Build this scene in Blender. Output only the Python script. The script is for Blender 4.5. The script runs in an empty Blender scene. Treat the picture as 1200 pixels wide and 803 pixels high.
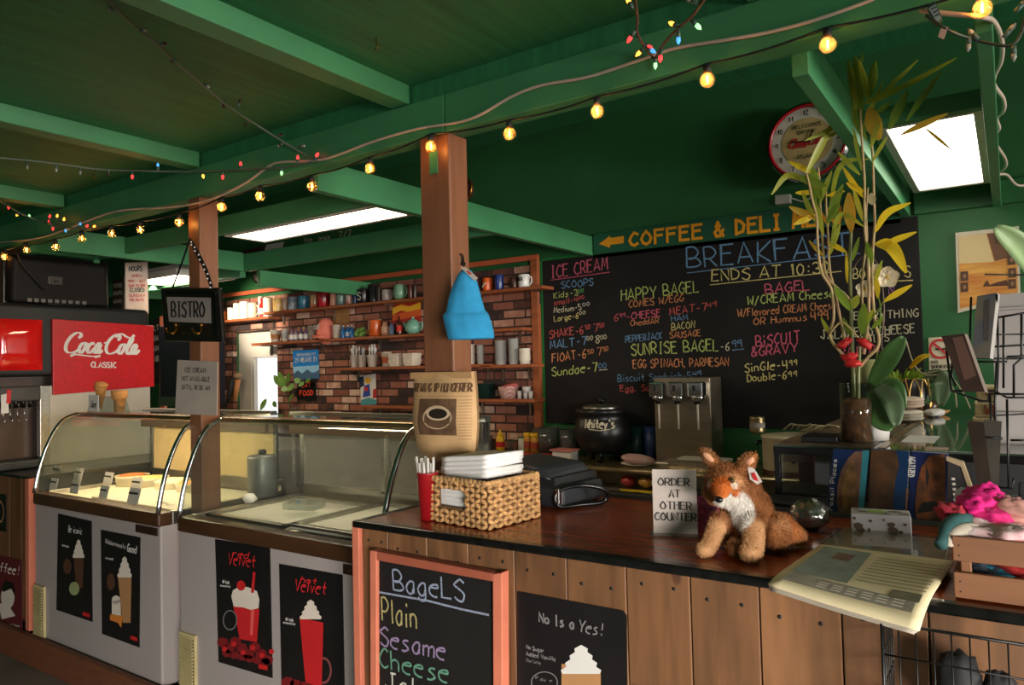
import bpy, math, random
from mathutils import Vector, Matrix, Euler, noise
random.seed(7)
C = bpy.context.scene.collection
SC = bpy.context.scene
# ------------------------------------------------------------------ camera, world, daylight, exposure
F = 853.245
CAM = Vector((0, 0, 1.55))
CR = Vector((0.825867, 0.563338, -0.024379))
CU = Vector((0.038707, -0.013505, 0.999159))
CF = Vector((-0.562535, 0.826116, 0.032958))
cd = bpy.data.cameras.new('camera'); cam = bpy.data.objects.new('camera', cd); C.objects.link(cam)
cd.sensor_width = 36; cd.lens = F / 1200 * 36; cd.clip_start = 0.02; cd.clip_end = 100
cam.matrix_world = Matrix(((CR.x, CU.x, -CF.x, CAM.x), (CR.y, CU.y, -CF.y, CAM.y), (CR.z, CU.z, -CF.z, CAM.z), (0, 0, 0, 1)))
SC.camera = cam
SC.view_settings.view_transform = 'Standard'; SC.view_settings.look = 'None'
SC.view_settings.gamma = 1; SC.view_settings.use_curve_mapping = False
SC.view_settings.exposure = 0.0
w = bpy.data.worlds.new('daylight'); SC.world = w; w.use_nodes = True
w.node_tree.nodes['Background'].inputs[0].default_value = (0.95, 0.97, 1.0, 1)
w.node_tree.nodes['Background'].inputs[1].default_value = 1.3


def area(name, loc, target, sx, sy, power, col=(1, 1, 1), spread=180):
    l = bpy.data.lights.new(name, 'AREA'); l.shape = 'RECTANGLE'; l.size = sx; l.size_y = sy; l.energy = power; l.color = col
    l.spread = math.radians(spread)
    o = bpy.data.objects.new(name, l); C.objects.link(o); o.location = loc
    d = Vector(target) - Vector(loc); o.rotation_euler = d.to_track_quat('-Z', 'Y').to_euler()
    return o


area('daylight_side_window', (8.8, 2.0, 1.55), (-2.0, 2.0, 1.40), 3.6, 1.5, 450, (1.0, 0.94, 0.84), 140)
area('daylight_front_window', (-2.8, -3.6, 1.6), (-2.0, 2.0, 1.2), 4.0, 1.2, 3, (1.0, 0.97, 0.95))
area('counter_fill_lamp', (2.7, -1.6, 1.15), (-.8, 1.8, -.45), 1.5, 1.0, 86, (1.0, 0.94, 0.86), 72)  # added fill lamp inside the room, no door there; brightens counter and order sign
sun = bpy.data.lights.new('sun', 'SUN'); sun.energy = 3.0; sun.angle = 0.02; sun.color = (1, 0.86, 0.66)
so = bpy.data.objects.new('sun', sun); C.objects.link(so)
so.rotation_euler = Vector((0.45, -1.0, -0.75)).to_track_quat('-Z', 'Y').to_euler()


def at(x, y, ax, v):
    """the point where the sight line of pixel (x, y) meets the plane ax = v"""
    d = CR * ((x - 600) / F) - CU * ((y - 401.5) / F) + CF
    i = 'xyz'.index(ax)
    return CAM + d * ((v - CAM[i]) / d[i])


def mpp(p):
    return (Vector(p) - CAM).dot(CF) / F


# ------------------------------------------------------------------ materials
MT = {}


def lin(c):
    out = []
    for k in c[:3]:
        k /= 255
        out.append(k / 12.92 if k <= .04045 else ((k + .055) / 1.055) ** 2.4)
    return (*out, 1)


def mat(name, col, rough=.5, metal=0., var=.1, scale=8., bump=0., stretch=(1, 1, 1), col2=None, spec=.5, coat=0., detail=4, isl=0., bdist=.004):
    if name in MT: return MT[name]
    m = bpy.data.materials.new(name); m.use_nodes = True; MT[name] = m
    nt = m.node_tree; n = nt.nodes; L = nt.links
    b = n['Principled BSDF']; b.inputs['Roughness'].default_value = rough; b.inputs['Metallic'].default_value = metal
    b.inputs['Specular IOR Level'].default_value = spec
    if coat: b.inputs['Coat Weight'].default_value = coat; b.inputs['Coat Roughness'].default_value = .08
    a = lin(col); c2 = lin(col2) if col2 else None
    lo = [min(1, k * (1 - var)) for k in a[:3]] + [1]; hi = c2 or [min(1, k * (1 + var)) for k in a[:3]] + [1]
    if c2: lo = a
    tc = n.new('ShaderNodeTexCoord'); mp = n.new('ShaderNodeMapping'); mp.inputs['Scale'].default_value = stretch
    nz = n.new('ShaderNodeTexNoise'); nz.inputs['Scale'].default_value = scale; nz.inputs['Detail'].default_value = detail
    L.new(tc.outputs['Object'], mp.inputs[0])
    vec = mp.outputs[0]
    if isl:
        ge = n.new('ShaderNodeNewGeometry'); ad = n.new('ShaderNodeVectorMath'); ad.operation = 'MULTIPLY_ADD'
        cb = n.new('ShaderNodeCombineXYZ')
        for k in range(3): L.new(ge.outputs['Random Per Island'], cb.inputs[k])
        ad.inputs[1].default_value = (7.3, 11.1, 5.7); L.new(cb.outputs[0], ad.inputs[0]); L.new(vec, ad.inputs[2]); vec = ad.outputs[0]
    L.new(vec, nz.inputs['Vector'])
    mx = n.new('ShaderNodeMix'); mx.data_type = 'RGBA'; mx.inputs[6].default_value = lo; mx.inputs[7].default_value = hi
    rp = n.new('ShaderNodeMapRange'); rp.inputs[1].default_value = .3; rp.inputs[2].default_value = .7
    L.new(nz.outputs['Fac'], rp.inputs[0]); L.new(rp.outputs[0], mx.inputs[0])
    out = mx.outputs[2]
    if isl:
        hs = n.new('ShaderNodeHueSaturation'); r2 = n.new('ShaderNodeMapRange'); r2.inputs[3].default_value = 1 - isl; r2.inputs[4].default_value = 1 + isl
        L.new(ge.outputs['Random Per Island'], r2.inputs[0]); L.new(r2.outputs[0], hs.inputs['Value']); L.new(out, hs.inputs['Color']); out = hs.outputs[0]
    L.new(out, b.inputs['Base Color'])
    if bump:
        bp = n.new('ShaderNodeBump'); bp.inputs['Strength'].default_value = bump; bp.inputs['Distance'].default_value = bdist
        L.new(nz.outputs['Fac'], bp.inputs['Height']); L.new(bp.outputs[0], b.inputs['Normal'])
    return m


def emis(name, col, strength):
    if name in MT: return MT[name]
    m = bpy.data.materials.new(name); m.use_nodes = True; MT[name] = m
    b = m.node_tree.nodes['Principled BSDF']; b.inputs['Base Color'].default_value = lin(col)
    b.inputs['Emission Color'].default_value = lin(col); b.inputs['Emission Strength'].default_value = strength
    return m


def glass(name, tint=(235, 240, 235), refl=1.0, rough=.03, haze=0., glow=0.):
    """thin pane: clear transmission plus Fresnel mirror"""
    if name in MT: return MT[name]
    m = bpy.data.materials.new(name); m.use_nodes = True; MT[name] = m
    nt = m.node_tree; n = nt.nodes; L = nt.links; n.remove(n['Principled BSDF'])
    t = n.new('ShaderNodeBsdfTransparent'); t.inputs[0].default_value = lin(tint)
    g = n.new('ShaderNodeBsdfGlossy'); g.inputs['Roughness'].default_value = rough
    f = n.new('ShaderNodeLayerWeight'); f.inputs[0].default_value = .5
    e = n.new('ShaderNodeMath'); e.operation = 'POWER'; e.inputs[1].default_value = 5; L.new(f.outputs['Facing'], e.inputs[0])
    k = n.new('ShaderNodeMath'); k.operation = 'MULTIPLY_ADD'; k.inputs[1].default_value = .95 * refl; k.inputs[2].default_value = .045 * refl; k.use_clamp = True
    mx = n.new('ShaderNodeMixShader'); L.new(e.outputs[0], k.inputs[0]); L.new(k.outputs[0], mx.inputs[0])
    src = t.outputs[0]
    if haze:
        d = n.new('ShaderNodeBsdfDiffuse'); d.inputs[0].default_value = (.6, .6, .58, 1); m2 = n.new('ShaderNodeMixShader'); m2.inputs[0].default_value = haze
        L.new(t.outputs[0], m2.inputs[1]); L.new(d.outputs[0], m2.inputs[2]); src = m2.outputs[0]
    if glow:
        d = n.new('ShaderNodeBsdfTranslucent'); d.inputs[0].default_value = lin(tint); m2 = n.new('ShaderNodeMixShader'); m2.inputs[0].default_value = glow
        L.new(src, m2.inputs[1]); L.new(d.outputs[0], m2.inputs[2]); src = m2.outputs[0]
    L.new(src, mx.inputs[1]); L.new(g.outputs[0], mx.inputs[2])
    L.new(mx.outputs[0], n['Material Output'].inputs[0])
    return m


def leafy(m, k=.45):
    nt = m.node_tree; n = nt.nodes; L = nt.links; b = n['Principled BSDF']; t = n.new('ShaderNodeBsdfTranslucent'); mx = n.new('ShaderNodeMixShader'); mx.inputs[0].default_value = k
    L.new(b.inputs['Base Color'].links[0].from_socket, t.inputs[0]); L.new(b.outputs[0], mx.inputs[1]); L.new(t.outputs[0], mx.inputs[2]); L.new(mx.outputs[0], n['Material Output'].inputs[0]); return m


def attr_mat(name, rough=.9):
    if name in MT: return MT[name]
    m = bpy.data.materials.new(name); m.use_nodes = True; MT[name] = m
    n = m.node_tree.nodes; b = n['Principled BSDF']; b.inputs['Roughness'].default_value = rough; b.inputs['Specular IOR Level'].default_value = .15
    a = n.new('ShaderNodeAttribute'); a.attribute_name = 'Col'; m.node_tree.links.new(a.outputs['Color'], b.inputs['Base Color'])
    return m


def brick_mat():
    m = bpy.data.materials.new('old_red_brick'); m.use_nodes = True
    nt = m.node_tree; n = nt.nodes; L = nt.links; b = n['Principled BSDF']; b.inputs['Roughness'].default_value = .85
    tc = n.new('ShaderNodeTexCoord'); sx = n.new('ShaderNodeSeparateXYZ'); cx = n.new('ShaderNodeCombineXYZ')
    L.new(tc.outputs['Object'], sx.inputs[0]); L.new(sx.outputs[0], cx.inputs[0]); L.new(sx.outputs[2], cx.inputs[1])
    br = n.new('ShaderNodeTexBrick'); br.inputs['Scale'].default_value = 1; br.inputs['Brick Width'].default_value = .2
    br.inputs['Row Height'].default_value = .066; br.inputs['Mortar Size'].default_value = .0075; br.inputs['Mortar Smooth'].default_value = .3
    L.new(cx.outputs[0], br.inputs['Vector'])
    def mth(op, a, v=None, k=None):
        q = n.new('ShaderNodeMath'); q.operation = op; L.new(a, q.inputs[0])
        if v is not None: q.inputs[1].default_value = v
        if k is not None: L.new(k, q.inputs[1])
        return q.outputs[0]
    row = mth('FLOOR', mth('DIVIDE', sx.outputs[2], .066)); par = mth('ABSOLUTE', mth('MODULO', row, 2.)); sh = mth('MULTIPLY', mth('SUBTRACT', par, 1.), -.1)
    col = mth('FLOOR', mth('DIVIDE', mth('ADD', sx.outputs[0], k=sh), .2))
    cv = n.new('ShaderNodeCombineXYZ'); L.new(col, cv.inputs[0]); L.new(row, cv.inputs[1])
    wn = n.new('ShaderNodeTexWhiteNoise'); wn.noise_dimensions = '2D'; L.new(cv.outputs[0], wn.inputs['Vector'])
    nz = n.new('ShaderNodeTexNoise'); nz.inputs['Scale'].default_value = 14; nz.inputs['Detail'].default_value = 5; L.new(tc.outputs['Object'], nz.inputs['Vector'])
    jit = mth('ADD', wn.outputs['Value'], k=mth('MULTIPLY', mth('SUBTRACT', nz.outputs['Fac'], .5), .5))
    cr = n.new('ShaderNodeValToRGB'); e = cr.color_ramp.elements; e[0].position = .03; e[0].color = lin((52, 40, 38)); e[1].position = .95; e[1].color = lin((208, 176, 158))
    for p_, c_ in ((.18, (96, 58, 48)), (.4, (136, 82, 66)), (.66, (158, 100, 80)), (.84, (182, 134, 114))):
        q = e.new(p_); q.color = lin(c_)
    L.new(jit, cr.inputs[0])
    mx = n.new('ShaderNodeMix'); mx.data_type = 'RGBA'; mx.inputs[7].default_value = lin((58, 42, 36)); L.new(br.outputs['Fac'], mx.inputs[0]); L.new(cr.outputs[0], mx.inputs[6]); L.new(mx.outputs[2], b.inputs['Base Color'])
    bp = n.new('ShaderNodeBump'); bp.inputs['Distance'].default_value = .012; bp.invert = True; L.new(br.outputs['Fac'], bp.inputs['Height']); L.new(bp.outputs[0], b.inputs['Normal'])
    return m


GREEN = mat('green_paint', (64, 130, 85), .5, var=.12, scale=3, bump=.15, stretch=(1, 1, 1))
GREEN_D = mat('green_ceiling_boards', (42, 116, 72), .6, var=.22, scale=5, stretch=(6, .35, 1), bump=.2)
GREEN_W = mat('green_wall_paint', (42, 100, 55), .55, var=.1, scale=2.5)
POSTW = mat('post_wood', (126, 80, 54), .5, var=.14, scale=5, stretch=(6, 6, .5), bump=.12)
PLANK = mat('knotty_pine_planks', (110, 75, 47), .55, var=.42, scale=4, stretch=(5, 5, .55), bump=.15, isl=.14)
PINK = mat('salmon_painted_wood', (206, 118, 92), .6, var=.08, scale=10)
TRIMW = mat('reddish_shelf_wood', (152, 82, 46), .5, var=.18, scale=6, stretch=(.6, 5, 5), bump=.1)
COUNTER = mat('varnished_counter_wood', (152, 70, 34), .26, var=.3, scale=3.5, stretch=(.7, 7, 1), coat=.2, isl=.1)
BLACK = mat('black_gloss', (14, 14, 15), .22, var=.2)
BLACKM = mat('black_matt', (20, 20, 21), .6, var=.2)
DARKG = mat('dark_grey_plastic', (44, 44, 46), .5, var=.1)
WHITE = mat('white_enamel', (168, 158, 156), .4, var=.03, scale=2)
PAPER = mat('white_paper', (216, 210, 206), .8, var=.03)
STEEL = mat('brushed_steel', (176, 172, 164), .32, 1, var=.12, scale=6, stretch=(.5, 8, 8))
CHROME = mat('chrome', (205, 205, 208), .12, 1, var=.03)
BRASS = mat('aged_brass', (170, 124, 58), .3, 1, var=.15)
DKBROWN = mat('dark_brown_trim', (72, 46, 28), .35, var=.25, scale=7, stretch=(.5, 3, 3))
BOARD = mat('black_chalkboard', (27, 25, 25), .7, var=.25, scale=3, spec=.25)
PANE = glass('case_glass', (236, 240, 234), 1.0, .02, .03)
CLEAR = glass('clear_glass', (232, 236, 232), 1.1, .03, .04)
WIREB = mat('black_wire', (18, 18, 18), .4, .3, var=.1)
BRICK = brick_mat()


def knots(m):
    nt = m.node_tree; n = nt.nodes; L = nt.links; b = n['Principled BSDF']; src = b.inputs['Base Color'].links[0].from_socket
    tc = n.new('ShaderNodeTexCoord'); mp = n.new('ShaderNodeMapping'); mp.inputs['Scale'].default_value = (8, 8, 4.6); v = n.new('ShaderNodeTexVoronoi'); v.inputs['Scale'].default_value = 1
    L.new(tc.outputs['Object'], mp.inputs[0]); L.new(mp.outputs[0], v.inputs['Vector'])
    r = n.new('ShaderNodeMapRange'); r.inputs[1].default_value = .07; r.inputs[2].default_value = .13; r.inputs[3].default_value = .8; r.inputs[4].default_value = 0; L.new(v.outputs['Distance'], r.inputs[0])
    mx = n.new('ShaderNodeMix'); mx.data_type = 'RGBA'; mx.inputs[7].default_value = lin((72, 44, 28)); L.new(r.outputs[0], mx.inputs[0]); L.new(src, mx.inputs[6]); L.new(mx.outputs[2], b.inputs['Base Color'])


knots(PLANK)


# ------------------------------------------------------------------ mesh building
class MB:
    def __init__(s): s.v = []; s.f = []; s.m = []; s.s = []

    def add(s, vs, fs, mi=0, sm=False):
        k = len(s.v); s.v += [Vector(p) for p in vs]
        for f in fs: s.f.append([i + k for i in f]); s.m.append(mi); s.s.append(sm)
        return s

    def box(s, x0, x1, y0, y1, z0, z1, mi=0):
        return s.add([(x, y, z) for z in (z0, z1) for x, y in ((x0, y0), (x1, y0), (x1, y1), (x0, y1))],
                     [(3, 2, 1, 0), (4, 5, 6, 7), (0, 1, 5, 4), (1, 2, 6, 5), (2, 3, 7, 6), (3, 0, 4, 7)], mi)

    def obox(s, c, sz, rot=(0, 0, 0), mi=0):
        R = Euler(rot).to_matrix(); c = Vector(c); a, b, d = (k / 2 for k in sz)
        return s.add([c + R @ Vector((x, y, z)) for z in (-d, d) for x, y in ((-a, -b), (a, -b), (a, b), (-a, b))],
                     [(3, 2, 1, 0), (4, 5, 6, 7), (0, 1, 5, 4), (1, 2, 6, 5), (2, 3, 7, 6), (3, 0, 4, 7)], mi)

    def hexa(s, p, mi=0):
        """8 corners: bottom ring then top ring"""
        return s.add(p, [(3, 2, 1, 0), (4, 5, 6, 7), (0, 1, 5, 4), (1, 2, 6, 5), (2, 3, 7, 6), (3, 0, 4, 7)], mi)

    def tube(s, pts, r, n=8, mi=0, caps=True, closed=False):
        pts = [Vector(p) for p in pts]; N = len(pts)
        rs = r if isinstance(r, (list, tuple)) else [r] * N
        vs = []; up = None
        for i, p in enumerate(pts):
            a = pts[(i - 1) % N] if (closed or i > 0) else p; b = pts[(i + 1) % N] if (closed or i < N - 1) else p
            d = (b - a); d = d.normalized() if d.length > 1e-9 else Vector((0, 0, 1))
            if up is None: up = Vector((0, 0, 1)) if abs(d.z) < .9 else Vector((1, 0, 0))
            e = d.cross(up)
            if e.length < 1e-6: e = d.cross(Vector((.3, .8, .5)))
            e.normalize(); g = e.cross(d).normalized(); up = g
            for k in range(n):
                t = 2 * math.pi * k / n
                vs.append(p + (e * math.cos(t) + g * math.sin(t)) * rs[i])
        fs = []
        for i in range(N if closed else N - 1):
            j = (i + 1) % N
            for k in range(n): fs.append((i * n + k, i * n + (k + 1) % n, j * n + (k + 1) % n, j * n + k))
        if caps and not closed: fs += [tuple(range(n))[::-1], tuple(range((N - 1) * n, N * n))]
        return s.add(vs, fs, mi, True)

    def cyl(s, p0, p1, r0, r1=None, n=16, mi=0):
        return s.tube([p0, p1], [r0, r0 if r1 is None else r1], n, mi)

    def lathe(s, prof, c=(0, 0, 0), n=24, mi=0, caps=True):
        c = Vector(c); vs = []
        for r, z in prof:
            for k in range(n):
                t = 2 * math.pi * k / n; vs.append(c + Vector((r * math.cos(t), r * math.sin(t), z)))
        fs = [(i * n + k, i * n + (k + 1) % n, (i + 1) * n + (k + 1) % n, (i + 1) * n + k) for i in range(len(prof) - 1) for k in range(n)]
        if caps: fs += [tuple(range(n))[::-1], tuple(range((len(prof) - 1) * n, len(prof) * n))]
        return s.add(vs, fs, mi, True)

    def ell(s, c, r, n=16, m=10, rot=(0, 0, 0), mi=0, fn=None):
        if not isinstance(r, (tuple, list, Vector)): r = (r, r, r)
        R = Euler(rot).to_matrix(); c = Vector(c); vs = []
        for i in range(m + 1):
            ph = math.pi * i / m
            for k in range(n):
                t = 2 * math.pi * k / n
                d = Vector((math.sin(ph) * math.cos(t), math.sin(ph) * math.sin(t), -math.cos(ph)))
                q = 1 + (fn(d) if fn else 0)
                vs.append(c + R @ Vector((d.x * r[0] * q, d.y * r[1] * q, d.z * r[2] * q)))
        fs = [(i * n + k, i * n + (k + 1) % n, (i + 1) * n + (k + 1) % n, (i + 1) * n + k) for i in range(m) for k in range(n)]
        return s.add(vs, fs, mi, True)

    def poly(s, pts, mi=0):
        return s.add(pts, [tuple(range(len(pts)))], mi)

    def prism(s, pts, d, mi=0):
        """planar outline extruded by vector d"""
        n = len(pts); d = Vector(d); pts = [Vector(p) for p in pts]
        return s.add(pts + [p + d for p in pts], [tuple(range(n))[::-1], tuple(range(n, 2 * n))] + [(k, (k + 1) % n, n + (k + 1) % n, n + k) for k in range(n)], mi)

    def grid(s, fn, nu, nv, mi=0, sm=True):
        vs = [fn(i / nu, j / nv) for j in range(nv + 1) for i in range(nu + 1)]
        return s.add(vs, [(j * (nu + 1) + i, j * (nu + 1) + i + 1, (j + 1) * (nu + 1) + i + 1, (j + 1) * (nu + 1) + i) for j in range(nv) for i in range(nu)], mi, sm)

    def strip(s, pts, nrm, w, mi=0):
        """flat ribbon along pts lying in the plane with normal nrm; w a number or one per point"""
        pts = [Vector(p) for p in pts]; N = len(pts); vs = []; nrm = Vector(nrm)
        for i, p in enumerate(pts):
            a = pts[max(0, i - 1)]; b = pts[min(N - 1, i + 1)]
            d = (b - a).normalized(); e = d.cross(nrm).normalized()
            p = p + nrm * (.000025 * (i % 60))
            ww = w[i] if isinstance(w, (list, tuple)) else w
            if 0 < i < N - 1:
                d0 = (p - a).normalized(); cs = max(.55, d0.dot(d)); ww = ww / cs
            vs += [p + e * ww / 2, p - e * ww / 2]
        return s.add(vs, [(2 * i, 2 * i + 1, 2 * i + 3, 2 * i + 2) for i in range(N - 1)], mi)


PM = {}


def obj(name, mb, mats, parent=None, world=True, bevel=0., sub=0, seg=2, solid=0.):
    me = bpy.data.meshes.new(name); vs = mb.v; loc = Vector((0, 0, 0))
    if parent is not None:
        if world:
            M = PM[parent.name]; vs = [M @ p for p in vs]
    elif world:
        xs = [p.x for p in vs]; ys = [p.y for p in vs]
        loc = Vector(((min(xs) + max(xs)) / 2, (min(ys) + max(ys)) / 2, min(p.z for p in vs))); vs = [p - loc for p in vs]
    me.from_pydata([tuple(p) for p in vs], [], mb.f); me.update()
    mats = mats if isinstance(mats, (list, tuple)) else [mats]
    for m in mats: me.materials.append(m)
    me.polygons.foreach_set('material_index', mb.m); me.polygons.foreach_set('use_smooth', mb.s)
    o = bpy.data.objects.new(name, me); C.objects.link(o)
    if parent is not None:
        o.parent = parent
        PM[o.name] = PM[parent.name]
    else:
        o.location = loc
        PM[o.name] = Matrix.Translation(-loc)
    if solid:
        d = o.modifiers.new('solid', 'SOLIDIFY'); d.thickness = solid; d.offset = 0
    if bevel:
        d = o.modifiers.new('bevel', 'BEVEL'); d.width = bevel; d.segments = seg; d.limit_method = 'ANGLE'
    if sub:
        d = o.modifiers.new('sub', 'SUBSURF'); d.levels = sub; d.render_levels = sub
    return o


def tag(o, label, cat, group=None):
    o['label'] = label; o['category'] = cat
    if group: o['group'] = group
    return o


def thing(name, label, cat, loc=(0, 0, 0), rotz=0., group=None):
    o = bpy.data.objects.new(name, None); C.objects.link(o); o.empty_display_size = .1
    o.location = loc; o.rotation_euler = (0, 0, rotz)
    PM[o.name] = (Matrix.Translation(Vector(loc)) @ Matrix.Rotation(rotz, 4, 'Z')).inverted()
    return tag(o, label, cat, group)


def solo(name, mb, mats, label, cat, group=None, **k):
    return tag(obj(name, mb, mats, **k), label, cat, group)


def struct(name, mb, mats, **k):
    o = obj(name, mb, mats, **k)
    if k.get('parent') is None: o['kind'] = 'structure'
    return o


def smooth(pts, n=6, closed=False):
    """Catmull-Rom through pts"""
    pts = [Vector(p) for p in pts]; N = len(pts); out = []
    for i in range(N if closed else N - 1):
        p1, p2 = pts[i], pts[(i + 1) % N]
        p0 = pts[(i - 1) % N] if (closed or i) else p1 * 2 - p2
        p3 = pts[(i + 2) % N] if (closed or i < N - 2) else p2 * 2 - p1
        for k in range(n):
            t = k / n
            out.append(.5 * ((2 * p1) + (p2 - p0) * t + (2 * p0 - 5 * p1 + 4 * p2 - p3) * t * t + (3 * p1 - p0 - 3 * p2 + p3) * t ** 3))
    if not closed: out.append(pts[-1])
    return out


# ------------------------------------------------------------------ stroke lettering (own glyphs; x 0-6, baseline y 2, cap height 9)
G = {
 'A': '02 39 62|14 54', 'B': '02 09|~09 39 57 35 05|~05 45 63 42 02', 'C': '~58 39 17 05 13 32 53', 'D': '02 09|~09 38 56 43 02', 'E': '59 09 02 52|06 46',
 'F': '59 09 02|06 46', 'G': '~58 39 17 05 13 32 53|53 55 35', 'H': '02 09|52 59|06 56', 'I': '19 39|29 22|12 32', 'J': '39 69|~49 44 32 13 04', 'K': '02 09|59 05 52',
 'L': '09 02 52', 'M': '02 19 34 59 62', 'N': '02 09 52 59', 'O': '~39 17 05 13 32 53 65 57 39', 'P': '02 09|~09 39 57 35 05', 'Q': '~39 17 05 13 32 53 65 57 39|44 62', 'R': '02 09|~09 39 57 35 05|25 52',
 'S': '~58 39 18 07 26 45 54 42 22 03', 'T': '09 69|39 32', 'U': '~09 04 22 42 54 59', 'V': '09 32 69', 'W': '09 12 36 52 69', 'X': '09 52|59 02', 'Y': '09 35 69|35 32', 'Z': '09 59 02 52',
 '0': '~29 07 04 22 44 47 29', '1': '18 29 22', '2': '~07 19 39 47 25 02|02 52', '3': '~08 29 48 46 25|~25 45 53 32 03', '4': '09 05 55|49 42', '5': '49 09 06|~06 36 54 42 03', '6': '~49 17 04 12 32 44 35 15 04', '7': '09 59 22', '8': '~26 08 29 48 26 04 22 44 26', '9': '~47 26 07 29 49 47|47 42',
 'a': '~46 26 04 12 32 44|46 42', 'b': '09 02|~05 26 45 43 22 03', 'c': '~46 26 05 03 22 42', 'd': '~45 26 05 03 22 43|49 42', 'e': '~05 45 46 26 05 03 22 42', 'f': '~49 39 28 22|06 46', 'g': '~46 26 04 12 32 44|~46 41 20 01', 'h': '09 02|~05 26 45 42', 'i': '12 16|18 19', 'j': '~26 21 10|28 29', 'k': '09 02|46 04 42', 'l': '19 12',
 'm': '02 06|~05 26 35 32|~35 56 65 62', 'n': '02 06|~05 26 45 42', 'o': '~26 05 03 22 43 45 26', 'p': '06 00|~05 26 45 43 22 03', 'r': '02 06|~05 26 46', 's': '~46 26 15 34 43 22 02', 't': '29 23 42|06 46', 'u': '~06 03 22 43 46|46 42', 'v': '06 22 46', 'w': '06 12 25 42 56', 'x': '06 42|46 02', 'y': '06 23|46 10', 'z': '06 46 02 42',
 '-': '15 45', '.': '12 13', ',': '13 01', '/': '01 59', '&': '~52 17 29 37 04 12 32 55', '!': '29 25|23 22', "'": '29 27', ':': '13 14|16 17', '?': '~07 29 48 25 24|23 22', ' ': ''}
GW = {'M': 6, 'W': 6, 'O': 6, 'Q': 6, 'A': 6, 'V': 6, 'T': 6, 'Y': 6, 'I': 4, 'i': 2, 'l': 2, '1': 3, '.': 2, ',': 2, ':': 2, ' ': 3, "'": 3, '!': 3, 'm': 6, 'w': 5, 'J': 6, 'B': 6}


def twidth(s, gap): return sum(GW.get(c, 4.6 if c.islower() or c.isdigit() else 5) + gap for c in s) - gap


def text(mb, s, a, b, h, nrm, sw, gap=1.8, mi=0, bold=False, serif=False, jit=0., slant=0., up=None, flat=False):
    """lettering s from point a to point b (baseline), cap height h, stroke width sw"""
    a = Vector(a); b = Vector(b); ex = (b - a); tw = twidth(s, gap); sx = ex.length / tw; ex.normalize()
    ey = Vector(up).normalized() if up is not None else Vector(nrm).cross(ex).normalized()
    nrm = Vector(nrm); sy = h / 7; x = 0
    for c in s:
        jy = random.uniform(-jit, jit); jr = random.uniform(-jit, jit) * .25
        for st in G.get(c, '').split('|'):
            if not st: continue
            cu = st[0] == '~'; P = [(int(q[0]), int(q[1]) - 2) for q in st.lstrip('~').split()]
            P = [(px + py * (slant + jr), py + jy) for px, py in P]
            pts = [a + ex * ((x + px) * sx) + ey * (py * sy) for px, py in P]
            raw = pts
            if cu and not flat: pts = smooth(pts, 4)
            kk = len(mb.f); pts = [q + nrm * (.00004 * (kk % 40)) for q in pts]
            if bold:
                for q0, q1 in zip(pts[:-1], pts[1:]):
                    dd = (q1 - q0).normalized() * sw * .42
                    kk = len(mb.f); off = nrm * (.00004 * (kk % 40)); mb.strip([q0 - dd + off, q1 + dd + off], nrm, sw, mi)
                continue
            if bold:
                d0 = (pts[0] - pts[1]).normalized(); d1 = (pts[-1] - pts[-2]).normalized()
                pts = [pts[0] + d0 * sw * .3] + list(pts[1:-1]) + [pts[-1] + d1 * sw * .3] if len(pts) > 2 else [pts[0] + d0 * sw * .3, pts[-1] + d1 * sw * .3]
            ww = sw
            if serif:
                ww = []
                for i in range(len(pts)):
                    d = (pts[min(i + 1, len(pts) - 1)] - pts[max(i - 1, 0)]).normalized(); ww.append(sw * (.5 + .75 * abs(d.dot(ey))))
            mb.strip(pts, nrm, ww, mi)
            if serif:
                for q in (raw[0], raw[-1]):
                    mb.strip([q - ex * sx * .9, q + ex * sx * .9], nrm, sw * .45, mi)
        x += GW.get(c, 4.6 if c.islower() or c.isdigit() else 5) + gap
    return mb


def words(s, p0, p1, gap=1.8):
    tw = twidth(s, gap); out = []; pos = 0.
    for wd in s.split(' '):
        l = twidth(wd, gap); a, b = pos / tw, (pos + l) / tw; pos += l + gap + GW[' '] + gap
        out.append((wd, tuple(p0[i] + (p1[i] - p0[i]) * a for i in (0, 1)), tuple(p0[i] + (p1[i] - p0[i]) * b for i in (0, 1))))
    return out


def ptext(mb, s, p0, p1, hpx, ax, v, nrm, sw=1.1, **k):
    """lettering between two picture points on the plane ax = v; heights in picture pixels"""
    a = at(*p0, ax, v); b = at(*p1, ax, v); q = at(p0[0], p0[1] - hpx, ax, v); m = mpp(a)
    up = Vector((0, 0, 1)) if ax != 'z' else (q - a)
    return text(mb, s, a, b, abs((q - a).length), nrm, sw * m, up=up, **k)


def ppoly(mb, pts, ax, v, mi=0):
    return mb.poly([at(*p, ax, v) for p in pts], mi)


def circ(cx, cy, rx, ry, n=20, a0=0., a1=6.2832):
    return [(cx + rx * math.cos(a0 + (a1 - a0) * k / n), cy + ry * math.sin(a0 + (a1 - a0) * k / n)) for k in range(n if a1 - a0 > 6.2 else n + 1)]
# ------------------------------------------------------------------ the room
struct('floor', MB().box(-10, 9, -4, 5.2, -.1, 0), mat('brown_floor_tiles', (118, 112, 104), .45, var=.2, scale=3))
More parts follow.
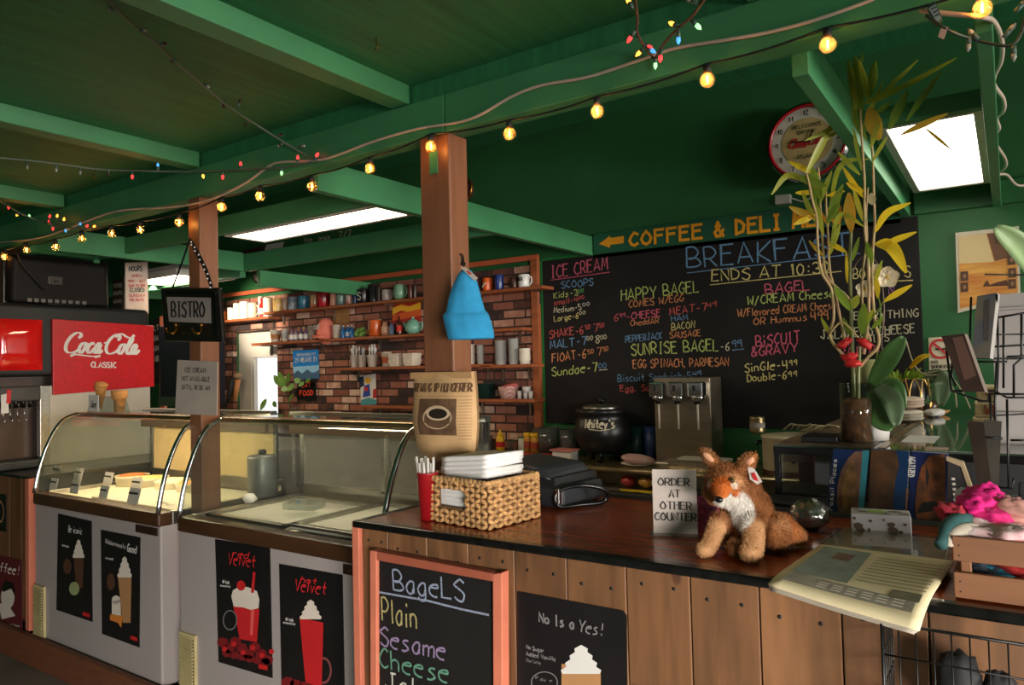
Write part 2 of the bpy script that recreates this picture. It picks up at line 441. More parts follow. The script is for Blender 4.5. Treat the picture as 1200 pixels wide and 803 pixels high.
# rear wall: green, with the bright doorway cut through it
wb = MB()
DX0, DX1, DZ1 = -6.56, -5.86, 1.97
for x0, x1, z0, z1 in ((-10, DX0, 0, 3.3), (DX1, 9, 0, 3.3), (DX0, DX1, DZ1, 3.3)): wb.box(x0, x1, 4.6, 4.75, z0, z1)
struct('wall_rear', wb, GREEN_W)
struct('wall_left', MB().box(-10.1, -10, -4, 4.75, 0, 3.3), GREEN_W)
wf = MB()
for x0, x1, z0, z1 in ((-10, 9, 0, .9), (-10, 9, 2.3, 3.3), (-10, -3.3, .9, 2.3), (-1.6, 9, .9, 2.3)): wf.box(x0, x1, -4, -3.9, z0, z1)
struct('wall_front', wf, GREEN_W)
wr = MB()
for y0, y1, z0, z1 in ((-4, 4.75, 0, .9), (-4, 4.75, 2.35, 3.3), (-4, .4, .9, 2.35), (3.9, 4.75, .9, 2.35)): wr.box(9, 9.1, y0, y1, z0, z1)
struct('wall_right', wr, GREEN_W)
bk = MB()
for x0, x1, z0, z1 in ((-7.05, DX0, 0, 2.3), (DX1, -2.9, 0, 2.3), (DX0, DX1, DZ1, 2.3)): bk.box(x0, x1, 4.555, 4.6, z0, z1)
struct('wall_brick', bk, BRICK)
# doorway: white frame with a bright pane, daylight behind
dr = thing('door_1', '', 'door', ((DX0 + DX1) / 2, 4.66, 0)); del dr['label']; del dr['category']; dr['kind'] = 'structure'
f = MB()
f.box(DX0, DX0 + .2, 4.62, 4.7, 0, DZ1).box(DX1 - .02, DX1, 4.62, 4.7, 0, DZ1).box(DX0 + .2, DX1 - .02, 4.62, 4.7, DZ1 - .27, DZ1).box(DX0 + .2, DX1 - .02, 4.62, 4.7, 0, .3)
obj('frame', f, mat('white_door_paint', (196, 190, 180), .5, var=.03), dr, bevel=.006)
obj('sash', MB().box(DX0 + .2, DX0 + .24, 4.625, 4.66, .3, DZ1 - .27).box(DX1 - .07, DX1 - .02, 4.625, 4.66, .3, DZ1 - .27), MT['white_door_paint'], dr)
obj('pane', MB().box(DX0 + .24, DX1 - .06, 4.655, 4.66, .3, DZ1 - .27), glass('door_pane', (252, 252, 250), .7, .02), dr)
# ceilings, beam, rafters and joists
struct('ceiling', MB().box(-10, 9, -4, 2.06, 2.602, 2.7), GREEN_D)
struct('ceiling_upper', MB().box(-10, 9, 2.06, 4.75, 3.3, 3.4), GREEN_D)
struct('trim_1', MB().box(-10, 9, 2.02, 2.06, 2.53, 3.3), GREEN_D)
struct('ceiling_beam', MB().box(-10, -1.633, 2.0, 2.09, 2.39, 2.53), GREEN, bevel=.004)
struct('ceiling_beam', MB().box(-1.629, 9, 2.0, 2.09, 2.39, 2.53), GREEN, bevel=.004)
for i in range(8):
    x = 3.54 - 1.335 * i
    o = struct('rafter', MB().box(x - .09, x, -3.9, 2.008, 2.532, 2.61), GREEN, bevel=.004)
for x, y0, y1, z0, z1 in ((-2.4, 2.09, 4.57, 2.32, 2.455), (-.42, 2.09, 4.57, 2.33, 2.46), (.0, 2.09, 4.6, 2.33, 2.46), (-4.62, 3.45, 4.6, 2.2, 2.32), (-4.75, 2.09, 3.4, 2.32, 2.46), (-5.1, 2.09, 2.5, 2.35, 2.5), (-6.9, 2.09, 4.6, 2.3, 2.44)):
    struct('joist', MB().box(x - (.045 if x < 0 else .038), x, y0, y1, z0, z1), GREEN, bevel=.003)
struct('joist', MB().box(-5.1, -2.45, 2.5, 2.54, 2.35, 2.452), GREEN, bevel=.003)
struct('joist', MB().box(-4.75, -2.45, 3.4, 3.45, 2.32, 2.45), GREEN, bevel=.003)
struct('joist', MB().box(-9, -5.15, 2.5, 2.54, 2.33, 2.48), GREEN, bevel=.003)
struct('joist', MB().box(-9, -4.8, 3.4, 3.45, 2.28, 2.42), GREEN, bevel=.003)
struct('joist', MB().box(-.42, -.038, 2.94, 2.985, 2.395, 2.46), GREEN, bevel=.003)
struct('trim_2', MB().box(-.4, 9, 4.56, 4.6, 2.335, 2.46), GREEN_W, bevel=.003)
struct('trim_3', MB().box(-2.4, -.47, 4.575, 4.6, 2.3, 2.46), GREEN_W)
struct('trim_4', MB().box(-2.9, -2.83, 4.57, 4.6, .9, 2.33).box(-2.83, -2.4, 4.575, 4.6, 2.325, 2.345), mat('bright_green_trim', (30, 110, 50), .5))
# brick bay woodwork
ps = MB().box(-7.0, -2.84, 4.53, 4.56, 2.335, 2.375)
struct('trim_5', ps, mat('salmon_shelf_rail', (196, 96, 58), .6), bevel=.003)
struct('trim_6', MB().box(-2.9, -2.84, 4.52, 4.56, .9, 2.335), TRIMW, bevel=.003)
for nm, x0, x1, zt in (('wall_shelf', -7.0, -5.78, 2.085), ('wall_shelf', -5.86, -2.72, 2.125), ('wall_shelf', -6.05, -2.9, 1.835), ('wall_shelf', -4.86, -3.2, 1.575), ('wall_shelf', -3.3, -2.82, 1.565), ('wall_shelf', -3.5, -2.82, 1.312), ('wall_shelf', -4.6, -3.55, 1.25)):
    lab = {2.085: 'short left end shelf plank under the brightly lit mugs, above the doorway', 2.125: 'long reddish wooden top shelf plank carrying the row of mugs', 1.835: 'long second wooden shelf plank carrying pink cap, cups and teapot',
           1.575: 'wooden shelf plank carrying cutlery cups and white paper trays', 1.565: 'short wooden shelf right of the post carrying clear plastic cups', 1.312: 'short wooden shelf right of the post carrying dark green plates', 1.25: 'lowest narrow wooden shelf left of the paper coffee bag'}[zt]
    t = thing(nm, lab, 'shelf', ((x0 + x1) / 2, 4.47, zt - .025), 0, 'wooden shelves on the brick wall')
    obj('plank', MB().box(x0, x1, 4.40, 4.555, zt - .024, zt), TRIMW, t, bevel=.004)
    n = max(2, int((x1 - x0) / .6))
    for k in range(n):
        xb = x0 + .12 + (x1 - x0 - .24) * k / (n - 1)
        obj('bracket', MB().box(xb - .008, xb + .008, 4.535, 4.555, zt - .12, zt - .024).box(xb - .008, xb + .008, 4.43, 4.555, zt - .032, zt - .024), STEEL, t)
# posts
for x0, x1, d, lab in ((-1.75, -1.613, .107, 'brown wooden post behind the paper coffee bag, blue hat hung on it'), (-3.223, -3.13, .1, 'slim brown wooden post between the two freezers behind the bistro sign'), (-5.88, -5.75, .1, 'brown wooden post at the left edge behind the monitor')):
    p = thing('wooden_post', lab, 'post', ((x0 + x1) / 2, 2.05, 0), 0, 'wooden posts under the beam')
    obj('post_shaft', MB().box(x0, x1, 2.0 if x0 > -5 else 2.2, (2.0 if x0 > -5 else 2.2) + d, {-1.75: 1.0735, -3.223: 0}.get(x0, 1.0015), 2.39 if x0 > -5 else 2.6), POSTW, p, bevel=.006)
    if x0 == -1.75: obj('green_swatch', MB().box(-1.70, -1.665, 1.995, 2.0, 2.25, 2.33), GREEN, p)

# ------------------------------------------------------------------ front counter
ct = thing('service_counter', 'long pine plank service counter with varnished top and black edge', 'counter', (-.3, 2, 0))
tp = MB()
for k in range(3): tp.box(-1.72, 1.6, 1.672 + .236 * k, 1.672 + .236 * k + .2355, 1.03, 1.07)
obj('counter_top', tp, COUNTER, ct)
obj('edge_band', MB().box(-1.75, 1.6, 1.638, 1.672, 1.049, 1.072).box(-1.75, -1.722, 1.672, 2.38, 1.049, 1.072), mat('chipped_black_edge', (16, 16, 15), .25, var=.5, scale=30), ct, bevel=.006)
pl = MB(); x = -1.73
for wd in (.115, .16, .155, .16, .165, .17, .165, .16, .17, .16, .16, .17, .16, .16, .17, .16, .16):
    pl.box(x, x + wd - .003, 1.662, 1.69, .02, 1.049); x += wd
    if x > 1.5: break
obj('front_plank', pl, PLANK, ct, bevel=.002, seg=1)
nl = MB(); x = -1.73
for k, wd in enumerate((.115, .16, .155, .16, .165, .17, .165, .16, .17, .16)):
    for q in (.25, .75): nl.cyl((x + wd * q, 1.6605, 1.01 - .012 * (k % 3)), (x + wd * q, 1.664, 1.01 - .012 * (k % 3)), .0045, n=8)
    x += wd
obj('nail_head', nl, BLACKM, ct)['kind'] = 'stuff'
obj('carcass', MB().box(-1.72, 1.6, 1.69, 2.36, 0, 1.03), BLACKM, ct)
obj('corner_post', MB().box(-1.762, -1.732, 1.648, 1.70, 0, 1.068), PINK, ct, bevel=.003)
obj('back_rail', MB().box(-1.5, 1.4, 2.375, 2.39, 1.0, 1.085), mat('grey_counter_rail', (70, 70, 66), .4), ct, bevel=.003)


# ------------------------------------------------------------------ dipping freezers
def freezer(x0, lab):
    x1 = x0 + 1.255; yf = 1.84; yb = 2.55
    t = thing('ice_cream_freezer', lab, 'freezer', ((x0 + x1) / 2, 2.2, 0), 0, 'glass fronted dipping freezers')
    obj('cabinet', MB().box(x0, x1, yf + .012, yb, .13, .86), WHITE, t, bevel=.008)
    obj('plinth', MB().box(x0 + .02, x1 - .02, yf + .03, yb - .03, 0, .13), BLACKM, t)
    obj('front_band', MB().box(x0, x1, yf, yf + .07, .855, .92), DKBROWN, t, bevel=.01)
    side = MB()
    for xs in (x0, x1 - .025): side.box(xs, xs + .025, yf + .07, yb, .86, .92)
    side.box(x0, x1, yb - .03, yb, .86, .95)
    obj('rim', side, STEEL, t, bevel=.004)
    prof = smooth([(0, 1.845, .915), (0, 1.872, 1.05), (0, 1.905, 1.155), (0, 1.95, 1.25), (0, 2.0, 1.31), (0, 2.07, 1.338)], 4)
    gl = MB(); gl.grid(lambda u, v: (x0 + .02 + (x1 - x0 - .04) * u, prof[int(v * (len(prof) - 1))].y, prof[int(v * (len(prof) - 1))].z), 1, len(prof) - 1)
    obj('front_glass', gl, PANE, t)
    for xs in (x0 + .01, x1 - .01):
        obj('glass_frame', MB().tube([(xs, p.y, p.z) for p in prof], .011, 8), CHROME, t)
        outl = [(xs, p.y, p.z) for p in prof] + [(xs, 2.48, 1.338), (xs, 2.53, .93), (xs, 1.87, .915)]
        obj('side_glass', MB().poly(outl), PANE, t)
    obj('top_rail', MB().box(x0, x1, 2.06, 2.15, 1.322, 1.345).tube([(x0, 2.065, 1.335), (x1, 2.065, 1.335)], .012, 8), mat('bronze_rail', (150, 128, 92), .25, .9, var=.1), t, bevel=.003)
    obj('top_glass', MB().box(x0 + .01, x1 - .01, 2.15, 2.47, 1.33, 1.336), PANE, t)
    obj('rear_header', MB().box(x0 + .02, x1 - .02, 2.44, 2.46, 1.235, 1.32), mat('bronze_header', (84, 66, 44), .35, .4), t)
    obj('rear_rail', MB().box(x0, x1, 2.46, 2.50, 1.32, 1.345).box(x0, x1, 2.50, 2.54, .95, .975), STEEL, t)
    for k in range(2):
        xa = x0 + .03 + k * .6
        obj('sliding_door', MB().box(xa, xa + .6, 2.505 + .012 * k, 2.51 + .012 * k, .965, 1.33), glass('rear_door_glass', (226, 214, 186), .8, .03, .45 if x0 < -4 else .2) if x0 > -4 else mat('cream_rear_door', (196, 172, 124), .5), t)
        for xs in (xa, xa + .575): obj('door_stile', MB().box(xs, xs + .025, 2.50 + .012 * k, 2.515 + .012 * k, .965, 1.33), STEEL, t)
    g = MB()
    g.box(x0 + .012, x0 + .128, yf, yf + .012, .14, .42)
    gr = obj('vent_grille', g, mat('cream_vent', (196, 180, 130), .5), t)
    sl = MB()
    for k in range(18): sl.obox((x0 + .07, yf - .004, .16 + .0145 * k), (.1, .012, .004), (.6, 0, 0))
    obj('slats', sl, mat('cream_vent', (0, 0, 0)), gr)
    obj('slot_shadow', MB().box(x0 + .02, x0 + .12, yf - .001, yf + .001, .15, .41), BLACKM, gr)
    lb = MB().box(x1 - .2, x1 - .02, yf + .004, yf + .0125, .815, .85)
    pr = obj('name_plate', lb, mat('dark_name_plate', (48, 30, 22), .4), t)
    tx = MB()
    for k in range(6): tx.strip([(x1 - .17 + .022 * k, yf + .003, .829), (x1 - .155 + .022 * k, yf + .003, .836)], (0, -1, 0), .005)
    obj('plate_marks', tx, BRASS, pr)
    return t, x0, x1


FZ = [freezer(-4.48, 'left ice cream freezer, lit inside, dark posters of shakes on its front'), freezer(-3.075, 'right ice cream freezer with two red velvet drink posters on its front')]
TUB = mat('white_tub_plastic', (226, 216, 190), .5, var=.03); LIDM = mat('pale_lid', (205, 200, 186), .35, var=.04)
for i, (t, x0, x1) in enumerate(FZ):
    obj('well', MB().box(x0 + .03, x1 - .03, 1.93, 2.5, .87, .9), TUB, t)
    l = bpy.data.lights.new('freezer_lamp', 'AREA'); l.shape = 'RECTANGLE'; l.size = 1.1; l.size_y = .06; l.energy = (12, 3.2)[i]; l.color = (1, .8, .5) if i == 0 else (1, .9, .7)
    lo = bpy.data.objects.new('freezer_lamp', l); C.objects.link(lo); lo.location = ((x0 + x1) / 2, 2.11, 1.318); lo.rotation_euler = (math.radians(12), 0, 0)
    if i == 0:
        obj('lid', MB().box(x0 + .42, x1 - .05, 1.95, 2.45, .9, .915), LIDM, t, bevel=.005)
        tt = MB(); text(tt, 'Tru', (x1 - .3, 1.99, .917), (x1 - .16, 1.99, .917), .04, (0, 0, 1), .006, slant=.2, up=(0, 1, 0)); obj('marker_writing', tt, BLACKM, t)
    else:
        for k in range(2):
            xa = x0 + .06 + k * .58
            ld = obj('lid', MB().box(xa, xa + .55, 1.94, 2.46, .9 + .012 * k, .912 + .012 * k), LIDM, t, bevel=.005)
            fr = MB()
            for a in ((xa, xa + .03, 1.94, 2.46), (xa + .52, xa + .55, 1.94, 2.46), (xa, xa + .55, 1.94, 1.97), (xa, xa + .55, 2.43, 2.46)): fr.box(*a, .912 + .012 * k, .924 + .012 * k)
            obj('lid_frame', fr, STEEL, ld, bevel=.002)
        tt = MB(); text(tt, 'De', (x1 - .16, 1.98, .926), (x1 - .07, 1.98, .926), .05, (0, 0, 1), .006, slant=.2, up=(0, 1, 0)); obj('marker_writing', tt, BLACKM, t)
# tubs of ice cream, name cards and things inside
flav = [((196, 120, 60), 'orange brown'), ((228, 196, 120), 'pale caramel'), ((236, 222, 180), 'cream white'), ((212, 150, 84), 'butterscotch')]
for k, (c, nm) in enumerate(flav):
    x = -4.34 + .21 * k; y = 2.32
    t = thing('ice_cream_tub', nm + ' ice cream tub at the back of the lit left freezer', 'ice cream tub', (x, y, .90), 0, 'tubs in the left freezer')
    obj('tub', MB().lathe([(.085, 0), (.092, .06), (.096, .06), (.09, .045)], n=20), TUB, t, world=False)
    obj('ice_cream', MB().ell((0, 0, .05), (.088, .088, .022), 16, 8, fn=lambda d: .1 * noise.noise(d * 4)), mat('ice_cream_' + nm.replace(' ', '_'), c, .6, bump=.4, scale=30), t, world=False)
for k, (px, py, w, h) in enumerate([(66, 554, 14, 10), (92, 558, 14, 11), (127, 563, 14, 11), (160, 570, 16, 12), (63, 569, 13, 10), (88, 573, 14, 11), (122, 579, 14, 11), (157, 584, 18, 14)]):
    p = at(px, py + h / 2, 'y', 1.93 if k > 3 else 2.08); m = mpp(p) * 1.35
    nm = ['first', 'second', 'third', 'fourth'][k % 4]
    t = thing('flavour_card', f'small white flavour card inside the left freezer, {nm} from the left in the {"front" if k > 3 else "rear"} row', 'card', (p.x, p.y, max(p.z, .9)), 0, 'flavour cards in the left freezer')
    obj('card', MB().obox((0, 0, h * m / 2), (w * m, .002, h * m), (-.25, 0, 0)), PAPER, t, world=False)
    tm = MB().obox((0, -.0035, h * m * .68), (w * m * .8, .001, h * m * .13), (-.25, 0, 0)).obox((0, -.002, h * m * .4), (w * m * .55, .001, h * m * .16), (-.25, 0, 0))
    obj('print', tm, BLACKM, t, world=False)
p = at(308, 583, 'y', 2.4)
bn = thing('steel_canister', 'grey cylindrical canister standing inside the right freezer near its left end', 'canister', (p.x, 2.4, .912))
obj('body', MB().lathe([(.07, 0), (.075, .005), (.075, .2), (.07, .21), (.02, .215)], n=28), mat('grey_canister', (120, 120, 122), .4, .4), bn, world=False)
obj('lid_knob', MB().lathe([(.02, .213), (.02, .235), (.01, .24)], n=14), BLACKM, bn, world=False)
p = at(296, 585, 'y', 2.2)
solo('crumpled_napkin', MB().ell((p.x - .02, 2.2, .945), (.035, .03, .024), 14, 8, fn=lambda d: .35 * noise.noise(d * 3)), PAPER, 'crumpled white napkin inside the right freezer beside the canister', 'napkin')
q0 = at(335, 585, 'z', .93)
sc = MB().obox((-2.62, 2.17, .955), (.16, .1, .03), (0, 0, .3)); solo('clear_scoop_tray', sc, CLEAR, 'small clear tray lying on the lid in the right freezer', 'tray', bevel=.004)

# left wooden counter carrying the soda machine
lc = thing('side_counter', 'pine plank side counter at the left edge under the soda machine', 'counter', (-5.4, 2.3, 0))
q = MB(); x = -6.2
while x < -4.56:
    q.box(x, min(x + .155, -4.545), 1.845, 1.87, .2, .99); x += .158
obj('front_plank', q, PLANK, lc, bevel=.002, seg=1)
obj('counter_top', MB().box(-6.2, -4.53, 1.845, 2.95, .985, 1.0), BLACK, lc)
obj('corner_post', MB().box(-4.545, -4.5, 1.83, 1.88, .16, .992), PINK, lc, bevel=.003)
obj('skirting', MB().box(-6.2, -1.8, 1.80, 1.835, 0, .155), mat('brown_skirting', (112, 66, 42), .6, var=.2, stretch=(1, 6, 6)), lc, bevel=.004)
obj('carcass', MB().box(-6.2, -4.55, 1.87, 2.9, 0, .985), BLACKM, lc)


# ------------------------------------------------------------------ posters on the fronts
def poster(name, quad, v, lab, group=None, col=BLACK, ax='y'):
    t = thing(name, lab, 'poster', at(*quad[3], ax, v), 0, group)
    pts = [at(*p, ax, v) for p in quad]
    obj('sheet', MB().prism(pts, (0, .003, 0)), col, t)
    return t


def art(t, v, items, ax='y'):
    for i, (nm, m, polys) in enumerate(items):
        b = MB()
        for p in polys: ppoly(b, p, ax, v - .001 - .0006 * i)
        obj(nm, b, m, t)


def flat(n, c, r=.6): return mat(n, c, r, var=.04)


RED = flat('print_red', (196, 30, 34)); DRED = flat('print_dark_red', (120, 20, 24)); CREAMP = flat('print_cream', (222, 210, 196)); GREYP = flat('print_grey', (120, 116, 116)); TAN = flat('print_tan', (176, 128, 84)); BRN = flat('print_brown', (84, 52, 36)); WHITEP = flat('print_white', (215, 212, 208)); GRNP = flat('print_pale_green', (150, 160, 110)); ORG = flat('print_orange', (214, 128, 52))
POSTK = mat('poster_black', (24, 22, 23), .35, var=.2)
N_Y = (0, -1, 0)


def swirl(cx, base, top, w, tilt=0):
    """whipped cream outline: stacked narrowing lobes with a tip"""
    L = []; R = []; n = 4
    for i in range(n):
        y = base + (top - base) * i / n; ww = w * (1 - i / n) ** .8
        L += [(cx - ww + tilt * i, y), (cx - ww * 1.08 + tilt * i, y + (top - base) / n * .5)]
        R += [(cx + ww + tilt * i, y), (cx + ww * 1.08 + tilt * i, y + (top - base) / n * .5)]
    return L + [(cx + tilt * n, top)] + R[::-1]


t = poster('drink_poster', [(68, 602), (107, 611), (108, 729), (66, 715)], 1.848, 'black drink poster with brown shake, left one on the left freezer', 'shake posters on the freezers', POSTK)
art(t, 1.848, [('glass_print', BRN, [[(86, 652), (98, 654), (97, 690), (89, 688)]]), ('cream_print', CREAMP, [swirl(92, 654, 632, 6.5)]), ('scoop_print', GRNP, [circ(87, 690, 6, 8)]), ('badge_print', BRN, [circ(79, 664, 5, 9)]), ('logo_print', RED, [[(97, 717), (105, 719.5), (105, 724), (97, 721.5)]])])
b = MB(); ptext(b, 'Be iconic', (80, 623), (96, 626.5), 7, 'y', 1.846, N_Y, 1.1, slant=.25); ptext(b, 'dutch chocolate', (73, 640), (81, 642), 2.5, 'y', 1.846, N_Y, .5); obj('lettering', b, WHITEP, t)
t = poster('drink_poster', [(118, 621), (164, 630), (163, 759), (119.5, 743)], 1.848, 'black drink poster with tan shake, right one on the left freezer', 'shake posters on the freezers', POSTK)
art(t, 1.848, [('glass_print', TAN, [[(138, 675), (154, 677), (153, 730), (144, 730)]]), ('cream_print', CREAMP, [swirl(146, 677, 652, 8)]), ('cup_print', CREAMP, [[(131, 705), (141, 703), (142, 722), (131, 720)], circ(136, 703, 5, 5)]), ('spill_print', ORG, [[(129, 720), (144, 722), (142, 736), (138, 730), (129, 727)]]), ('badge_print', BRN, [circ(130, 682, 5, 10)]), ('logo_print', RED, [[(153, 745), (161, 747.5), (161, 752), (153, 749.5)]])])
b = MB(); ptext(b, 'Ribboniously', (124, 637), (147, 643), 5, 'y', 1.846, N_Y, .7); ptext(b, 'Good', (149, 646), (160, 649), 9, 'y', 1.846, N_Y, 1.3, slant=.25); ptext(b, 'caramel', (124, 655), (133, 657), 3, 'y', 1.846, N_Y, .6); obj('lettering', b, WHITEP, t)
t = poster('drink_poster', [(252, 632), (316, 642), (319, 795), (256, 776)], 1.848, 'black poster of a cream topped red drink with straw and cherry', 'shake posters on the freezers', POSTK)
ros = [circ(261 + 7.5 * k, 753 + 2.2 * k + 6 * math.sin(k * 2.1), 7, 6, 7) for k in range(8)] + [circ(266 + 9 * k, 766 + 2 * k, 6, 5, 6) for k in range(6)]
art(t, 1.848, [('rose_print', DRED, ros), ('petal_print', RED, [circ(263 + 11 * k, 757 + 2 * k + 4 * math.cos(k * 3), 3.5, 3.5, 5) for k in range(6)]), ('cup_print', RED, [[(273, 709), (304, 714), (301, 753), (281, 749)]]), ('shine_print', flat('print_pink', (226, 90, 84)), [[(294, 715), (298, 715.5), (296, 745), (293, 744)]]),
               ('cream_print', CREAMP, [[(271, 699), (273, 692), (280, 688), (290, 688), (301, 693), (304, 703), (303, 713), (294, 715), (285, 712), (274, 711)]]), ('straw_print', RED, [[(296.5, 670), (299.5, 671), (297.5, 695), (294, 695)]]), ('cherry_print', RED, [circ(282.5, 686.5, 5, 6)]), ('badge_print', GREYP, [circ(269.5, 727, 8.5, 12)]), ('badge_print', POSTK, [circ(269.5, 727, 7.3, 10.6)]), ('logo_print', RED, [[(303, 778), (313.5, 780.5), (313.5, 786), (303, 783.5)]])])
b = MB(); ptext(b, 'red', (272, 652), (291, 655), 8, 'y', 1.846, N_Y, 1.1, slant=.3); ptext(b, 'Velvet', (267, 661), (299, 665), 13, 'y', 1.846, N_Y, 1.3, slant=.3); obj('red_lettering', b, flat('print_bright_red', (225, 40, 46)), t)
b = MB(); ptext(b, 'drink', (261, 683), (269, 685), 4, 'y', 1.846, N_Y, .9); ptext(b, 'smoothie', (258, 687), (270, 689), 2.6, 'y', 1.846, N_Y, .6); ptext(b, 'SMALL', (263.5, 724), (275, 726), 3.5, 'y', 1.845, N_Y, .6); ptext(b, 'CAFE', (264, 733), (275, 735), 4.5, 'y', 1.845, N_Y, .7); obj('lettering', b, WHITEP, t)
t = poster('drink_poster', [(327, 661), (401, 674), (404, 835), (330, 812)], 1.848, 'black poster of a tall red mug drink beside the bagel board', 'shake posters on the freezers', POSTK)
art(t, 1.848, [('rose_print', DRED, [circ(337 + 9 * k, 800 + 3 * k, 8, 7, 7) for k in range(6)]), ('mug_print', RED, [[(351, 724), (379, 730), (377, 806), (358, 800)]]), ('handle_print', flat('print_dull_pink', (130, 70, 70)), [circ(379, 786, 10, 16, 18)]), ('handle_hole_print', POSTK, [circ(379, 786, 7.5, 13, 18)]), ('mug_print', RED, [[(365, 727), (379, 730), (377, 806), (365, 802)]]), ('cream_print', CREAMP, [swirl(364, 726, 703, 12)])])
b = MB(); ptext(b, 'hot', (352, 682), (371, 685), 7, 'y', 1.845, N_Y, 1.1, slant=.3); ptext(b, 'Velvet', (345, 692), (382, 697), 14, 'y', 1.845, N_Y, 1.3, slant=.3); obj('red_lettering', b, MT['print_bright_red'], t)
b = MB(); ptext(b, 'drink', (335, 727), (344, 729), 4, 'y', 1.845, N_Y, .9); ptext(b, 'smoothie', (332, 730.5), (346, 733), 3, 'y', 1.845, N_Y, .6); obj('lettering', b, WHITEP, t)
# No is a Yes poster on the counter planks
t = poster('drink_poster', [(606, 693), (730, 716), (734, 722), (735, 840), (607, 818)], 1.658, 'black poster reading No Is a Yes with a latte, on the counter planks', None, POSTK)
art(t, 1.658, [('latte_print', TAN, [[(658, 778), (704, 786), (704, 835), (658, 830)]]), ('cream_print', WHITEP, [swirl(681, 790, 756, 22)]), ('badge_print', GREYP, [circ(638, 800, 16, 13)]), ('badge_print', POSTK, [circ(638, 800, 14.6, 11.8)])])
b = MB(); ptext(b, 'No Is a', (632, 729), (673, 737), 11, 'y', 1.656, N_Y, 2.3); ptext(b, 'Yes!', (678, 740), (706, 745), 14, 'y', 1.656, N_Y, 1.8, slant=.25); ptext(b, 'No Sugar', (617, 760), (638, 765), 4.5, 'y', 1.656, N_Y, 1); ptext(b, 'Added Vanilla', (617, 768), (651, 775), 4.5, 'y', 1.656, N_Y, 1); ptext(b, 'Chai Latte', (617, 775), (634, 779), 3.5, 'y', 1.656, N_Y, .5); ptext(b, 'Regular', (628, 796), (648, 800), 4, 'y', 1.656, N_Y, .7); obj('lettering', b, GREYP, t)
# left edge metal signs
t = poster('tin_sign', [(-14, 648), (25, 657), (26, 747), (-14, 735)], 1.84, 'dark red tin sign reading Coffee at the left edge on the side counter', None, flat('tin_dark_red', (92, 26, 30)))
art(t, 1.84, [('face_print', CREAMP, [circ(9, 700, 8, 14)]), ('hair_print', POSTK, [[(1, 690), (6, 680), (16, 684), (18, 700), (13, 690), (4, 694)]]), ('hand_print', CREAMP, [[(-2, 708), (8, 706), (18, 722), (2, 726)]])])
b = MB(); ptext(b, 'Coffee!', (-10, 668), (22, 674), 10, 'y', 1.838, N_Y, 1.6, slant=.25); ptext(b, 'some place and hot', (-12, 729), (23, 736), 3.5, 'y', 1.838, N_Y, .8); obj('lettering', b, CREAMP, t)
t = poster('tin_sign', [(-12, 577), (7, 580), (7, 624), (-12, 620)], 1.84, 'small dark sign with pale letters at the left edge above the Coffee sign', None, POSTK)
b = MB(); ptext(b, '10', (-9, 611), (5, 612), 24, 'y', 1.838, N_Y, 2.5); obj('lettering', b, TAN, t)

# bagel chalkboard leaning on the counter front
bb = thing('bagel_chalkboard', 'chalkboard in a salmon wooden frame listing bagels, standing before the counter', 'chalkboard', (-1.55, 1.64, 0))
V = 1.634
obj('board', MB().prism([at(*p, 'y', V) for p in ((441, 655), (575, 680), (577, 900), (440, 900))], (0, .012, 0)), BOARD, bb)
yf = V - .012
def bar(q, n=None): obj('frame_rail', MB().prism([at(*p, 'y', yf) for p in q], (0, .035, 0)), PINK if not n else n, bb, bevel=.003)
bar([(433, 645), (441, 646.5), (441.5, 900), (434, 900)]); bar([(577, 673), (588, 671.5), (589, 900), (578, 900)]); bar([(441, 646.5), (577, 672), (577, 682), (441, 657)], mat('salmon_wood_dark', (158, 84, 62), .6))
for s, a, b_, h, c in (('BageLS', (461, 691), (545, 705), 23, (136, 146, 168)), ('Plain', (448, 727), (489, 738), 27, (166, 154, 102)), ('Sesame', (446, 756), (522, 774), 21, (140, 120, 154)), ('Cheese', (445, 781), (526, 801), 22, (92, 140, 118)), ('.Jalapeno', (444, 806), (560, 832), 20, (190, 190, 178))):
    b = MB(); ptext(b, s, a, b_, h, 'y', V - .001, N_Y, 2.3, jit=.25); obj('chalk_lettering', b, mat('chalk_%d' % c[0], c, .9, var=.35, scale=160), bb)
b = MB(); b.strip([at(*p, 'y', V - .001) for p in ((443, 694), (500, 704), (540, 714), (573, 721))], Vector(N_Y), .006); obj('chalk_line', b, MT['chalk_136'], bb)
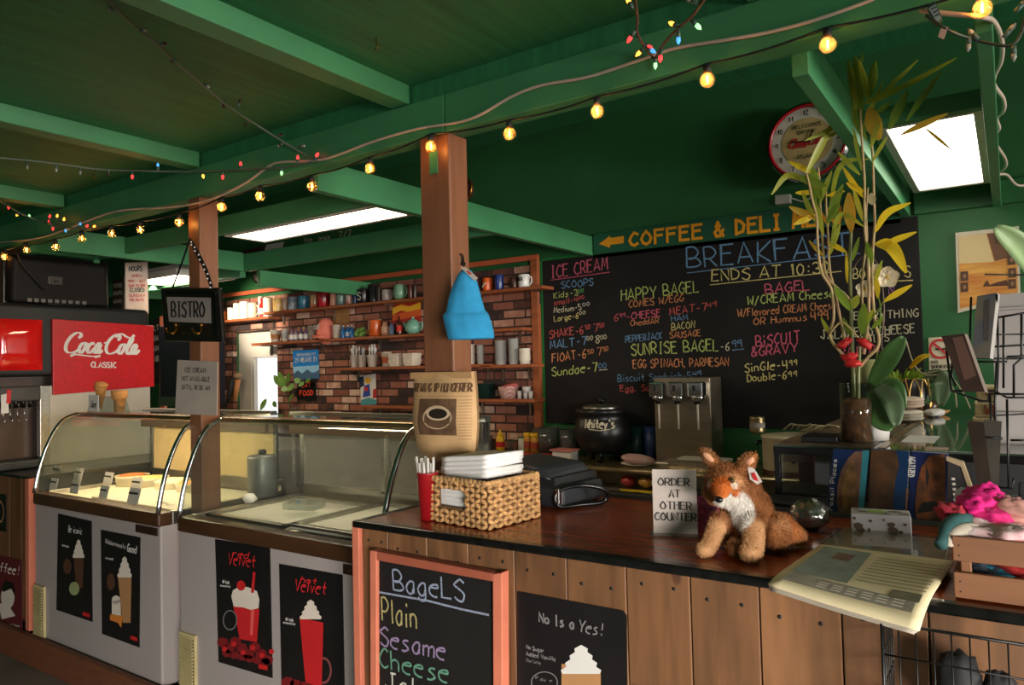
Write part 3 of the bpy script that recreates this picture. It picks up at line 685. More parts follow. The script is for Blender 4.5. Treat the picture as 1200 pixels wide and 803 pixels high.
# ------------------------------------------------------------------ menu chalkboard and sign board on the rear wall
mb_ = thing('menu_chalkboard', 'large black chalkboard menu on the green rear wall, BREAKFAST in blue chalk', 'chalkboard', (-1.6, 4.59, 1.16))
obj('board', MB().box(-2.83, -.385, 4.575, 4.598, 1.13, 2.327), BOARD, mb_, bevel=.002)
VB = 4.574
CHK = {}
def chalk(c):
    return mat('chalk_%d_%d_%d' % c, tuple(int(k * .88) for k in c), .95, var=.35, scale=140)
PKc, BLc, YGc, ORc, CRc, REc, WHc, YEc, GRc, PUc = (214, 96, 120), (110, 150, 190), (188, 200, 112), (216, 140, 92), (214, 204, 172), (206, 92, 88), (200, 200, 196), (220, 204, 130), (110, 190, 110), (160, 100, 160)
LINES = [
 ('ICE CREAM', (646, 325.5), (712, 316), 14, PKc, 1.5), ('SCOOPS', (658, 338), (695, 334.5), 8, BLc, 1.1), ('Kids-3', (649, 350), (677, 346), 7, YGc, 1), ('00', (678, 343), (684, 342), 4, GRc, .8),
 ('small-4', (649, 358), (677, 354), 6, REc, 1), ('00', (678, 351), (685, 350), 4, REc, .8), ('Medium-5', (649, 367), (681, 363), 6.5, CRc, 1), ('00', (683, 359), (691, 358), 4, WHc, .8), ('Large-6', (649.5, 377), (678, 373), 6.5, YEc, 1), ('00', (679, 369), (686, 368), 4, CRc, .8),
 ('SHAKE-6', (644, 396.5), (684, 391), 9, REc, 1.2), ('50', (686, 386), (692, 385), 5, REc, .9), ('7', (696, 389), (701, 388), 9, REc, 1.1), ('50', (702, 384), (708, 383), 5, REc, .9),
 ('MALT-7', (645, 409.5), (687, 404), 9.5, BLc, 1.3), ('00', (688, 399), (695, 398), 5, CRc, .9), ('8', (698, 402.5), (703, 402), 9, CRc, 1.1), ('00', (704, 398), (711, 397), 5, CRc, .9),
 ('FlOAT-6', (647, 425), (687, 419.5), 10, ORc, 1.3), ('50', (689, 415), (696, 414), 5, ORc, .9), ('7', (700, 417), (705, 416), 9, ORc, 1.1), ('50', (707, 412), (713, 411), 5, ORc, .9),
 ('Sundae-7', (647, 441), (700, 435), 10, YGc, 1.3), ('00', (702, 432), (711, 431), 6, BLc, .9),
 ('HAPPY BAGEL', (728, 353), (819, 342), 13, YGc, 1.4), ('COMES W/EGG', (737, 361), (801, 353), 8, ORc, 1.1), ('6', (720, 376.5), (725, 376), 8, REc, 1), ('99', (726, 373), (733, 372), 5, PKc, .8), ('-CHEESE', (734, 375), (774, 370.5), 8, PKc, 1.2), ('CheddAR', (739, 382), (772, 379), 6.5, ORc, 1),
 ('MEAT-7', (785, 369.5), (828, 363.5), 8.5, REc, 1.1), ('49', (829, 361), (840, 359.5), 6, REc, .9), ('HAM', (787, 377), (806, 375), 6.5, BLc, 1), ('BACON', (787, 387), (814, 384), 8, YEc, 1), ('SAUSAGE', (785, 396), (821, 394), 7, ORc, 1), ('PEPPERJACK', (733, 401.5), (776, 397), 7.5, BLc, 1),
 ('SUNRISE BAGEL', (740, 416), (842, 411), 13, YGc, 1.5), ('-6', (844, 410.5), (855, 410), 9, CRc, 1.2), ('99', (858, 408), (870, 407), 8, BLc, 1), ('EGG SPINACH, PARMESAN', (742, 431.5), (854, 428.5), 9.5, ORc, 1.2), ('Biscuit Sandwich-5', (724, 447.5), (810, 444), 8, BLc, 1), ('49', (812, 441), (822, 440), 5, BLc, .9), ('Egg, Sausage', (727, 459), (790, 456), 7, REc, 1),
 ('BREAKFAST', (805, 314), (998, 298), 23, BLc, 1.9), ('ENDS AT 10:30', (834, 330), (972, 319), 13, YEc, 1.5),
 ('BAGEL', (897, 344), (949, 339.5), 11, PKc, 1.5), ('W/CREAM Cheese', (876, 358), (978, 348), 10, YGc, 1.3), ('W/Flavored CREAM Cheese', (865, 371.5), (979, 362), 9, ORc, 1.1), ('OR Hummus', (883, 381), (946, 375.5), 8, ORc, 1.1), ('499', (951, 376), (971, 374.5), 10, ORc, 1.3),
 ('BiSCUIT', (886, 406), (938, 400), 12, PKc, 1.5), ('&GRAVY', (881, 418), (935, 413), 11, PKc, 1.5), ('SinGle-4', (873, 436.5), (923, 432), 10, YEc, 1.3), ('99', (925, 429), (934, 428), 6, YEc, 1), ('Double-6', (876, 447.5), (922, 443.5), 9, YEc, 1.3), ('99', (924, 442), (934, 441), 6, YEc, 1),
 ('BO', (1000, 327), (1014, 326), 12, YEc, 1.2), ('S', (1060, 324), (1067, 324), 13, YEc, 1.2), ('N', (1042, 345), (1048, 345), 10, PUc, 1.3), ('EVERYTHING', (1001, 375), (1076, 371), 9, CRc, 1.3), ('JALAPENO CHEESE', (962, 397.5), (1072, 390), 10, CRc, 1.3), ('CHIPS', (1008, 402), (1042, 400), 8, CRc, 1.2), ('RAISIN', (985, 417), (1030, 412), 8, PKc, 1.2)]
bycol = {}
for s, a, b_, h, c, sw in LINES:
    for wd, qa, qb in words(s, a, b_):
        b = MB(); ptext(b, wd, qa, qb, h, 'y', VB, N_Y, sw, jit=.35); obj('chalk_lettering', b, chalk(c), mb_)
for c, pts in ((PKc, [(645, 328.5), (714.5, 319)]), (BLc, [(805, 320), (1008, 297)]), (YEc, [(832, 334), (986, 318)]), (YEc, [(1040, 330), (1070, 328.5)]), (BLc, [(858, 410.5), (872, 409)]), (CRc, [(702, 434), (712, 433)])):
    b = MB(); b.strip([at(*p, 'y', VB) for p in pts], Vector(N_Y), .0055); obj('chalk_line', b, chalk(c), mb_)
sg = thing('deli_sign_board', 'dark green sign board lettered COFFEE & DELI MENU in orange with an arrow, above the chalkboard', 'sign', (-1.4, 4.57, 2.33))
obj('board', MB().box(-2.39, -.48, 4.56, 4.575, 2.328, 2.47), mat('sign_green', (30, 84, 60), .45), sg, bevel=.002)
ORA = flat('sign_orange', (232, 152, 24), .5)
for wd, qa, qb in words('COFFEE & DELI MENU', (738, 288.5), (985, 260.5), 2.4):
    b = MB(); text(b, wd, at(*qa, 'y', 4.558), at(*qb, 'y', 4.558), .088, N_Y, .019, gap=2.4, bold=True, flat=True, up=(0, 0, 1)); obj('orange_lettering', b, ORA, sg)
b = MB(); ppoly(b, [(702, 286), (715, 276), (715, 279), (731, 276.5), (731, 285), (715, 287), (715, 290.5)], 'y', 4.558); obj('arrow', b, ORA, sg)
# neon-style clock on the wall
cc = (at(902, 165, 'y', 4.55) + at(998, 165, 'y', 4.55)) / 2; cc.z = 2.825; R = .2
ck = thing('wall_clock', 'round chrome wall clock with a red ring and cream face high on the green wall', 'clock', (cc.x, 4.6, cc.z - .2))
def ylathe(prof, n=40, mi=0):
    b = MB().lathe(prof, n=n, mi=mi, caps=False); b.v = [Vector((cc.x + p.x, 4.6 - p.z, cc.z + p.y)) for p in b.v]; b.f = [f[::-1] for f in b.f]; return b
obj('case', ylathe([(.20, 0), (.225, .03), (.236, .07), (.232, .085), (.242, .1), (.236, .118), (.224, .132)]), CHROME, ck)
obj('red_ring', ylathe([(.226, .112), (.219, .133), (.207, .134), (.203, .122)]), flat('neon_red_tube', (168, 22, 34), .3), ck)
obj('chapter_ring', ylathe([(.205, .112), (.14, .114)]), flat('clock_white', (214, 208, 196)), ck)
obj('dial', ylathe([(.142, .116), (0.0001, .116)]), mat('clock_dial_tan', (190, 164, 110), .5, var=.2, scale=10), ck)
yc = 4.6 - .119
b = MB()
for hr in range(1, 13):
    a = math.radians(90 - 30 * hr); px, pz = cc.x + .172 * math.cos(a), cc.z + .172 * math.sin(a)
    wd = .014 * len(str(hr)); text(b, str(hr), (px - wd / 2, yc, pz - .014), (px + wd / 2, yc, pz - .014), .028, N_Y, .005)
obj('numerals', b, BLACK, ck)
b = MB(); text(b, 'DRINK', (cc.x - .05, yc, cc.z + .05), (cc.x + .05, yc, cc.z + .05), .02, N_Y, .004); text(b, 'DELICIOUS', (cc.x - .08, yc, cc.z + .085), (cc.x + .08, yc, cc.z + .085), .02, N_Y, .004); text(b, 'ATLANTA', (cc.x - .06, yc, cc.z - .095), (cc.x + .06, yc, cc.z - .095), .02, N_Y, .004); obj('dial_lettering', b, flat('dial_green', (40, 60, 40)), ck)
# flowing script lettering: stroke sets for C, o, c, a, l (x, y in letter units)
SCRIPT = [
 (0, [[(2.1, 4.4), (2.5, 5.0), (2.2, 5.6), (1.4, 5.6), (.5, 4.6), (0, 3.0), (.2, 1.5), (1.0, .9), (2.2, 1.2), (3.0, 2.0)]]),
 (2.7, [[(.9, 2.6), (.4, 2.4), (.1, 1.7), (.3, 1.05), (.8, 1.0), (1.2, 1.6), (1.25, 2.3), (.9, 2.6), (1.3, 2.3), (1.9, 2.5)]]),
 (4.4, [[(1.2, 2.3), (.9, 2.65), (.35, 2.2), (.15, 1.5), (.45, 1.0), (1.0, 1.1), (1.6, 1.8)]]),
 (5.9, [[(1.2, 2.3), (.8, 2.65), (.3, 2.2), (.1, 1.5), (.35, 1.0), (.8, 1.2), (1.2, 2.5), (1.05, 1.4), (1.35, 1.0), (1.9, 1.5)]]),
 (7.6, [[(.0, 2.9), (.7, 3.0)]]),
 (8.3, [[(2.2, 4.2), (2.5, 5.0), (2.1, 5.7), (1.3, 5.5), (.4, 4.4), (0, 2.8), (.3, 1.4), (1.1, .9), (2.2, 1.3), (2.9, 2.1)], [(1.5, 5.0), (2.6, 5.9), (4.0, 5.2), (5.0, 5.0), (5.6, 5.8)]]),
 (11.1, [[(.9, 2.6), (.4, 2.4), (.1, 1.7), (.3, 1.05), (.8, 1.0), (1.2, 1.6), (1.25, 2.3), (.9, 2.6), (1.3, 2.3), (1.9, 2.6)]]),
 (12.8, [[(.1, 2.0), (.9, 4.2), (.8, 4.9), (.4, 4.4), (.2, 2.6), (.3, 1.3), (.7, .95), (1.2, 1.5)]]),
 (13.9, [[(1.2, 2.3), (.8, 2.65), (.3, 2.2), (.1, 1.5), (.35, 1.0), (.8, 1.2), (1.2, 2.5), (1.05, 1.4), (1.35, 1.0), (2.1, 1.7)]]),
 (0, [[(2.4, .75), (1.4, .1), (2.2, .5), (4.0, .35), (6.0, .15), (7.4, .3), (6.4, -.1)]])]
def script(b, org, ex, ey, wd, ht, nrm, sw):
    ex = Vector(ex) * (wd / 16.2); ey = Vector(ey) * (ht / 6); nrm = Vector(nrm)
    for ox, sts in SCRIPT:
        for st in sts:
            lo_ = max(q[1] for q in st) < 3.2 and ox > 0 and ox != 7.6
            P = smooth([(px * (.95 if lo_ else 1) + ox, (.95 + (py - .95) * 1.45 if lo_ else py + (.6 if ox == 7.6 else 0)), 0) for px, py in st], 6)
            pts = [Vector(org) + ex * (p.x + p.y * .22) + ey * p.y for p in P]; N = len(pts); ww = []
            for i in range(N):
                d = (P[min(i + 1, N - 1)] - P[max(i - 1, 0)]); d = d.normalized() if d.length else Vector((1, 0, 0))
                ww.append(sw * (.45 + .95 * abs(d.y)) * (.45 if i in (0, N - 1) else 1))
            b.strip(pts, nrm, ww)
b = MB(); script(b, (cc.x - .105, yc, cc.z - .03), (1, 0, 0), (0, 0, 1), .21, .06, N_Y, .010); obj('red_script', b, flat('dial_red', (170, 30, 34)), ck)
obj('clock_hand', MB().obox((cc.x - .035, yc - .004, cc.z + .005), (.11, .003, .007), (0, .1, 0)).obox((cc.x + .02, yc - .004, cc.z + .03), (.008, .003, .075), (0, .5, 0)), BLACK, ck)
ad = thing('power_adapter', 'small pale power adapter with cable on the wall under the clock', 'adapter', at(912, 240, 'y', 4.57))
p = at(918, 234, 'y', 4.54); obj('brick', MB().obox(p, (.09, .05, .055), (0, .05, 0)), mat('adapter_grey', (190, 186, 178), .5), ad, bevel=.006)
obj('cable', MB().tube(smooth([p + Vector((.05, 0, 0)), p + Vector((.12, .03, -.02)), Vector((cc.x + .05, 4.58, cc.z - .25)), Vector((cc.x, 4.57, cc.z - .19))], 6), .004), PAPER, ad)
pr = thing('round_plaque', 'dark round plaque high on the wall just right of the hat post', 'plaque', at(549, 240, 'y', 4.58))
cc2 = at(541, 222, 'y', 4.57)
b = MB().lathe([(.1, 0), (.1, .02), (.085, .03), (.0001, .025)], n=30); b.v = [Vector((cc2.x + p.x, 4.6 - p.z, cc2.z + p.y)) for p in b.v]; obj('disc', b, mat('plaque_red_brown', (96, 44, 36), .5, var=.4, scale=12), pr)
b = MB().lathe([(.1, .015), (.104, .03), (.094, .036), (.09, .03)], n=30, caps=False); b.v = [Vector((cc2.x + p.x, 4.6 - p.z, cc2.z + p.y)) for p in b.v]; obj('rim', b, BRASS, pr)

# ------------------------------------------------------------------ fluorescent fittings
LGT = emis('fluorescent_diffuser', (255, 232, 196), 22.0)
LGT2 = emis('fluorescent_diffuser_cool', (255, 246, 228), 5.0)
def fitting(x0, x1, y0, y1, z, lab, m, zt=.05):
    t = thing('fluorescent_light', lab, 'ceiling light', ((x0 + x1) / 2, (y0 + y1) / 2, z), 0, 'fluorescent ceiling lights')
    r = .03; b = MB()
    for a in ((x0, x1, y0, y0 + r), (x0, x1, y1 - r, y1), (x0, x0 + r, y0 + r, y1 - r), (x1 - r, x1, y0 + r, y1 - r)): b.box(*a, z, z + zt)
    obj('frame', b, mat('fitting_grey', (186, 182, 176), .4), t, bevel=.003)
    obj('diffuser', MB().box(x0 + r, x1 - r, y0 + r, y1 - r, z + .008, z + .016), m, t)
    obj('housing', MB().box(x0 + .01, x1 - .01, y0 + .01, y1 - .01, z + zt, z + zt + .03), WHITE, t)
fitting(-3.74, -2.51, 2.545, 2.83, 2.345, 'long fluorescent fitting above the mug shelves, left of the hat post', LGT)
fitting(-.375, -.04, 3.0, 4.3, 2.40, 'fluorescent fitting between two green joists above the bamboo plant', LGT2, .03)
p = at(196, 332, 'z', 2.3)
fitting(p.x - .2, p.x + .55, p.y - .25, p.y + .25, 2.3, 'distant fluorescent fitting seen beyond the hours sign and bistro sign', LGT)
p = at(300, 378, 'y', 4.3)
l = bpy.data.lights.new('shelf_spot', 'SPOT'); l.energy = 190; l.color = (1, .86, .66); l.spot_size = math.radians(44); l.spot_blend = .7; l.shadow_soft_size = .05
lo = bpy.data.objects.new('shelf_spot', l); C.objects.link(lo); lo.location = (-6.0, 3.3, 2.26); lo.rotation_euler = (Vector((-6.12, 4.5, 2.12)) - Vector(lo.location)).to_track_quat('-Z', 'Y').to_euler()

# ------------------------------------------------------------------ things on the shelves
SH = [2.085, 2.125, 1.835, 1.575, 1.565, 1.312, 1.25]
def spot(px, py, shelf, Y=4.47):
    p = at(px, py, 'y', Y); return Vector((p.x, Y, SH[shelf])), mpp(p)
def mug(px, py, shelf, wpx, hpx, col, lab, col2=None, side=1, group='mugs on the top shelf', shape='mug', scale=18):
    L, m = spot(px, py, shelf); r = wpx * m / 2 * .98; h = hpx * m * 1.12
    t = thing('coffee_mug', lab, 'mug', L, 0, group)
    pr = [(r * .9, 0), (r, .01), (r, h * .95), (r * .98, h), (r * .9, h), (r * .9, .012), (.001, .01)]
    if shape == 'round': pr = [(r * .6, 0), (r * .92, h * .2), (r, h * .5), (r * .9, h * .85), (r * .86, h), (r * .78, h), (r * .8, .3 * h), (.001, .02)]
    if shape == 'tall': pr = [(r * .8, 0), (r * .84, .01), (r, h), (r * .93, h), (r * .8, .02), (.001, .02)]
    nm = 'glaze_%d_%d_%d_%d' % (*col, (col2 or (0,))[0])
    mm = mat(nm, col, .25, col2=col2, var=.06, scale=scale) if col2 else mat(nm, col, .25, var=.05)
    obj('body', MB().lathe(pr, n=22), mm, t, world=False)
    if side:
        hh = [(side * (r * .97), 0, h * .8), (side * (r * 1.4), 0, h * .78), (side * (r * 1.55), 0, h * .5), (side * (r * 1.3), 0, h * .26), (side * (r * .97), 0, h * .22)]
        obj('handle', MB().tube(smooth(hh, 5), r * .12, 7), mm, t, world=False)
    return t, r, h
top = [(262, 370, 0, 8, 10, (206, 110, 50), 'orange jar-like mug at the left end of the top mug shelf', None, 0), (271, 369, 0, 9, 13, (236, 226, 210), 'white mug second from the left end of the top mug shelf', None, 1), (278, 368, 0, 9, 17, (240, 232, 220), 'white mug third from the left end of the top mug shelf', None, 0),
       (287, 367, 0, 12, 18, (238, 234, 226), 'white mug with faint blue picture, fourth from the left end of the top mug shelf', (200, 216, 226), 0), (297, 366, 0, 12, 16, (232, 214, 196), 'pale beige printed mug, brightly lit on the top shelf', (220, 190, 160), 1),
       (306, 365, 0, 7, 22, (238, 226, 210), 'tall narrow white cup left of a red bottle on the top shelf', None, 0), (314, 363, 0, 11, 20, (234, 222, 200), 'cream mug right of a red bottle on the top shelf', None, 0),
       (326, 361, 1, 12, 14, (236, 160, 40), 'orange and yellow printed mug on the top shelf', (250, 226, 160), 1), (334, 360, 1, 7, 14, (220, 200, 180), 'slim cream and pink cup between orange and navy mugs', (210, 130, 110), 0), (343, 358, 1, 12, 14, (30, 44, 78), 'navy mug with a white mountain picture on the top shelf', (190, 196, 204), 0),
       (356, 356, 1, 14, 14, (84, 150, 176), 'light blue mug with a dark round picture on the top shelf', (30, 70, 96), 0), (369, 354, 1, 12, 14, (210, 180, 130), 'cream and red patterned mug beside the mug with cherries', (170, 60, 40), 0), (379, 352, 1, 16, 15, (36, 26, 26), 'black mug patterned with red fruit on the top shelf', (200, 30, 40), 0),
       (391, 350, 1, 9, 14, (214, 150, 122), 'peach coloured mug on the top shelf', None, 0), (400, 349, 1, 12, 15, (140, 170, 150), 'pale green speckled mug on the top shelf', (70, 100, 110), 0), (409, 348, 1, 9, 16, (190, 190, 170), 'colourful floral mug on the top shelf', (180, 60, 60), 0), (416, 347, 1, 6, 14, (30, 70, 110), 'narrow blue mug on the top shelf', None, 0),
       (426, 346, 1, 14, 15, (34, 26, 28), 'black mug with a white letter S and handle on the top shelf', None, 1), (437.5, 345, 1, 10, 18, (42, 44, 46), 'tall dark grey mug with stripes on the top shelf', None, 0), (444, 344, 1, 6, 16, (66, 50, 48), 'narrow dark brown mug beside the grey striped one', None, 0), (453, 344, 1, 12, 12, (186, 170, 160), 'greyish pink mug with scribbled pattern on the top shelf', (150, 130, 130), 1),
       (468, 342, 1, 15, 16, (118, 158, 128), 'round celadon green mug with handle on the top shelf', None, 1), (481, 341, 1, 7, 15, (90, 36, 34), 'dark red mug right of the celadon mug', None, 0), (486, 341, 1, 5, 14, (60, 40, 36), 'brown mug half hidden by the post on the top shelf', None, 0),
       (571, 331, 1, 11, 14, (228, 96, 34), 'orange mug with a white swoosh, right of the blue hat', None, 0), (585, 328, 1, 11, 16, (34, 62, 128), 'cobalt blue mug with pale pattern on the top shelf right of the hat', None, 0), (603, 327, 1, 10, 13, (72, 40, 28), 'brown mug behind the white mug at the right end', None, 0), (614, 326, 1, 14, 14, (222, 220, 216), 'white mug with dark letters at the right end of the top shelf', None, 1), (556, 333, 1, 9, 13, (232, 120, 40), 'orange jar mug partly behind the blue hat', None, 0)]
for q in top:
    t, r, h = mug(*q[:7], col2=q[7], side=q[8], shape='round' if 'round celadon' in q[6] else ('tall' if 'tall' in q[6] else 'mug'))
    if 'letter S' in q[6]:
        b = MB(); text(b, 'S', (-r * .5, -r - .002, h * .25), (r * .35, -r - .002, h * .25), h * .5, N_Y, .008); obj('letter', b, PAPER, t, world=False)
    if 'dark letters' in q[6]:
        b = MB(); text(b, 'MAX', (-r * .75, -r - .001, h * .5), (r * .35, -r - .001, h * .5), h * .28, N_Y, .006); obj('letter', b, BLACK, t, world=False)
    if 'swoosh' in q[6]:
        b = MB(); b.strip([(-r * .6, -r - .001, h * .3), (0, -r - .003, h * .55), (r * .6, -r - .001, h * .6)], Vector(N_Y), .012); obj('swoosh', b, PAPER, t, world=False)
def bottle(px, py, shelf, wpx, hpx, col, lab, capc, group, lbl=None, Y=4.47):
    L, m = spot(px, py, shelf, Y); r = wpx * m / 2 * .9; h = hpx * m
    t = thing('bottle', lab, 'bottle', L, 0, group)
    obj('body', MB().lathe([(r * .95, 0), (r, .006), (r, h * .55), (r * .7, h * .66), (r * .34, h * .74), (r * .32, h * .9)], n=18), mat('bottle_%d_%d_%d' % col, col, .2, var=.05), t, world=False)
    obj('cap', MB().lathe([(r * .38, h * .88), (r * .38, h * .96), (r * .2, h)], n=12), flat('cap_%d_%d_%d' % capc, capc, .4), t, world=False)
    if lbl: obj('label_band', MB().lathe([(r * 1.01, h * .15), (r * 1.01, h * .45)], n=18, caps=False), flat('label_%d_%d_%d' % lbl, lbl), t, world=False)
bottle(306.5, 365, 0, 6, 23, (204, 40, 40), 'red bottle among the brightly lit white mugs on the top shelf', (200, 50, 46), 'bottles on the shelves', (236, 220, 200), Y=4.43)
# second shelf
def cup(px, py, shelf, wpx, hpx, col, lab, group, band=None, rim=True, Y=4.47, nm='paper_cup', cat='cup'):
    L, m = spot(px, py, shelf, Y); r = wpx * m / 2; h = hpx * m
    t = thing(nm, lab, cat, L, 0, group)
    obj('body', MB().lathe([(r * .72, 0), (r * .96, h * .97), (r, h * .97), (r, h), (r * .9, h), (r * .68, .01), (.001, .01)], n=20), mat('cup_%d_%d_%d' % col, col, .6, var=.04), t, world=False)
    if band: obj('band', MB().lathe([(r * .79, h * .25), (r * .9, h * .68)], n=20, caps=False), flat('band_%d_%d_%d' % band, band), t, world=False)
    return t, r, h
cup(323, 399, 2, 13, 14, (232, 224, 210), 'white cup with a brown band at the left of the second shelf', 'cups on the second shelf', (150, 96, 50)); cup(334, 398, 2, 9, 15, (236, 230, 220), 'white cup with dark marks second from the left on the second shelf', 'cups on the second shelf', (170, 170, 170))
for k, (px, c) in enumerate(((342, (120, 104, 120)), (347, (150, 130, 150)), (353, (90, 76, 100)), (359, (110, 90, 120)))): bottle(px, 397, 2, 6.5, 17, c, ['first', 'second', 'third', 'fourth'][k] + ' of the small violet grey bottles left of the pink cap', (70, 66, 80), 'small violet bottles', (220, 214, 214), Y=4.45 + .03 * (k % 2))
cup(366, 395, 2, 11, 17, (176, 164, 150), 'grey printed paper cup left of the pink cap', 'cups on the second shelf', (140, 130, 120)); cup(394.5, 394, 2, 11, 16, (218, 204, 188), 'plain white paper cup right of the pink cap', 'cups on the second shelf')
L, m = spot(381, 396, 2, 4.46)
cp = thing('baseball_cap', 'pink baseball cap with white lettering on the second shelf', 'cap', L); PKCAP = mat('pink_cotton', (222, 122, 104), .8, var=.06, scale=40)
s = 12.5 * m
obj('crown', MB().ell((0, .01, s * .75), (s * .85, s * .9, s * 1.25), 20, 12), PKCAP, cp, world=False)
obj('visor', MB().grid(lambda u, v: ((u - .5) * 2 * s * .95 * math.cos((v) * .9), -s * .55 - s * .85 * v * (1 - (2 * u - 1) ** 2 * .5), .012 + s * .35 * (1 - v) - .004 * (2 * u - 1) ** 2), 12, 6), PKCAP, cp, world=False, solid=.004)
b = MB(); text(b, 'CAFE', (-s * .45, -s * .93, s * .9), (s * .4, -s * .93, s * .9), s * .42, N_Y, .006); obj('lettering', b, PAPER, cp, world=False)
for px, lab in ((402.5, 'blue drink can left of its twin on the second shelf'), (408, 'middle blue drink can with a pale label on the second shelf'), (412.5, 'right blue drink can next to the green bananas')): bottle(px, 393, 2, 7, 15, (40, 110, 176), lab, (200, 210, 214), 'blue bottles on the second shelf', (190, 190, 196) if 'middle' in lab else None, Y=4.47)
L, m = spot(423, 391, 2, 4.46)
gb = thing('green_gourd_ornament', 'green glazed gourd shaped ornament on the second shelf', 'ornament', L); GG = mat('green_glaze', (112, 150, 74), .3, var=.2, scale=14)
for k, (dx, dz, rx, rz) in enumerate(((-8, 4, 3.4, 4), (-3, 8, 4.5, 3), (4, 4, 6, 2.6), (3, 9, 5, 2.6), (3, 1.8, 6, 1.8))): obj('lobe', MB().ell((dx * m * .8, 0, dz * m), (rx * m, 4 * m, rz * m), 14, 8, (0, -.15 * k, 0)), GG, gb, world=False)
mug(440, 389, 2, 15, 17, (214, 98, 40), 'bright orange mug with a dark label on the second shelf', (190, 80, 30), 0, 'mugs on the second shelf')
L, m = spot(440, 390, 2, 4.55); fr = thing('picture_frame', 'small pale picture frame leaning on the brick wall behind the orange mug', 'picture frame', L)
b = MB()
for a in ((-.075, -.06, 0, .15), (.06, .075, 0, .15), (-.06, .06, .0, .015), (-.06, .06, .135, .15)): b.box(a[0], a[1], -.012, 0, a[2], a[3])
obj('frame', b, mat('pale_frame', (186, 172, 150), .5), fr, world=False); obj('picture', MB().box(-.06, .06, -.006, -.002, .015, .135), mat('sepia_print', (120, 84, 60), .6, var=.4, scale=20), fr, world=False)
def jar(px, py, shelf, wpx, hpx, col, lab, group=None, shape=((.7, 0), (1, .25), (.95, .6), (.55, .85), (.6, 1), (.5, 1)), nm='ceramic_jar', cat='jar', Y=4.47, col2=None):
    L, m = spot(px, py, shelf, Y); r = wpx * m / 2; h = hpx * m
    return solo(nm, MB().lathe([(r * a + L.x * 0, h * z) for a, z in shape] + [(.001, h)], c=L, n=20), mat('jar_%d_%d_%d' % col, col, .35, col2=col2, var=.1, scale=22), lab, cat, group)
jar(451.5, 389, 2, 10, 16, (206, 176, 150), 'cream speckled egg shaped jar right of the orange mug', col2=(180, 110, 80)); jar(459, 388, 2, 6, 14, (110, 134, 170), 'slim blue grey ceramic bottle beside the speckled jar', shape=((.9, 0), (1, .1), (1, .7), (.6, .85), (.5, 1)))
bottle(468, 387, 2, 8, 24, (70, 36, 26), 'dark brown sauce bottle with a red label left of the teapot', (180, 60, 40), 'bottles on the shelves', (200, 40, 30), Y=4.44)
L, m = spot(484, 387, 2, 4.48); TQ = mat('celadon_glaze', (118, 168, 150), .3, var=.08)
tpot = thing('teapot', 'pale turquoise ceramic teapot on the second shelf left of the post', 'teapot', L); r = 9.5 * m
obj('body', MB().lathe([(r * .6, 0), (r * .95, r * .5), (r, r), (r * .7, r * 1.6), (r * .35, r * 1.85), (.001, r * 1.85)], n=24), TQ, tpot, world=False); obj('lid_knob', MB().ell((0, 0, r * 2.0), r * .2, 12, 8), TQ, tpot, world=False)
obj('spout', MB().tube(smooth([(-r * .9, 0, r * .7), (-r * 1.3, 0, r * 1.1), (-r * 1.5, 0, r * 1.5)], 5), [r * .22] * 6 + [r * .18] * 4 + [r * .14], 10), TQ, tpot, world=False); obj('handle', MB().tube(smooth([(r * .8, 0, r * 1.4), (r * 1.5, 0, r * 1.3), (r * 1.4, 0, r * .6), (r * .9, 0, r * .5)], 6), r * .11, 8), TQ, tpot, world=False)
# small canvases and packets on the brick
q = [(460, 352), (493, 347), (493, 383), (460, 386)]
t = poster('abstract_painting', q, 4.535, 'small painting of red, orange and yellow bands on the brick between the shelves', None, flat('canvas_red', (176, 36, 28)))
art(t, 4.535, [('yellow_band', flat('paint_yellow', (232, 176, 36)), [[(460, 361), (470, 357), (480, 359), (493, 354), (493, 362), (480, 366), (470, 364), (460, 369)]]), ('orange_band', flat('paint_orange', (216, 92, 30)), [[(460, 369), (475, 366), (493, 362), (493, 370), (460, 376)]]), ('violet_band', flat('paint_violet', (110, 60, 84)), [[(460, 380), (493, 376), (493, 383), (460, 386)]])])
poster('carved_plaque', [(390, 361), (409, 357), (409, 378), (390, 381)], 4.54, 'small tan textured plaque on the brick under the top shelf', None, mat('carved_tan', (150, 112, 64), .7, var=.5, scale=60, bump=.5))
# third shelf: cutlery cups and trays
for k, (px, w_, n_) in enumerate(((415.5, 11, 5), (424.5, 11, 6), (436.5, 14, 8))):
    t, r, h = cup(px, 430, 3, w_, 14, (222, 210, 196), ['left paper cup holding white plastic cutlery on the third shelf', 'middle paper cup holding dark and white cutlery on the third shelf', 'right wide paper cup stuffed with white cutlery on the third shelf'][k], 'cutlery cups')
    for j in range(n_):
        a = 6.28 * j / n_; dx, dy = math.cos(a) * r * .55, math.sin(a) * r * .5
        f = thing('plastic_fork', ['left', 'middle', 'right'][k] + ' cutlery cup: plastic utensil handle standing in it', 'utensil', (t.location.x + dx, t.location.y + dy, SH[3] + .015), .5 * j, 'utensils in the ' + ['left', 'middle', 'right'][k] + ' cutlery cup')
        m_ = mat('white_plastic', (214, 212, 210), .3) if not (k == 1 and j % 2) else mat('smoke_plastic', (70, 68, 70), .3)
        hh = h * random.uniform(1.25, 1.6)
        obj('handle', MB().obox((0, 0, hh / 2), (.008, .0025, hh), (random.uniform(-.12, .12), 0, 0)), m_, f, world=False)
        obj('head', MB().ell((0, 0, hh), (.011, .004, .02), 10, 6), m_, f, world=False)
cup(453, 429, 3, 13, 17, (222, 206, 188), 'white paper cup with a rust coloured band on the third shelf', 'cups on the third shelf', (176, 84, 40))
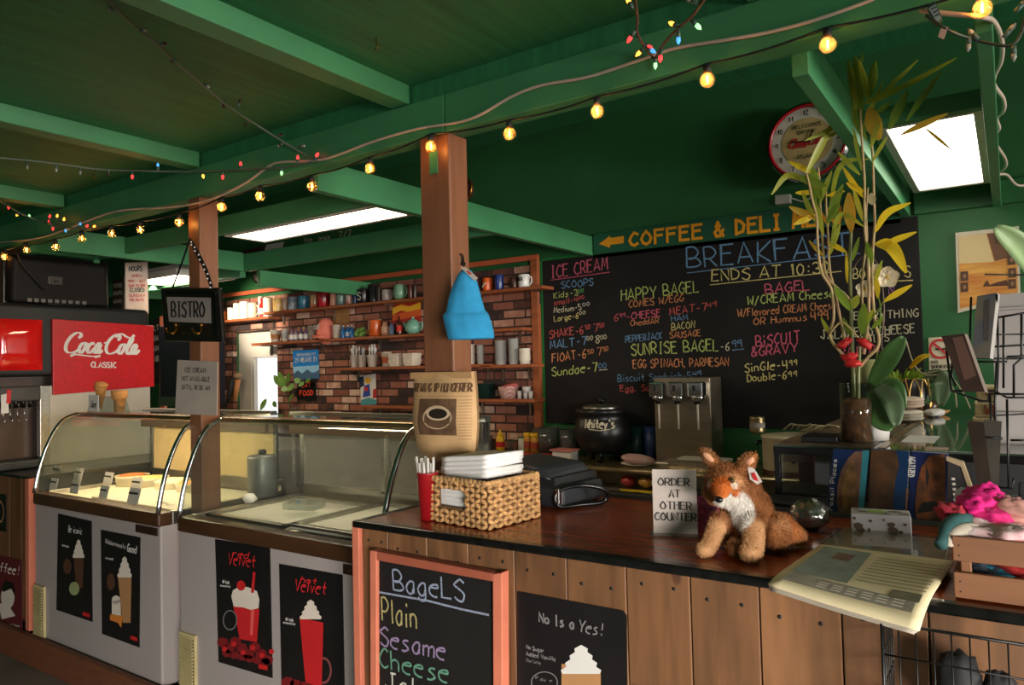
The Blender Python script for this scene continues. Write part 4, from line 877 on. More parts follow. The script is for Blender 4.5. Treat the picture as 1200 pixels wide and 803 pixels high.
for k, px in enumerate((466, 483)):
    L, m = spot(px, 428, 3); wd = 15.5 * m; h = 15 * m
    t = thing('paper_food_tray', ['left', 'right'][k] + ' stack of white paper food trays on the third shelf', 'paper tray', L, 0, 'paper tray stacks')
    for j in range(2): obj('tray', MB().hexa([(-wd * .4, -.05, h * .12 * j), (wd * .4, -.05, h * .12 * j), (wd * .4, .05, h * .12 * j), (-wd * .4, .05, h * .12 * j), (-wd * .52, -.06, h * (.5 + .5 * j)), (wd * .52, -.06, h * (.5 + .5 * j)), (wd * .52, .06, h * (.5 + .5 * j)), (-wd * .52, .06, h * (.5 + .5 * j))]), mat('tray_paper', (210, 196, 180), .7), t, world=False, bevel=.004)
# right hand shelves
for k, (px, w_, h_) in enumerate(((552, 10, 27), (563, 9, 26), (587, 15, 31), (602, 13, 33))):
    L, m = spot(px, 425, 4); r = w_ * m / 2; n_ = 7
    t = thing('clear_cup_stack', ['left stack of cream cups behind the hat brim', 'slim stack of clear glasses just right of the post', 'wide stack of clear plastic cups on the shelf', 'tall stack of clear plastic cups left of the foam cups'][k], 'cup stack', L, 0, 'cup stacks right of the post')
    for j in range(n_):
        z0 = j * h_ * m / n_ * .82
        obj('cup', MB().lathe([(r * .8, z0), (r, z0 + h_ * m * .22), (r * 1.04, z0 + h_ * m * .22)], n=18, caps=False), glass('frosted_cup', (240, 238, 232), 1.6, .15, .6) if k else mat('cup_222_210_196', (222, 210, 196)), t, world=False)
L, m = spot(615, 424, 4); r = 13 * m / 2
t = thing('foam_cup_stack', 'stack of white foam cups at the right end of the shelf by the chalkboard', 'cup stack', L, 0, 'cup stacks right of the post')
for j in range(9): obj('cup', MB().lathe([(r * .9, j * .01), (r, j * .01 + .03), (r * 1.06, j * .01 + .034), (r * 1.0, j * .01 + .036)], n=18), mat('foam_white', (216, 206, 190), .7), t, world=False)
L, m = spot(568, 466, 5); r = 27 * m / 2
t = thing('plate_stack', 'stack of dark green plates on the lower shelf right of the post', 'plate stack', L)
for j in range(9): obj('plate', MB().lathe([(r * .6, j * .0125), (r * 1.0, j * .0125 + .012), (r * 1.02, j * .0125 + .015), (r * .6, j * .0125 + .006), (.001, j * .0125 + .006)], n=28), mat('dark_green_plastic', (22, 56, 46), .3), t, world=False)
L, m = spot(596, 466, 5); r = 25 * m / 2
def checker():
    mm = mat('red_check_paper', (214, 190, 178), .7); n = mm.node_tree.nodes; Lk = mm.node_tree.links
    ch = n.new('ShaderNodeTexChecker'); ch.inputs['Scale'].default_value = 110; ch.inputs[1].default_value = lin((220, 206, 196)); ch.inputs[2].default_value = lin((168, 48, 48))
    tc = n.new('ShaderNodeTexCoord'); Lk.new(tc.outputs['Object'], ch.inputs['Vector']); Lk.new(ch.outputs[0], n['Principled BSDF'].inputs['Base Color']); return mm
CHECK = checker()
t = thing('lined_basket', 'red checked paper lined basket next to the dark green plates', 'basket', L)
obj('basket', MB().lathe([(r * .7, 0), (r * .95, .075), (r, .09), (r * .93, .09), (r * .66, .01), (.001, .01)], n=28), CHECK, t, world=False); obj('liner', MB().ell((.01, 0, .088), (r * .9, r * .8, .022), 16, 8, (0, -.2, 0), fn=lambda d: .2 * noise.noise(d * 4)), flat('pink_check', (190, 92, 90), .8), t, world=False)
for k, (px, py, w_, h_, z) in enumerate(((609, 466, 6, 9, 0), (616, 466, 6, 9, 0), (622, 466, 6, 9, 0), (617, 456, 11, 7, .045))):
    L, m = spot(px, py, 5); r = w_ * m / 2
    solo('sauce_cup', MB().lathe([(r * .8, z), (r, z + h_ * m), (r * .9, z + h_ * m), (r * .7, z + .005), (.001, z + .005)], c=L, n=16), mat('cup_plastic', (196, 190, 186), .4), ['left', 'middle', 'right', 'top grey'][k] + ' small sauce cup at the right end of the lower shelf', 'sauce cup', 'sauce cups on the lower shelf')
# beer sign, menu sign, packet, plants on the brick
t = poster('drinks_sign', [(343, 411), (373, 409.5), (374, 443), (344, 445)], 4.545, 'bright blue sign reading 21 MEANS 21 on the brick wall', None, flat('sign_blue', (36, 132, 214), .4))
art(t, 4.545, [('sky_print', flat('sky_pale', (150, 200, 236)), [[(343.5, 430), (374, 428), (374, 436), (343.7, 438)]]), ('mountain_print', flat('mountain_grey', (70, 100, 130)), [[(344, 444), (344, 438), (349, 434), (354, 438), (360, 433), (367, 438), (374, 433), (374, 442.5)]])])
b = MB(); ptext(b, '21 MEANS 21', (346, 425), (371, 423.5), 5, 'y', 4.542, N_Y, .9); ptext(b, 'RESPONSIBILITY', (348, 417.5), (370, 416), 2.6, 'y', 4.542, N_Y, .5); obj('lettering', b, WHITEP, t)
t = poster('small_food_sign', [(349, 446), (370, 445), (370, 469), (349, 469)], 4.545, 'small dark sign with red lettering under the blue sign', None, POSTK)
b = MB(); ptext(b, 'EAT', (354, 454), (364, 453.5), 5, 'y', 4.542, N_Y, 1); ptext(b, 'FOOD', (351.5, 464), (367, 463), 6, 'y', 4.542, N_Y, 1.1); obj('lettering', b, flat('led_red', (226, 70, 50)), t)
t = poster('snack_packet', [(422, 441), (440, 438), (441, 474), (423, 477)], 4.54, 'white packet with red, blue and yellow print hanging on the brick', None, WHITEP)
art(t, 4.54, [('blue_print', flat('packet_blue', (40, 70, 160)), [[(427, 452), (433, 450), (434, 464), (425, 466)]]), ('navy_print', flat('packet_navy', (30, 36, 66)), [[(421, 442), (426, 441), (427, 452), (421, 455)]]), ('yellow_print', flat('packet_yellow', (222, 170, 40)), [circ(431, 446, 4, 4, 8)]), ('red_print', flat('packet_red', (180, 40, 44)), [[(437, 457), (441, 455), (441, 466), (437, 467)], circ(429, 456, 2.5, 3, 8)]), ('teal_print', flat('packet_teal', (70, 150, 160)), [[(423, 469), (432, 466), (441, 469), (441, 474), (423, 477)]])])
def leaf(b, base, tip, wd, nrm, droop=0., mi=0, n=7, fold=.15):
    """leaf blade from base to tip with a pointed outline, arched by droop"""
    base = Vector(base); tip = Vector(tip); d = tip - base; e = d.cross(Vector(nrm)).normalized(); up = Vector(nrm).normalized(); vs = []
    for i in range(n + 1):
        t_ = i / n; c = base + d * t_ + up * (0 * t_) + Vector((0, 0, droop * 4 * t_ * (1 - t_)))
        w_ = wd * (math.sin(math.pi * min(1, t_ * .93 + .05)) ** .75) * (1 - .25 * t_) / 2
        vs += [c + e * w_ + up * fold * w_, c, c - e * w_ + up * fold * w_]
    b.add(vs, [f for i in range(n) for f in ((3 * i, 3 * i + 1, 3 * i + 4, 3 * i + 3), (3 * i + 1, 3 * i + 2, 3 * i + 5, 3 * i + 4))], mi, True)
LEAFG = mat('leaf_green', (104, 140, 62), .4, var=.25, scale=14); LEAFD = mat('leaf_dark_green', (52, 92, 44), .35, var=.2, scale=10)
pt = thing('trailing_pothos', 'green trailing houseplant beside the doorway under the blue sign', 'plant', at(340, 500, 'y', 4.5))
b = MB().tube(smooth([at(x, y, 'y', 4.5) for x, y in ((341, 500), (340, 480), (336, 465), (328, 450), (323, 442))], 4), .004, 6).tube(smooth([at(x, y, 'y', 4.5) for x, y in ((336, 462), (345, 448), (358, 447))], 4), .0035, 6)
obj('stem', b, LEAFD, pt)
for k, (x0, y0, x1, y1, w_) in enumerate(((330, 452, 321, 440, .06), (334, 455, 327, 436, .07), (336, 448, 340, 437, .06), (337, 455, 329, 457, .055), (345, 450, 336, 459, .05), (352, 448, 345, 444, .05), (358, 447, 364, 445, .04), (356, 448, 350, 453, .04), (312, 468, 305, 481, .05), (320, 471, 324, 477, .04), (338, 470, 344, 462, .04))):
    b = MB(); leaf(b, at(x0, y0, 'y', 4.5), at(x1, y1, 'y', 4.46), w_ * 1.3, (.3, -1, .3)); obj('leaf', b, LEAFG, pt)
L = at(346, 500, 'y', 4.45)
solo('glass_vase', MB().lathe([(.04, 0), (.05, .05), (.045, .1), (.03, .15), (.05, .2)], c=(L.x, 4.45, 1.03), n=20, caps=False), CLEAR, 'clear glass vase holding the trailing houseplant by the doorway', 'vase')
# back-left worktop against the brick under the shelves
wt = thing('rear_worktop', 'steel worktop along the brick wall behind the freezers', 'worktop', (-5, 4.3, 0))
obj('top', MB().box(-7, -3.3, 4.05, 4.55, .99, 1.03), STEEL, wt, bevel=.005); obj('cabinet', MB().box(-7, -3.3, 4.1, 4.55, 0, .99), mat('grey_cabinet', (120, 112, 104), .5), wt)
ch_ = at(268, 450, 'y', 4.3)
hb = thing('hand_tool_rack', 'wooden handled brushes hanging on the brick left of the doorway', 'utensils', (ch_.x, 4.5, 1.1))
obj('wooden_handle', MB().cyl(at(275, 470, 'y', 4.5), at(279, 445, 'y', 4.5), .02, .03), mat('tan_wood', (170, 110, 60), .5), hb); obj('dark_handle', MB().cyl(at(267, 472, 'y', 4.5), at(273, 444, 'y', 4.5), .018, .02), DARKG, hb); obj('bristle_head', MB().ell(at(278, 440, 'y', 4.5), (.05, .04, .03)), mat('tan_bristle', (150, 120, 90), .8), hb)
# ------------------------------------------------------------------ soda machine, monitor and the left side
XM = -5.0
def xq(quad, d=.0): return [at(*p, 'x', XM + d) for p in quad]
N_X = (1, 0, 0)
sm_ = thing('soda_machine', 'soda fountain with a red panel in white script lettering and dark casing', 'drinks machine', (-5.3, 2.35, 1.0))
y0, y1 = 1.80, at(177, 400, 'x', XM).y; zt = at(100, 359, 'x', XM).z; zb = at(100, 487, 'x', XM).z
obj('casing', MB().box(XM - .62, XM - .02, y0, y1, 1.56, zt), mat('machine_charcoal', (27, 27, 27), .45, spec=.35), sm_, bevel=.025, seg=3)
obj('back_body', MB().box(XM - .62, XM - .12, y0, y1, 1.0, 1.56), mat('machine_dark', (60, 52, 46), .5), sm_)
obj('steel_flank', MB().box(XM - .12, XM - .015, at(60, 478, 'x', XM).y, y1, 1.0, 1.50), mat('machine_steel', (190, 182, 168), .4, .25, var=.06), sm_, bevel=.003)
obj('steel_pillar', MB().box(XM - .06, XM - .01, at(48, 478, 'x', XM).y, at(60, 478, 'x', XM).y, 1.0, 1.50), STEEL, sm_, bevel=.003)
obj('sign_panel', MB().prism(xq([(59.5, 374), (178, 382), (179, 453), (60.5, 463)], -.02), (.022, 0, 0)), mat('cola_red', (188, 13, 24), .35, var=.12, scale=30), sm_, bevel=.003)
b = MB(); a_ = at(74, 416, 'x', XM + .004); e_ = at(163, 418, 'x', XM + .004)
script(b, a_ + Vector((0, 0, -.01)), (e_ - a_).normalized(), (0, 0, 1), (e_ - a_).length, .165, N_X, .0155); obj('script_lettering', b, WHITEP, sm_)
b = MB(); text(b, 'CLASSIC', at(107, 430.5, 'x', XM + .004), at(136, 431, 'x', XM + .004), .036, N_X, .007, serif=True, gap=1.4, up=(0, 0, 1)); obj('classic_lettering', b, WHITEP, sm_)
rp_ = MB(); rp_.grid(lambda u, v: (XM - .015 + .045 * (1 - (2 * u - 1) ** 4) * (1 - (2 * v - 1) ** 4), at(-14 + 65 * u, 402, 'x', XM).y, 1.60 + .315 * v), 20, 20)
obj('red_lens', rp_, mat('red_gloss_lens', (214, 26, 24), .08, var=.08, coat=.6), sm_)
obj('nozzle_bar', MB().box(XM - .12, XM + .03, y0 - .05, at(46, 450, 'x', XM).y, 1.41, 1.50), mat('nozzle_grey', (66, 62, 60), .4), sm_, bevel=.012)
obj('recess_back', MB().box(XM - .125, XM - .115, y0, at(47, 450, 'x', XM).y, 1.05, 1.56), mat('recess_brown', (74, 54, 46), .35), sm_)
for k in range(5):
    yy = at(4 + 8.5 * k, 460, 'x', XM).y
    obj('nozzle', MB().lathe([(.014, 0), (.012, .03), (.018, .05)], c=(XM - .03, yy, 1.37), n=12), BLACK, sm_)
    if k < 4: obj('lever', MB().tube(smooth([(XM - .04, yy + .02, 1.40), (XM - .06, yy + .02, 1.33), (XM - .03, yy + .02, 1.29)], 4), .004, 6), CHROME, sm_)
obj('valve_tag', MB().prism(xq([(1, 463), (9, 461), (10, 484), (1, 485)], .032), (.004, 0, 0)), PAPER, sm_)
obj('red_tab', MB().prism(xq([(8, 457), (13, 457), (12, 473), (7, 473)], .034), (.004, 0, 0)), RED, sm_)
obj('drip_tray', MB().box(XM - .115, XM + .06, y0, at(47, 540, 'x', XM).y, 1.002, 1.055), DARKG, sm_, bevel=.012)
mo = thing('monitor', 'black computer monitor seen from behind on top of the soda machine', 'monitor', (XM - .25, 2.2, zt))
XB = XM - .1
def mq(x, y, d=0): return at(x, y, 'x', XB + d)
A_, B_, C_, D_ = mq(10, 358), mq(131, 366), mq(131, 305), mq(10, 297)
zl = zt + .002
obj('back_shell', MB().hexa([(XB - .06, A_.y, zl + .01), (XB, A_.y + .02, zl + .01), (XB, B_.y - .02, zl + .01), (XB - .06, B_.y, zl + .01), (XB - .06, A_.y, D_.z + .01), (XB, A_.y + .03, D_.z - .02), (XB, B_.y - .03, D_.z - .02), (XB - .06, B_.y, D_.z + .01)]), mat('monitor_black', (20, 16, 14), .62, spec=.25), mo, bevel=.02, seg=3)
obj('screen_bezel', MB().box(XB - .075, XB - .058, A_.y - .01, B_.y + .01, zl + .005, D_.z + .015), BLACK, mo, bevel=.004)
obj('foot', MB().box(XB - .15, XB + .06, (A_.y + B_.y) / 2 - .12, (A_.y + B_.y) / 2 + .12, zt, zt + .012), BLACK, mo, bevel=.004)
obj('badge', MB().box(XB, XB + .004, mq(56, 330).y, mq(73, 330).y, mq(60, 333).z, mq(60, 324).z), mat('badge_grey', (52, 48, 46), .3), mo)
b = MB(); text(b, 'hp', (XB + .006, mq(60, 330).y, mq(60, 331).z), (XB + .006, mq(68, 330).y, mq(60, 331).z), .028, N_X, .006, slant=.2, up=(0, 0, 1)); obj('lettering', b, BLACK, mo)
b = MB()
for k in range(9): b.box(XB, XB + .004, mq(32 + 8 * k, 350).y, mq(37 + 8 * k, 350).y, mq(60, 355).z, mq(60, 351).z)
obj('port_row', b, mat('port_silver', (96, 92, 90), .4), mo)
obj('cable', MB().tube(smooth([mq(20, 296, .02), mq(26, 310, .03), mq(40, 326, .03), mq(52, 340, .02)], 5), .005, 6), BLACKM, mo)
Xh = XM - .36
hq = [(147, 308), (173, 307), (174, 362), (147, 362)]
hpts = [at(*p, 'x', Xh) for p in hq]; hpts[2].z = hpts[3].z = zt + .002
hs_ = thing('hours_sign', 'pale hours sign with red lettering standing on top of the soda machine', 'sign', (Xh, hpts[3].y + .1, zt))
obj('board', MB().prism(hpts, (-.012, 0, 0)), mat('hours_board', (206, 184, 170), .6), hs_)
def htext(s, p0, p1, h, sw, **k):
    b = MB(); a = at(*p0, 'x', Xh + .002); text(b, s, a, at(*p1, 'x', Xh + .002), h * mpp(a), N_X, sw * mpp(a), up=(0, 0, 1), **k); return b
obj('dark_lettering', htext('HOURS', (151, 318), (166, 317.5), 6, 1.1, slant=.2), flat('hours_dark', (40, 60, 56)), hs_); obj('dark_lettering', htext('CLOSED', (152, 342), (169, 342), 4.5, .9), MT['hours_dark'], hs_)
for s, y, x0_, x1_ in (('OPEN', 325, 154, 166), ('MON - SAT', 331, 150, 170), ('8AM TO 5PM', 336.5, 151, 170), ('SUNDAY', 348, 151, 170), ('HOLIDAYS', 353, 152, 168)): obj('red_lettering', htext(s, (x0_, y), (x1_, y), 3.2, .7), flat('hours_red', (176, 60, 60)), hs_)
mq2 = [(132, 328), (145, 326), (145, 364), (132, 366)]
t = poster('menu_card', mq2, 3.2, 'dark brown menu card beside the hours sign, behind the monitor', None, flat('menu_brown', (60, 40, 32)))
b = MB()
for s, y in (('SIDES', 337), ('SOUPS', 346), ('WRAPS', 356)): ptext(b, s, (133, y), (143, y - 1), 4, 'y', 3.197, N_Y, .7)
obj('lettering', b, CREAMP, t)
mc = at(138, 366, 'y', 3.2); obj('stand_pole', MB().box(mc.x - .01, mc.x + .01, 3.205, 3.225, 1.021, mc.z + .02), DARKG, t)
t = thing('side_chalkboard', 'narrow chalkboard in a salmon frame seen beyond the soda machine', 'chalkboard', at(183, 430, 'y', 3.6))
obj('board', MB().prism([at(*p, 'y', 3.6) for p in ((176, 376), (188, 372), (188, 450), (176, 450))], (0, .012, 0)), BOARD, t); obj('frame_rail', MB().prism([at(*p, 'y', 3.59) for p in ((187, 371), (192, 370), (192, 512), (187, 512))], (0, .03, 0)), PINK, t)
b = MB(); 
for s, y in (('BLT', 388), ('TUNA', 400), ('HAM', 412), ('CLUB', 424)): ptext(b, s, (178, y), (186, y - 1), 6, 'y', 3.598, N_Y, .9)
obj('chalk_lettering', b, chalk(WHc), t)
t = thing('coffee_brewer', 'dark tall coffee brewer behind the bistro sign, left of the slim post', 'coffee machine', at(203, 470, 'y', 3.3))
o_ = at(203, 470, 'y', 3.3)
obj('body', MB().box(o_.x - .2, o_.x + .26, 3.3, 3.6, 1.3, 1.95), mat('brewer_navy', (26, 28, 38), .35), t, bevel=.01); obj('base', MB().box(o_.x - .22, o_.x + .28, 3.25, 3.6, 1.02, 1.08), STEEL, t, bevel=.005); obj('tank', MB().lathe([(.12, 0), (.12, .2), (.1, .22)], c=(o_.x + .03, 3.42, 1.08), n=20), BLACK, t); obj('steel_band', MB().box(o_.x - .2, o_.x + .26, 3.29, 3.3, 1.30, 1.37), STEEL, t)
solo('rear_bench', MB().box(-6.4, -4.1, 3.1, 3.9, 0, 1.02), mat('bench_steel', (150, 146, 140), .4, .4), 'steel clad bench under the coffee brewer behind the left freezer', 'bench', bevel=.006)
# bistro sign on its ribbon, and the taped paper
YB = 1.955
bs = thing('bistro_sign', 'black framed BISTRO sign with brass hooks hanging by a ribbon from the slim post', 'sign', at(225, 402, 'y', YB))
out = [(188, 337.5), (256, 337), (261, 401), (192, 400)]; inn = [(195, 348), (246, 349), (247, 379), (198, 377)]
po = [at(*p, 'y', YB) for p in out]
obj('frame', MB().prism(po, (0, .02, 0)), mat('bistro_black', (26, 21, 19), .28), bs, bevel=.006)
obj('name_card', MB().prism([at(*p, 'y', YB - .003) for p in inn], (0, .003, 0)), mat('bistro_card', (150, 140, 134), .7), bs)
for q in ([(193, 341), (252, 341.5), (252, 345), (194, 344.5)], [(248.5, 345), (252, 345), (255, 396), (251, 395)]): obj('frame_bead', MB().prism([at(*p, 'y', YB - .006) for p in q], (0, .006, 0)), BLACK, bs)
b = MB(); ptext(b, 'BISTRO', (201, 371), (240, 371.5), 17, 'y', YB - .004, N_Y, 2.6, serif=True, gap=2); obj('lettering', b, BLACKM, bs)
for px in (204, 234):
    obj('brass_hook', MB().tube(smooth([at(px + 2, 382, 'y', YB - .004), at(px + 2, 388, 'y', YB - .01), at(px - 2, 391, 'y', YB - .03), at(px - 7, 389, 'y', YB - .035), at(px - 9, 385, 'y', YB - .03)], 5), .005, 8).ell(at(px + 2, 381, 'y', YB - .006), .009), BRASS, bs)
b = MB(); b.strip(smooth([at(222, 281, 'y', YB + .005), at(216, 300, 'y', YB), at(208, 322, 'y', YB), at(202, 338, 'y', YB)], 4), Vector(N_Y), .012); obj('ribbon', b, mat('dark_ribbon', (22, 22, 28), .6), bs, solid=.002)
dots = mat('ribbon_dots', (24, 22, 22), .6)
pts = smooth([at(222, 281, 'y', YB), at(230, 294, 'y', YB - .005), at(241, 316, 'y', YB - .005), at(248, 337, 'y', YB)], 4)
b = MB(); b.strip(pts, Vector(N_Y), .024); rb = obj('ribbon', b, dots, bs, solid=.002)
b = MB()
for i, q in enumerate(pts[1:]): b.ell(q + Vector(((-1) ** i * .006, -.003, 0)), .0045, 8, 6)
obj('dots', b, WHITEP, rb)
t = poster('taped_notice', [(208, 422), (255, 424), (254, 487), (205, 485)], 1.985, 'white paper taped to the slim post saying ice cream not available until 10:30', None, mat('notice_paper', (178, 164, 152), .8))
b = MB(); ptext(b, 'ICE CREAM', (216, 436), (241, 437), 5, 'y', 1.983, N_Y, .8); ptext(b, 'NOT AVAILABLE', (213, 446), (246, 447.5), 5, 'y', 1.983, N_Y, .8); ptext(b, 'UNTIL 10:30 AM', (213, 456), (246, 457.5), 5, 'y', 1.983, N_Y, .8); obj('lettering', b, flat('ink_black', (30, 28, 28)), t)
# cones on top of the left freezer
hd = at(128, 487, 'y', 2.12); zc = 1.346
t = thing('cone_holder', 'clear acrylic cone holder with a small printed label on top of the left freezer', 'holder', (hd.x, 2.12, zc))
obj('stand', MB().hexa([(hd.x - .15, 2.07, zc), (hd.x + .17, 2.07, zc), (hd.x + .17, 2.15, zc), (hd.x - .15, 2.15, zc), (hd.x - .13, 2.08, zc + .09), (hd.x + .14, 2.08, zc + .09), (hd.x + .14, 2.14, zc + .09), (hd.x - .13, 2.14, zc + .09)]), CLEAR, t, bevel=.002)
obj('label_card', MB().box(hd.x - .12, hd.x - .01, 2.066, 2.069, zc + .01, zc + .1), PAPER, t)
b = MB(); text(b, 'Joy', (hd.x - .09, 2.064, zc + .03), (hd.x - .03, 2.064, zc + .035), .035, N_Y, .008, slant=.2); obj('label_print', b, BLACKM, t)
WAF = mat('wafer', (196, 136, 74), .7, var=.2, scale=60, bump=.5)
hx = at(118, 470, 'y', 2.11)
cn = thing('waffle_cone', 'tall pointed waffle cone standing in the holder on the left freezer', 'cone', (hx.x, 2.11, zc + .02)); obj('wafer', MB().lathe([(.006, 0), (.034, .13), (.04, .135), (.03, .13), (.004, .02)], n=20), WAF, cn, world=False); obj('flared_lip', MB().ell((.01, 0, .14), (.042, .034, .012), 16, 6, (0, .3, 0)), WAF, cn, world=False)
hx = at(140, 470, 'y', 2.11)
cn = thing('cake_cone', 'flat bottomed cake cone right of the pointed waffle cone', 'cone', (hx.x, 2.11, zc + .005)); obj('wafer', MB().lathe([(.026, 0), (.03, .075), (.04, .08), (.043, .12), (.038, .12), (.024, .02), (.001, .02)], n=20), WAF, cn, world=False); obj('rib', MB().lathe([(.0315, .072), (.0415, .08), (.0415, .084)], n=20, caps=False), WAF, cn, world=False)

# ------------------------------------------------------------------ rear steel table and what stands on it
rt = thing('steel_table', 'stainless steel table with rounded front edge under the chalkboard', 'table', (-2, 4.35, 0)); ZT = .91
for x0, x1 in ((-3.25, -2.255), (-2.245, -.705)):
    obj('table_top', MB().box(x0, x1, 4.1, 4.56, ZT - .03, ZT).tube([(x0, 4.1, ZT - .018), (x1, 4.1, ZT - .018)], .018, 10), mat('warm_steel', (180, 160, 122), .3, .9, var=.1), rt)
for x in (-3.2, -2.3, -2.2, -1.3): obj('leg', MB().box(x - .02, x + .02, 4.12, 4.16, 0, ZT - .03), STEEL, rt)
obj('under_shelf', MB().box(-3.25, -.71, 4.08, 4.5, .77, .785), STEEL, rt); obj('back_panel', MB().box(-3.25, -.71, 4.26, 4.28, .3, ZT - .03), mat('under_grey', (176, 172, 164), .5), rt); obj('yellow_strip', MB().box(-2.0, -1.5, 4.07, 4.08, .773, .785), flat('strip_yellow', (226, 200, 30)), rt)
solo('cardboard_box', MB().box(-2.7, -2.36, 4.11, 4.25, .787, .87), mat('cardboard', (150, 110, 70), .8), 'brown cardboard box on the shelf under the steel table', 'box', bevel=.004)
for k, (x, c, lab) in enumerate(((-1.98, (190, 60, 60), 'red and white packet on the shelf under the steel table'), (-1.86, (206, 150, 60), 'amber packet on the shelf under the steel table'), (-1.78, (200, 190, 180), 'white packet on the shelf under the steel table'))):
    solo('snack_packet', MB().ell((x, 4.16, .822), (.052, .045, .034), 14, 8, fn=lambda d: .25 * noise.noise(d * 3)), mat('pk_%d' % c[0], c, .4, var=.4, scale=30), lab, 'packet', 'packets under the steel table')
kc = at(706, 500, 'y', 4.36); R_ = .19
kt = thing('soup_kettle', 'round black soup kettle with cream lettering and a steel lid on the steel table', 'kettle', (kc.x, 4.36, ZT))
obj('body', MB().lathe([(.1, .05), (.15, .08), (.185, .15), (.19, .2), (.175, .27), (.15, .305), (.165, .31), (.175, .325), (.175, .34), (.14, .345)], n=36), mat('kettle_black', (26, 26, 27), .34, var=.1), kt, world=False)
obj('lid', MB().lathe([(.135, .345), (.13, .362), (.06, .375), (.001, .376)], n=28), STEEL, kt, world=False); obj('lid_knob', MB().lathe([(.012, .375), (.012, .39), (.025, .395), (.02, .41), (.001, .412)], n=14), BLACK, kt, world=False)
for k in range(3):
    a = 2.1 * k + .8; obj('foot', MB().cyl((.1 * math.cos(a), .1 * math.sin(a), 0), (.1 * math.cos(a), .1 * math.sin(a), .08), .02, .03, 10), BLACK, kt, world=False)
b = MB(); f2 = Vector((kc.x, 4.36, 0)) - Vector((0, 0, 0)); dv = Vector((-kc.x, -4.36, 0)).normalized(); ev = Vector((-dv.y, dv.x, 0))
bb_ = MB(); text(bb_, "Whitey's", (-.125, 0, .23), (.08, 0, .23), .055, N_Y, .010, gap=.8, slant=.1)
bb_.strip([(-.09, 0, .222), (-.02, 0, .215), (.05, 0, .222)], Vector(N_Y), .006)
def wrap(p):
    a = -p.x / .19 ; rad = .188 if p.z < .25 else .182 - (p.z - .25) * .25
    d = dv * math.cos(a) + ev * -math.sin(a) * -1
    return Vector((d.x * rad * 1.012, d.y * rad * 1.012, p.z))
bb_.v = [wrap(Vector((p.x * -1, p.y, p.z))) for p in bb_.v]
obj('lettering', bb_, flat('kettle_cream', (206, 194, 170)), kt, world=False)
pa, pb = at(766, 446, 'y', 4.34), at(832, 446, 'y', 4.34)
dp = thing('drink_dispenser', 'stainless three valve dispenser standing on the steel table before the chalkboard', 'dispenser', ((pa.x + pb.x) / 2, 4.4, ZT))
obj('cabinet', MB().box(pa.x, pb.x, 4.34, 4.55, ZT, 1.455), mat('dispenser_steel', (150, 138, 120), .36, .85, var=.12, scale=4, stretch=(.6, 4, 6)), dp, bevel=.006)
obj('drip_shelf', MB().box(pa.x, pb.x, 4.24, 4.34, ZT, ZT + .025), STEEL, dp, bevel=.004)
for k, px in enumerate((770.5, 793, 816)):
    q = at(px + 1, 462, 'y', 4.28)
    vv = obj('valve', MB().box(q.x - .048, q.x + .048, 4.24, 4.34, 1.34, 1.43).ell((q.x, 4.285, 1.335), (.045, .045, .03)), CHROME, dp, bevel=.008)
    obj('valve_tube', MB().cyl((q.x, 4.28, 1.31), (q.x, 4.28, 1.14), .007, n=8), mat('milky_tube', (190, 180, 164), .4), vv); obj('drop_badge', MB().box(q.x - .014, q.x + .004, 4.236, 4.24, 1.375, 1.41), BLACKM, vv); obj('clip', MB().box(q.x - .016, q.x + .018, 4.265, 4.295, 1.295, 1.312), BLACK, vv)
ck_ = at(915, 540, 'y', 4.2); cxx = -1.02
t = thing('crock_pot', 'beige enamel round cooker on the steel table left of the glass case', 'cooker', (cxx, 4.28, ZT))
obj('body', MB().lathe([(.15, .0), (.165, .02), (.165, .2), (.17, .205), (.17, .215), (.15, .22), (.001, .215)], n=32), mat('beige_enamel', (206, 192, 160), .35), t, world=False); obj('base_ring', MB().lathe([(.168, 0), (.168, .03)], n=32, caps=False), DKBROWN, t, world=False)
kd = Vector((-cxx, -4.28, 0)).normalized() * .168; obj('dial_knob', MB().cyl((kd.x, kd.y, .1), (kd.x * 1.1, kd.y * 1.1, .1), .02, n=14), BLACK, t, world=False); obj('side_handle', MB().tube(smooth([(-.165, 0, .17), (-.195, 0, .17), (-.2, 0, .15)], 4), .01, 8), BLACK, t, world=False)
p = at(890, 505, 'y', 4.34)
cn = thing('tin_can', 'ribbed open tin can standing on the beige cooker', 'can', (p.x, 4.30, ZT + .2205)); b = MB().lathe([(.04, 0)] + [(.041 + .0015 * (k % 2), .01 + .008 * k) for k in range(10)] + [(.042, .095), (.038, .095)], n=24); obj('body', b, mat('tin_metal', (170, 150, 110), .35, .9), cn, world=False); obj('label_band', MB().lathe([(.0432, .03), (.0432, .06)], n=24, caps=False), mat('tin_label', (150, 146, 138), .6), cn, world=False)
PIT = glass('green_pitcher_glass', (120, 150, 120), 1.2, .05, .12)
p = at(643, 528, 'y', 4.42)
t = thing('pitcher', 'greenish plastic pitcher with a handle left of the black soup kettle', 'pitcher', (p.x, 4.42, ZT)); obj('body', MB().lathe([(.06, 0), (.075, .2), (.08, .2), (.065, .01), (.001, .01)], n=24), PIT, t, world=False); obj('handle', MB().tube(smooth([(-.07, 0, .18), (-.13, 0, .17), (-.12, 0, .06), (-.065, 0, .04)], 6), .012, 8), PIT, t, world=False)
p = at(667, 528, 'y', 4.44); solo('pitcher', MB().lathe([(.06, 0), (.07, .19), (.075, .19), (.06, .01), (.001, .01)], c=(p.x, 4.45, ZT), n=20), PIT, 'second greenish pitcher without visible handle, right of its twin', 'pitcher')
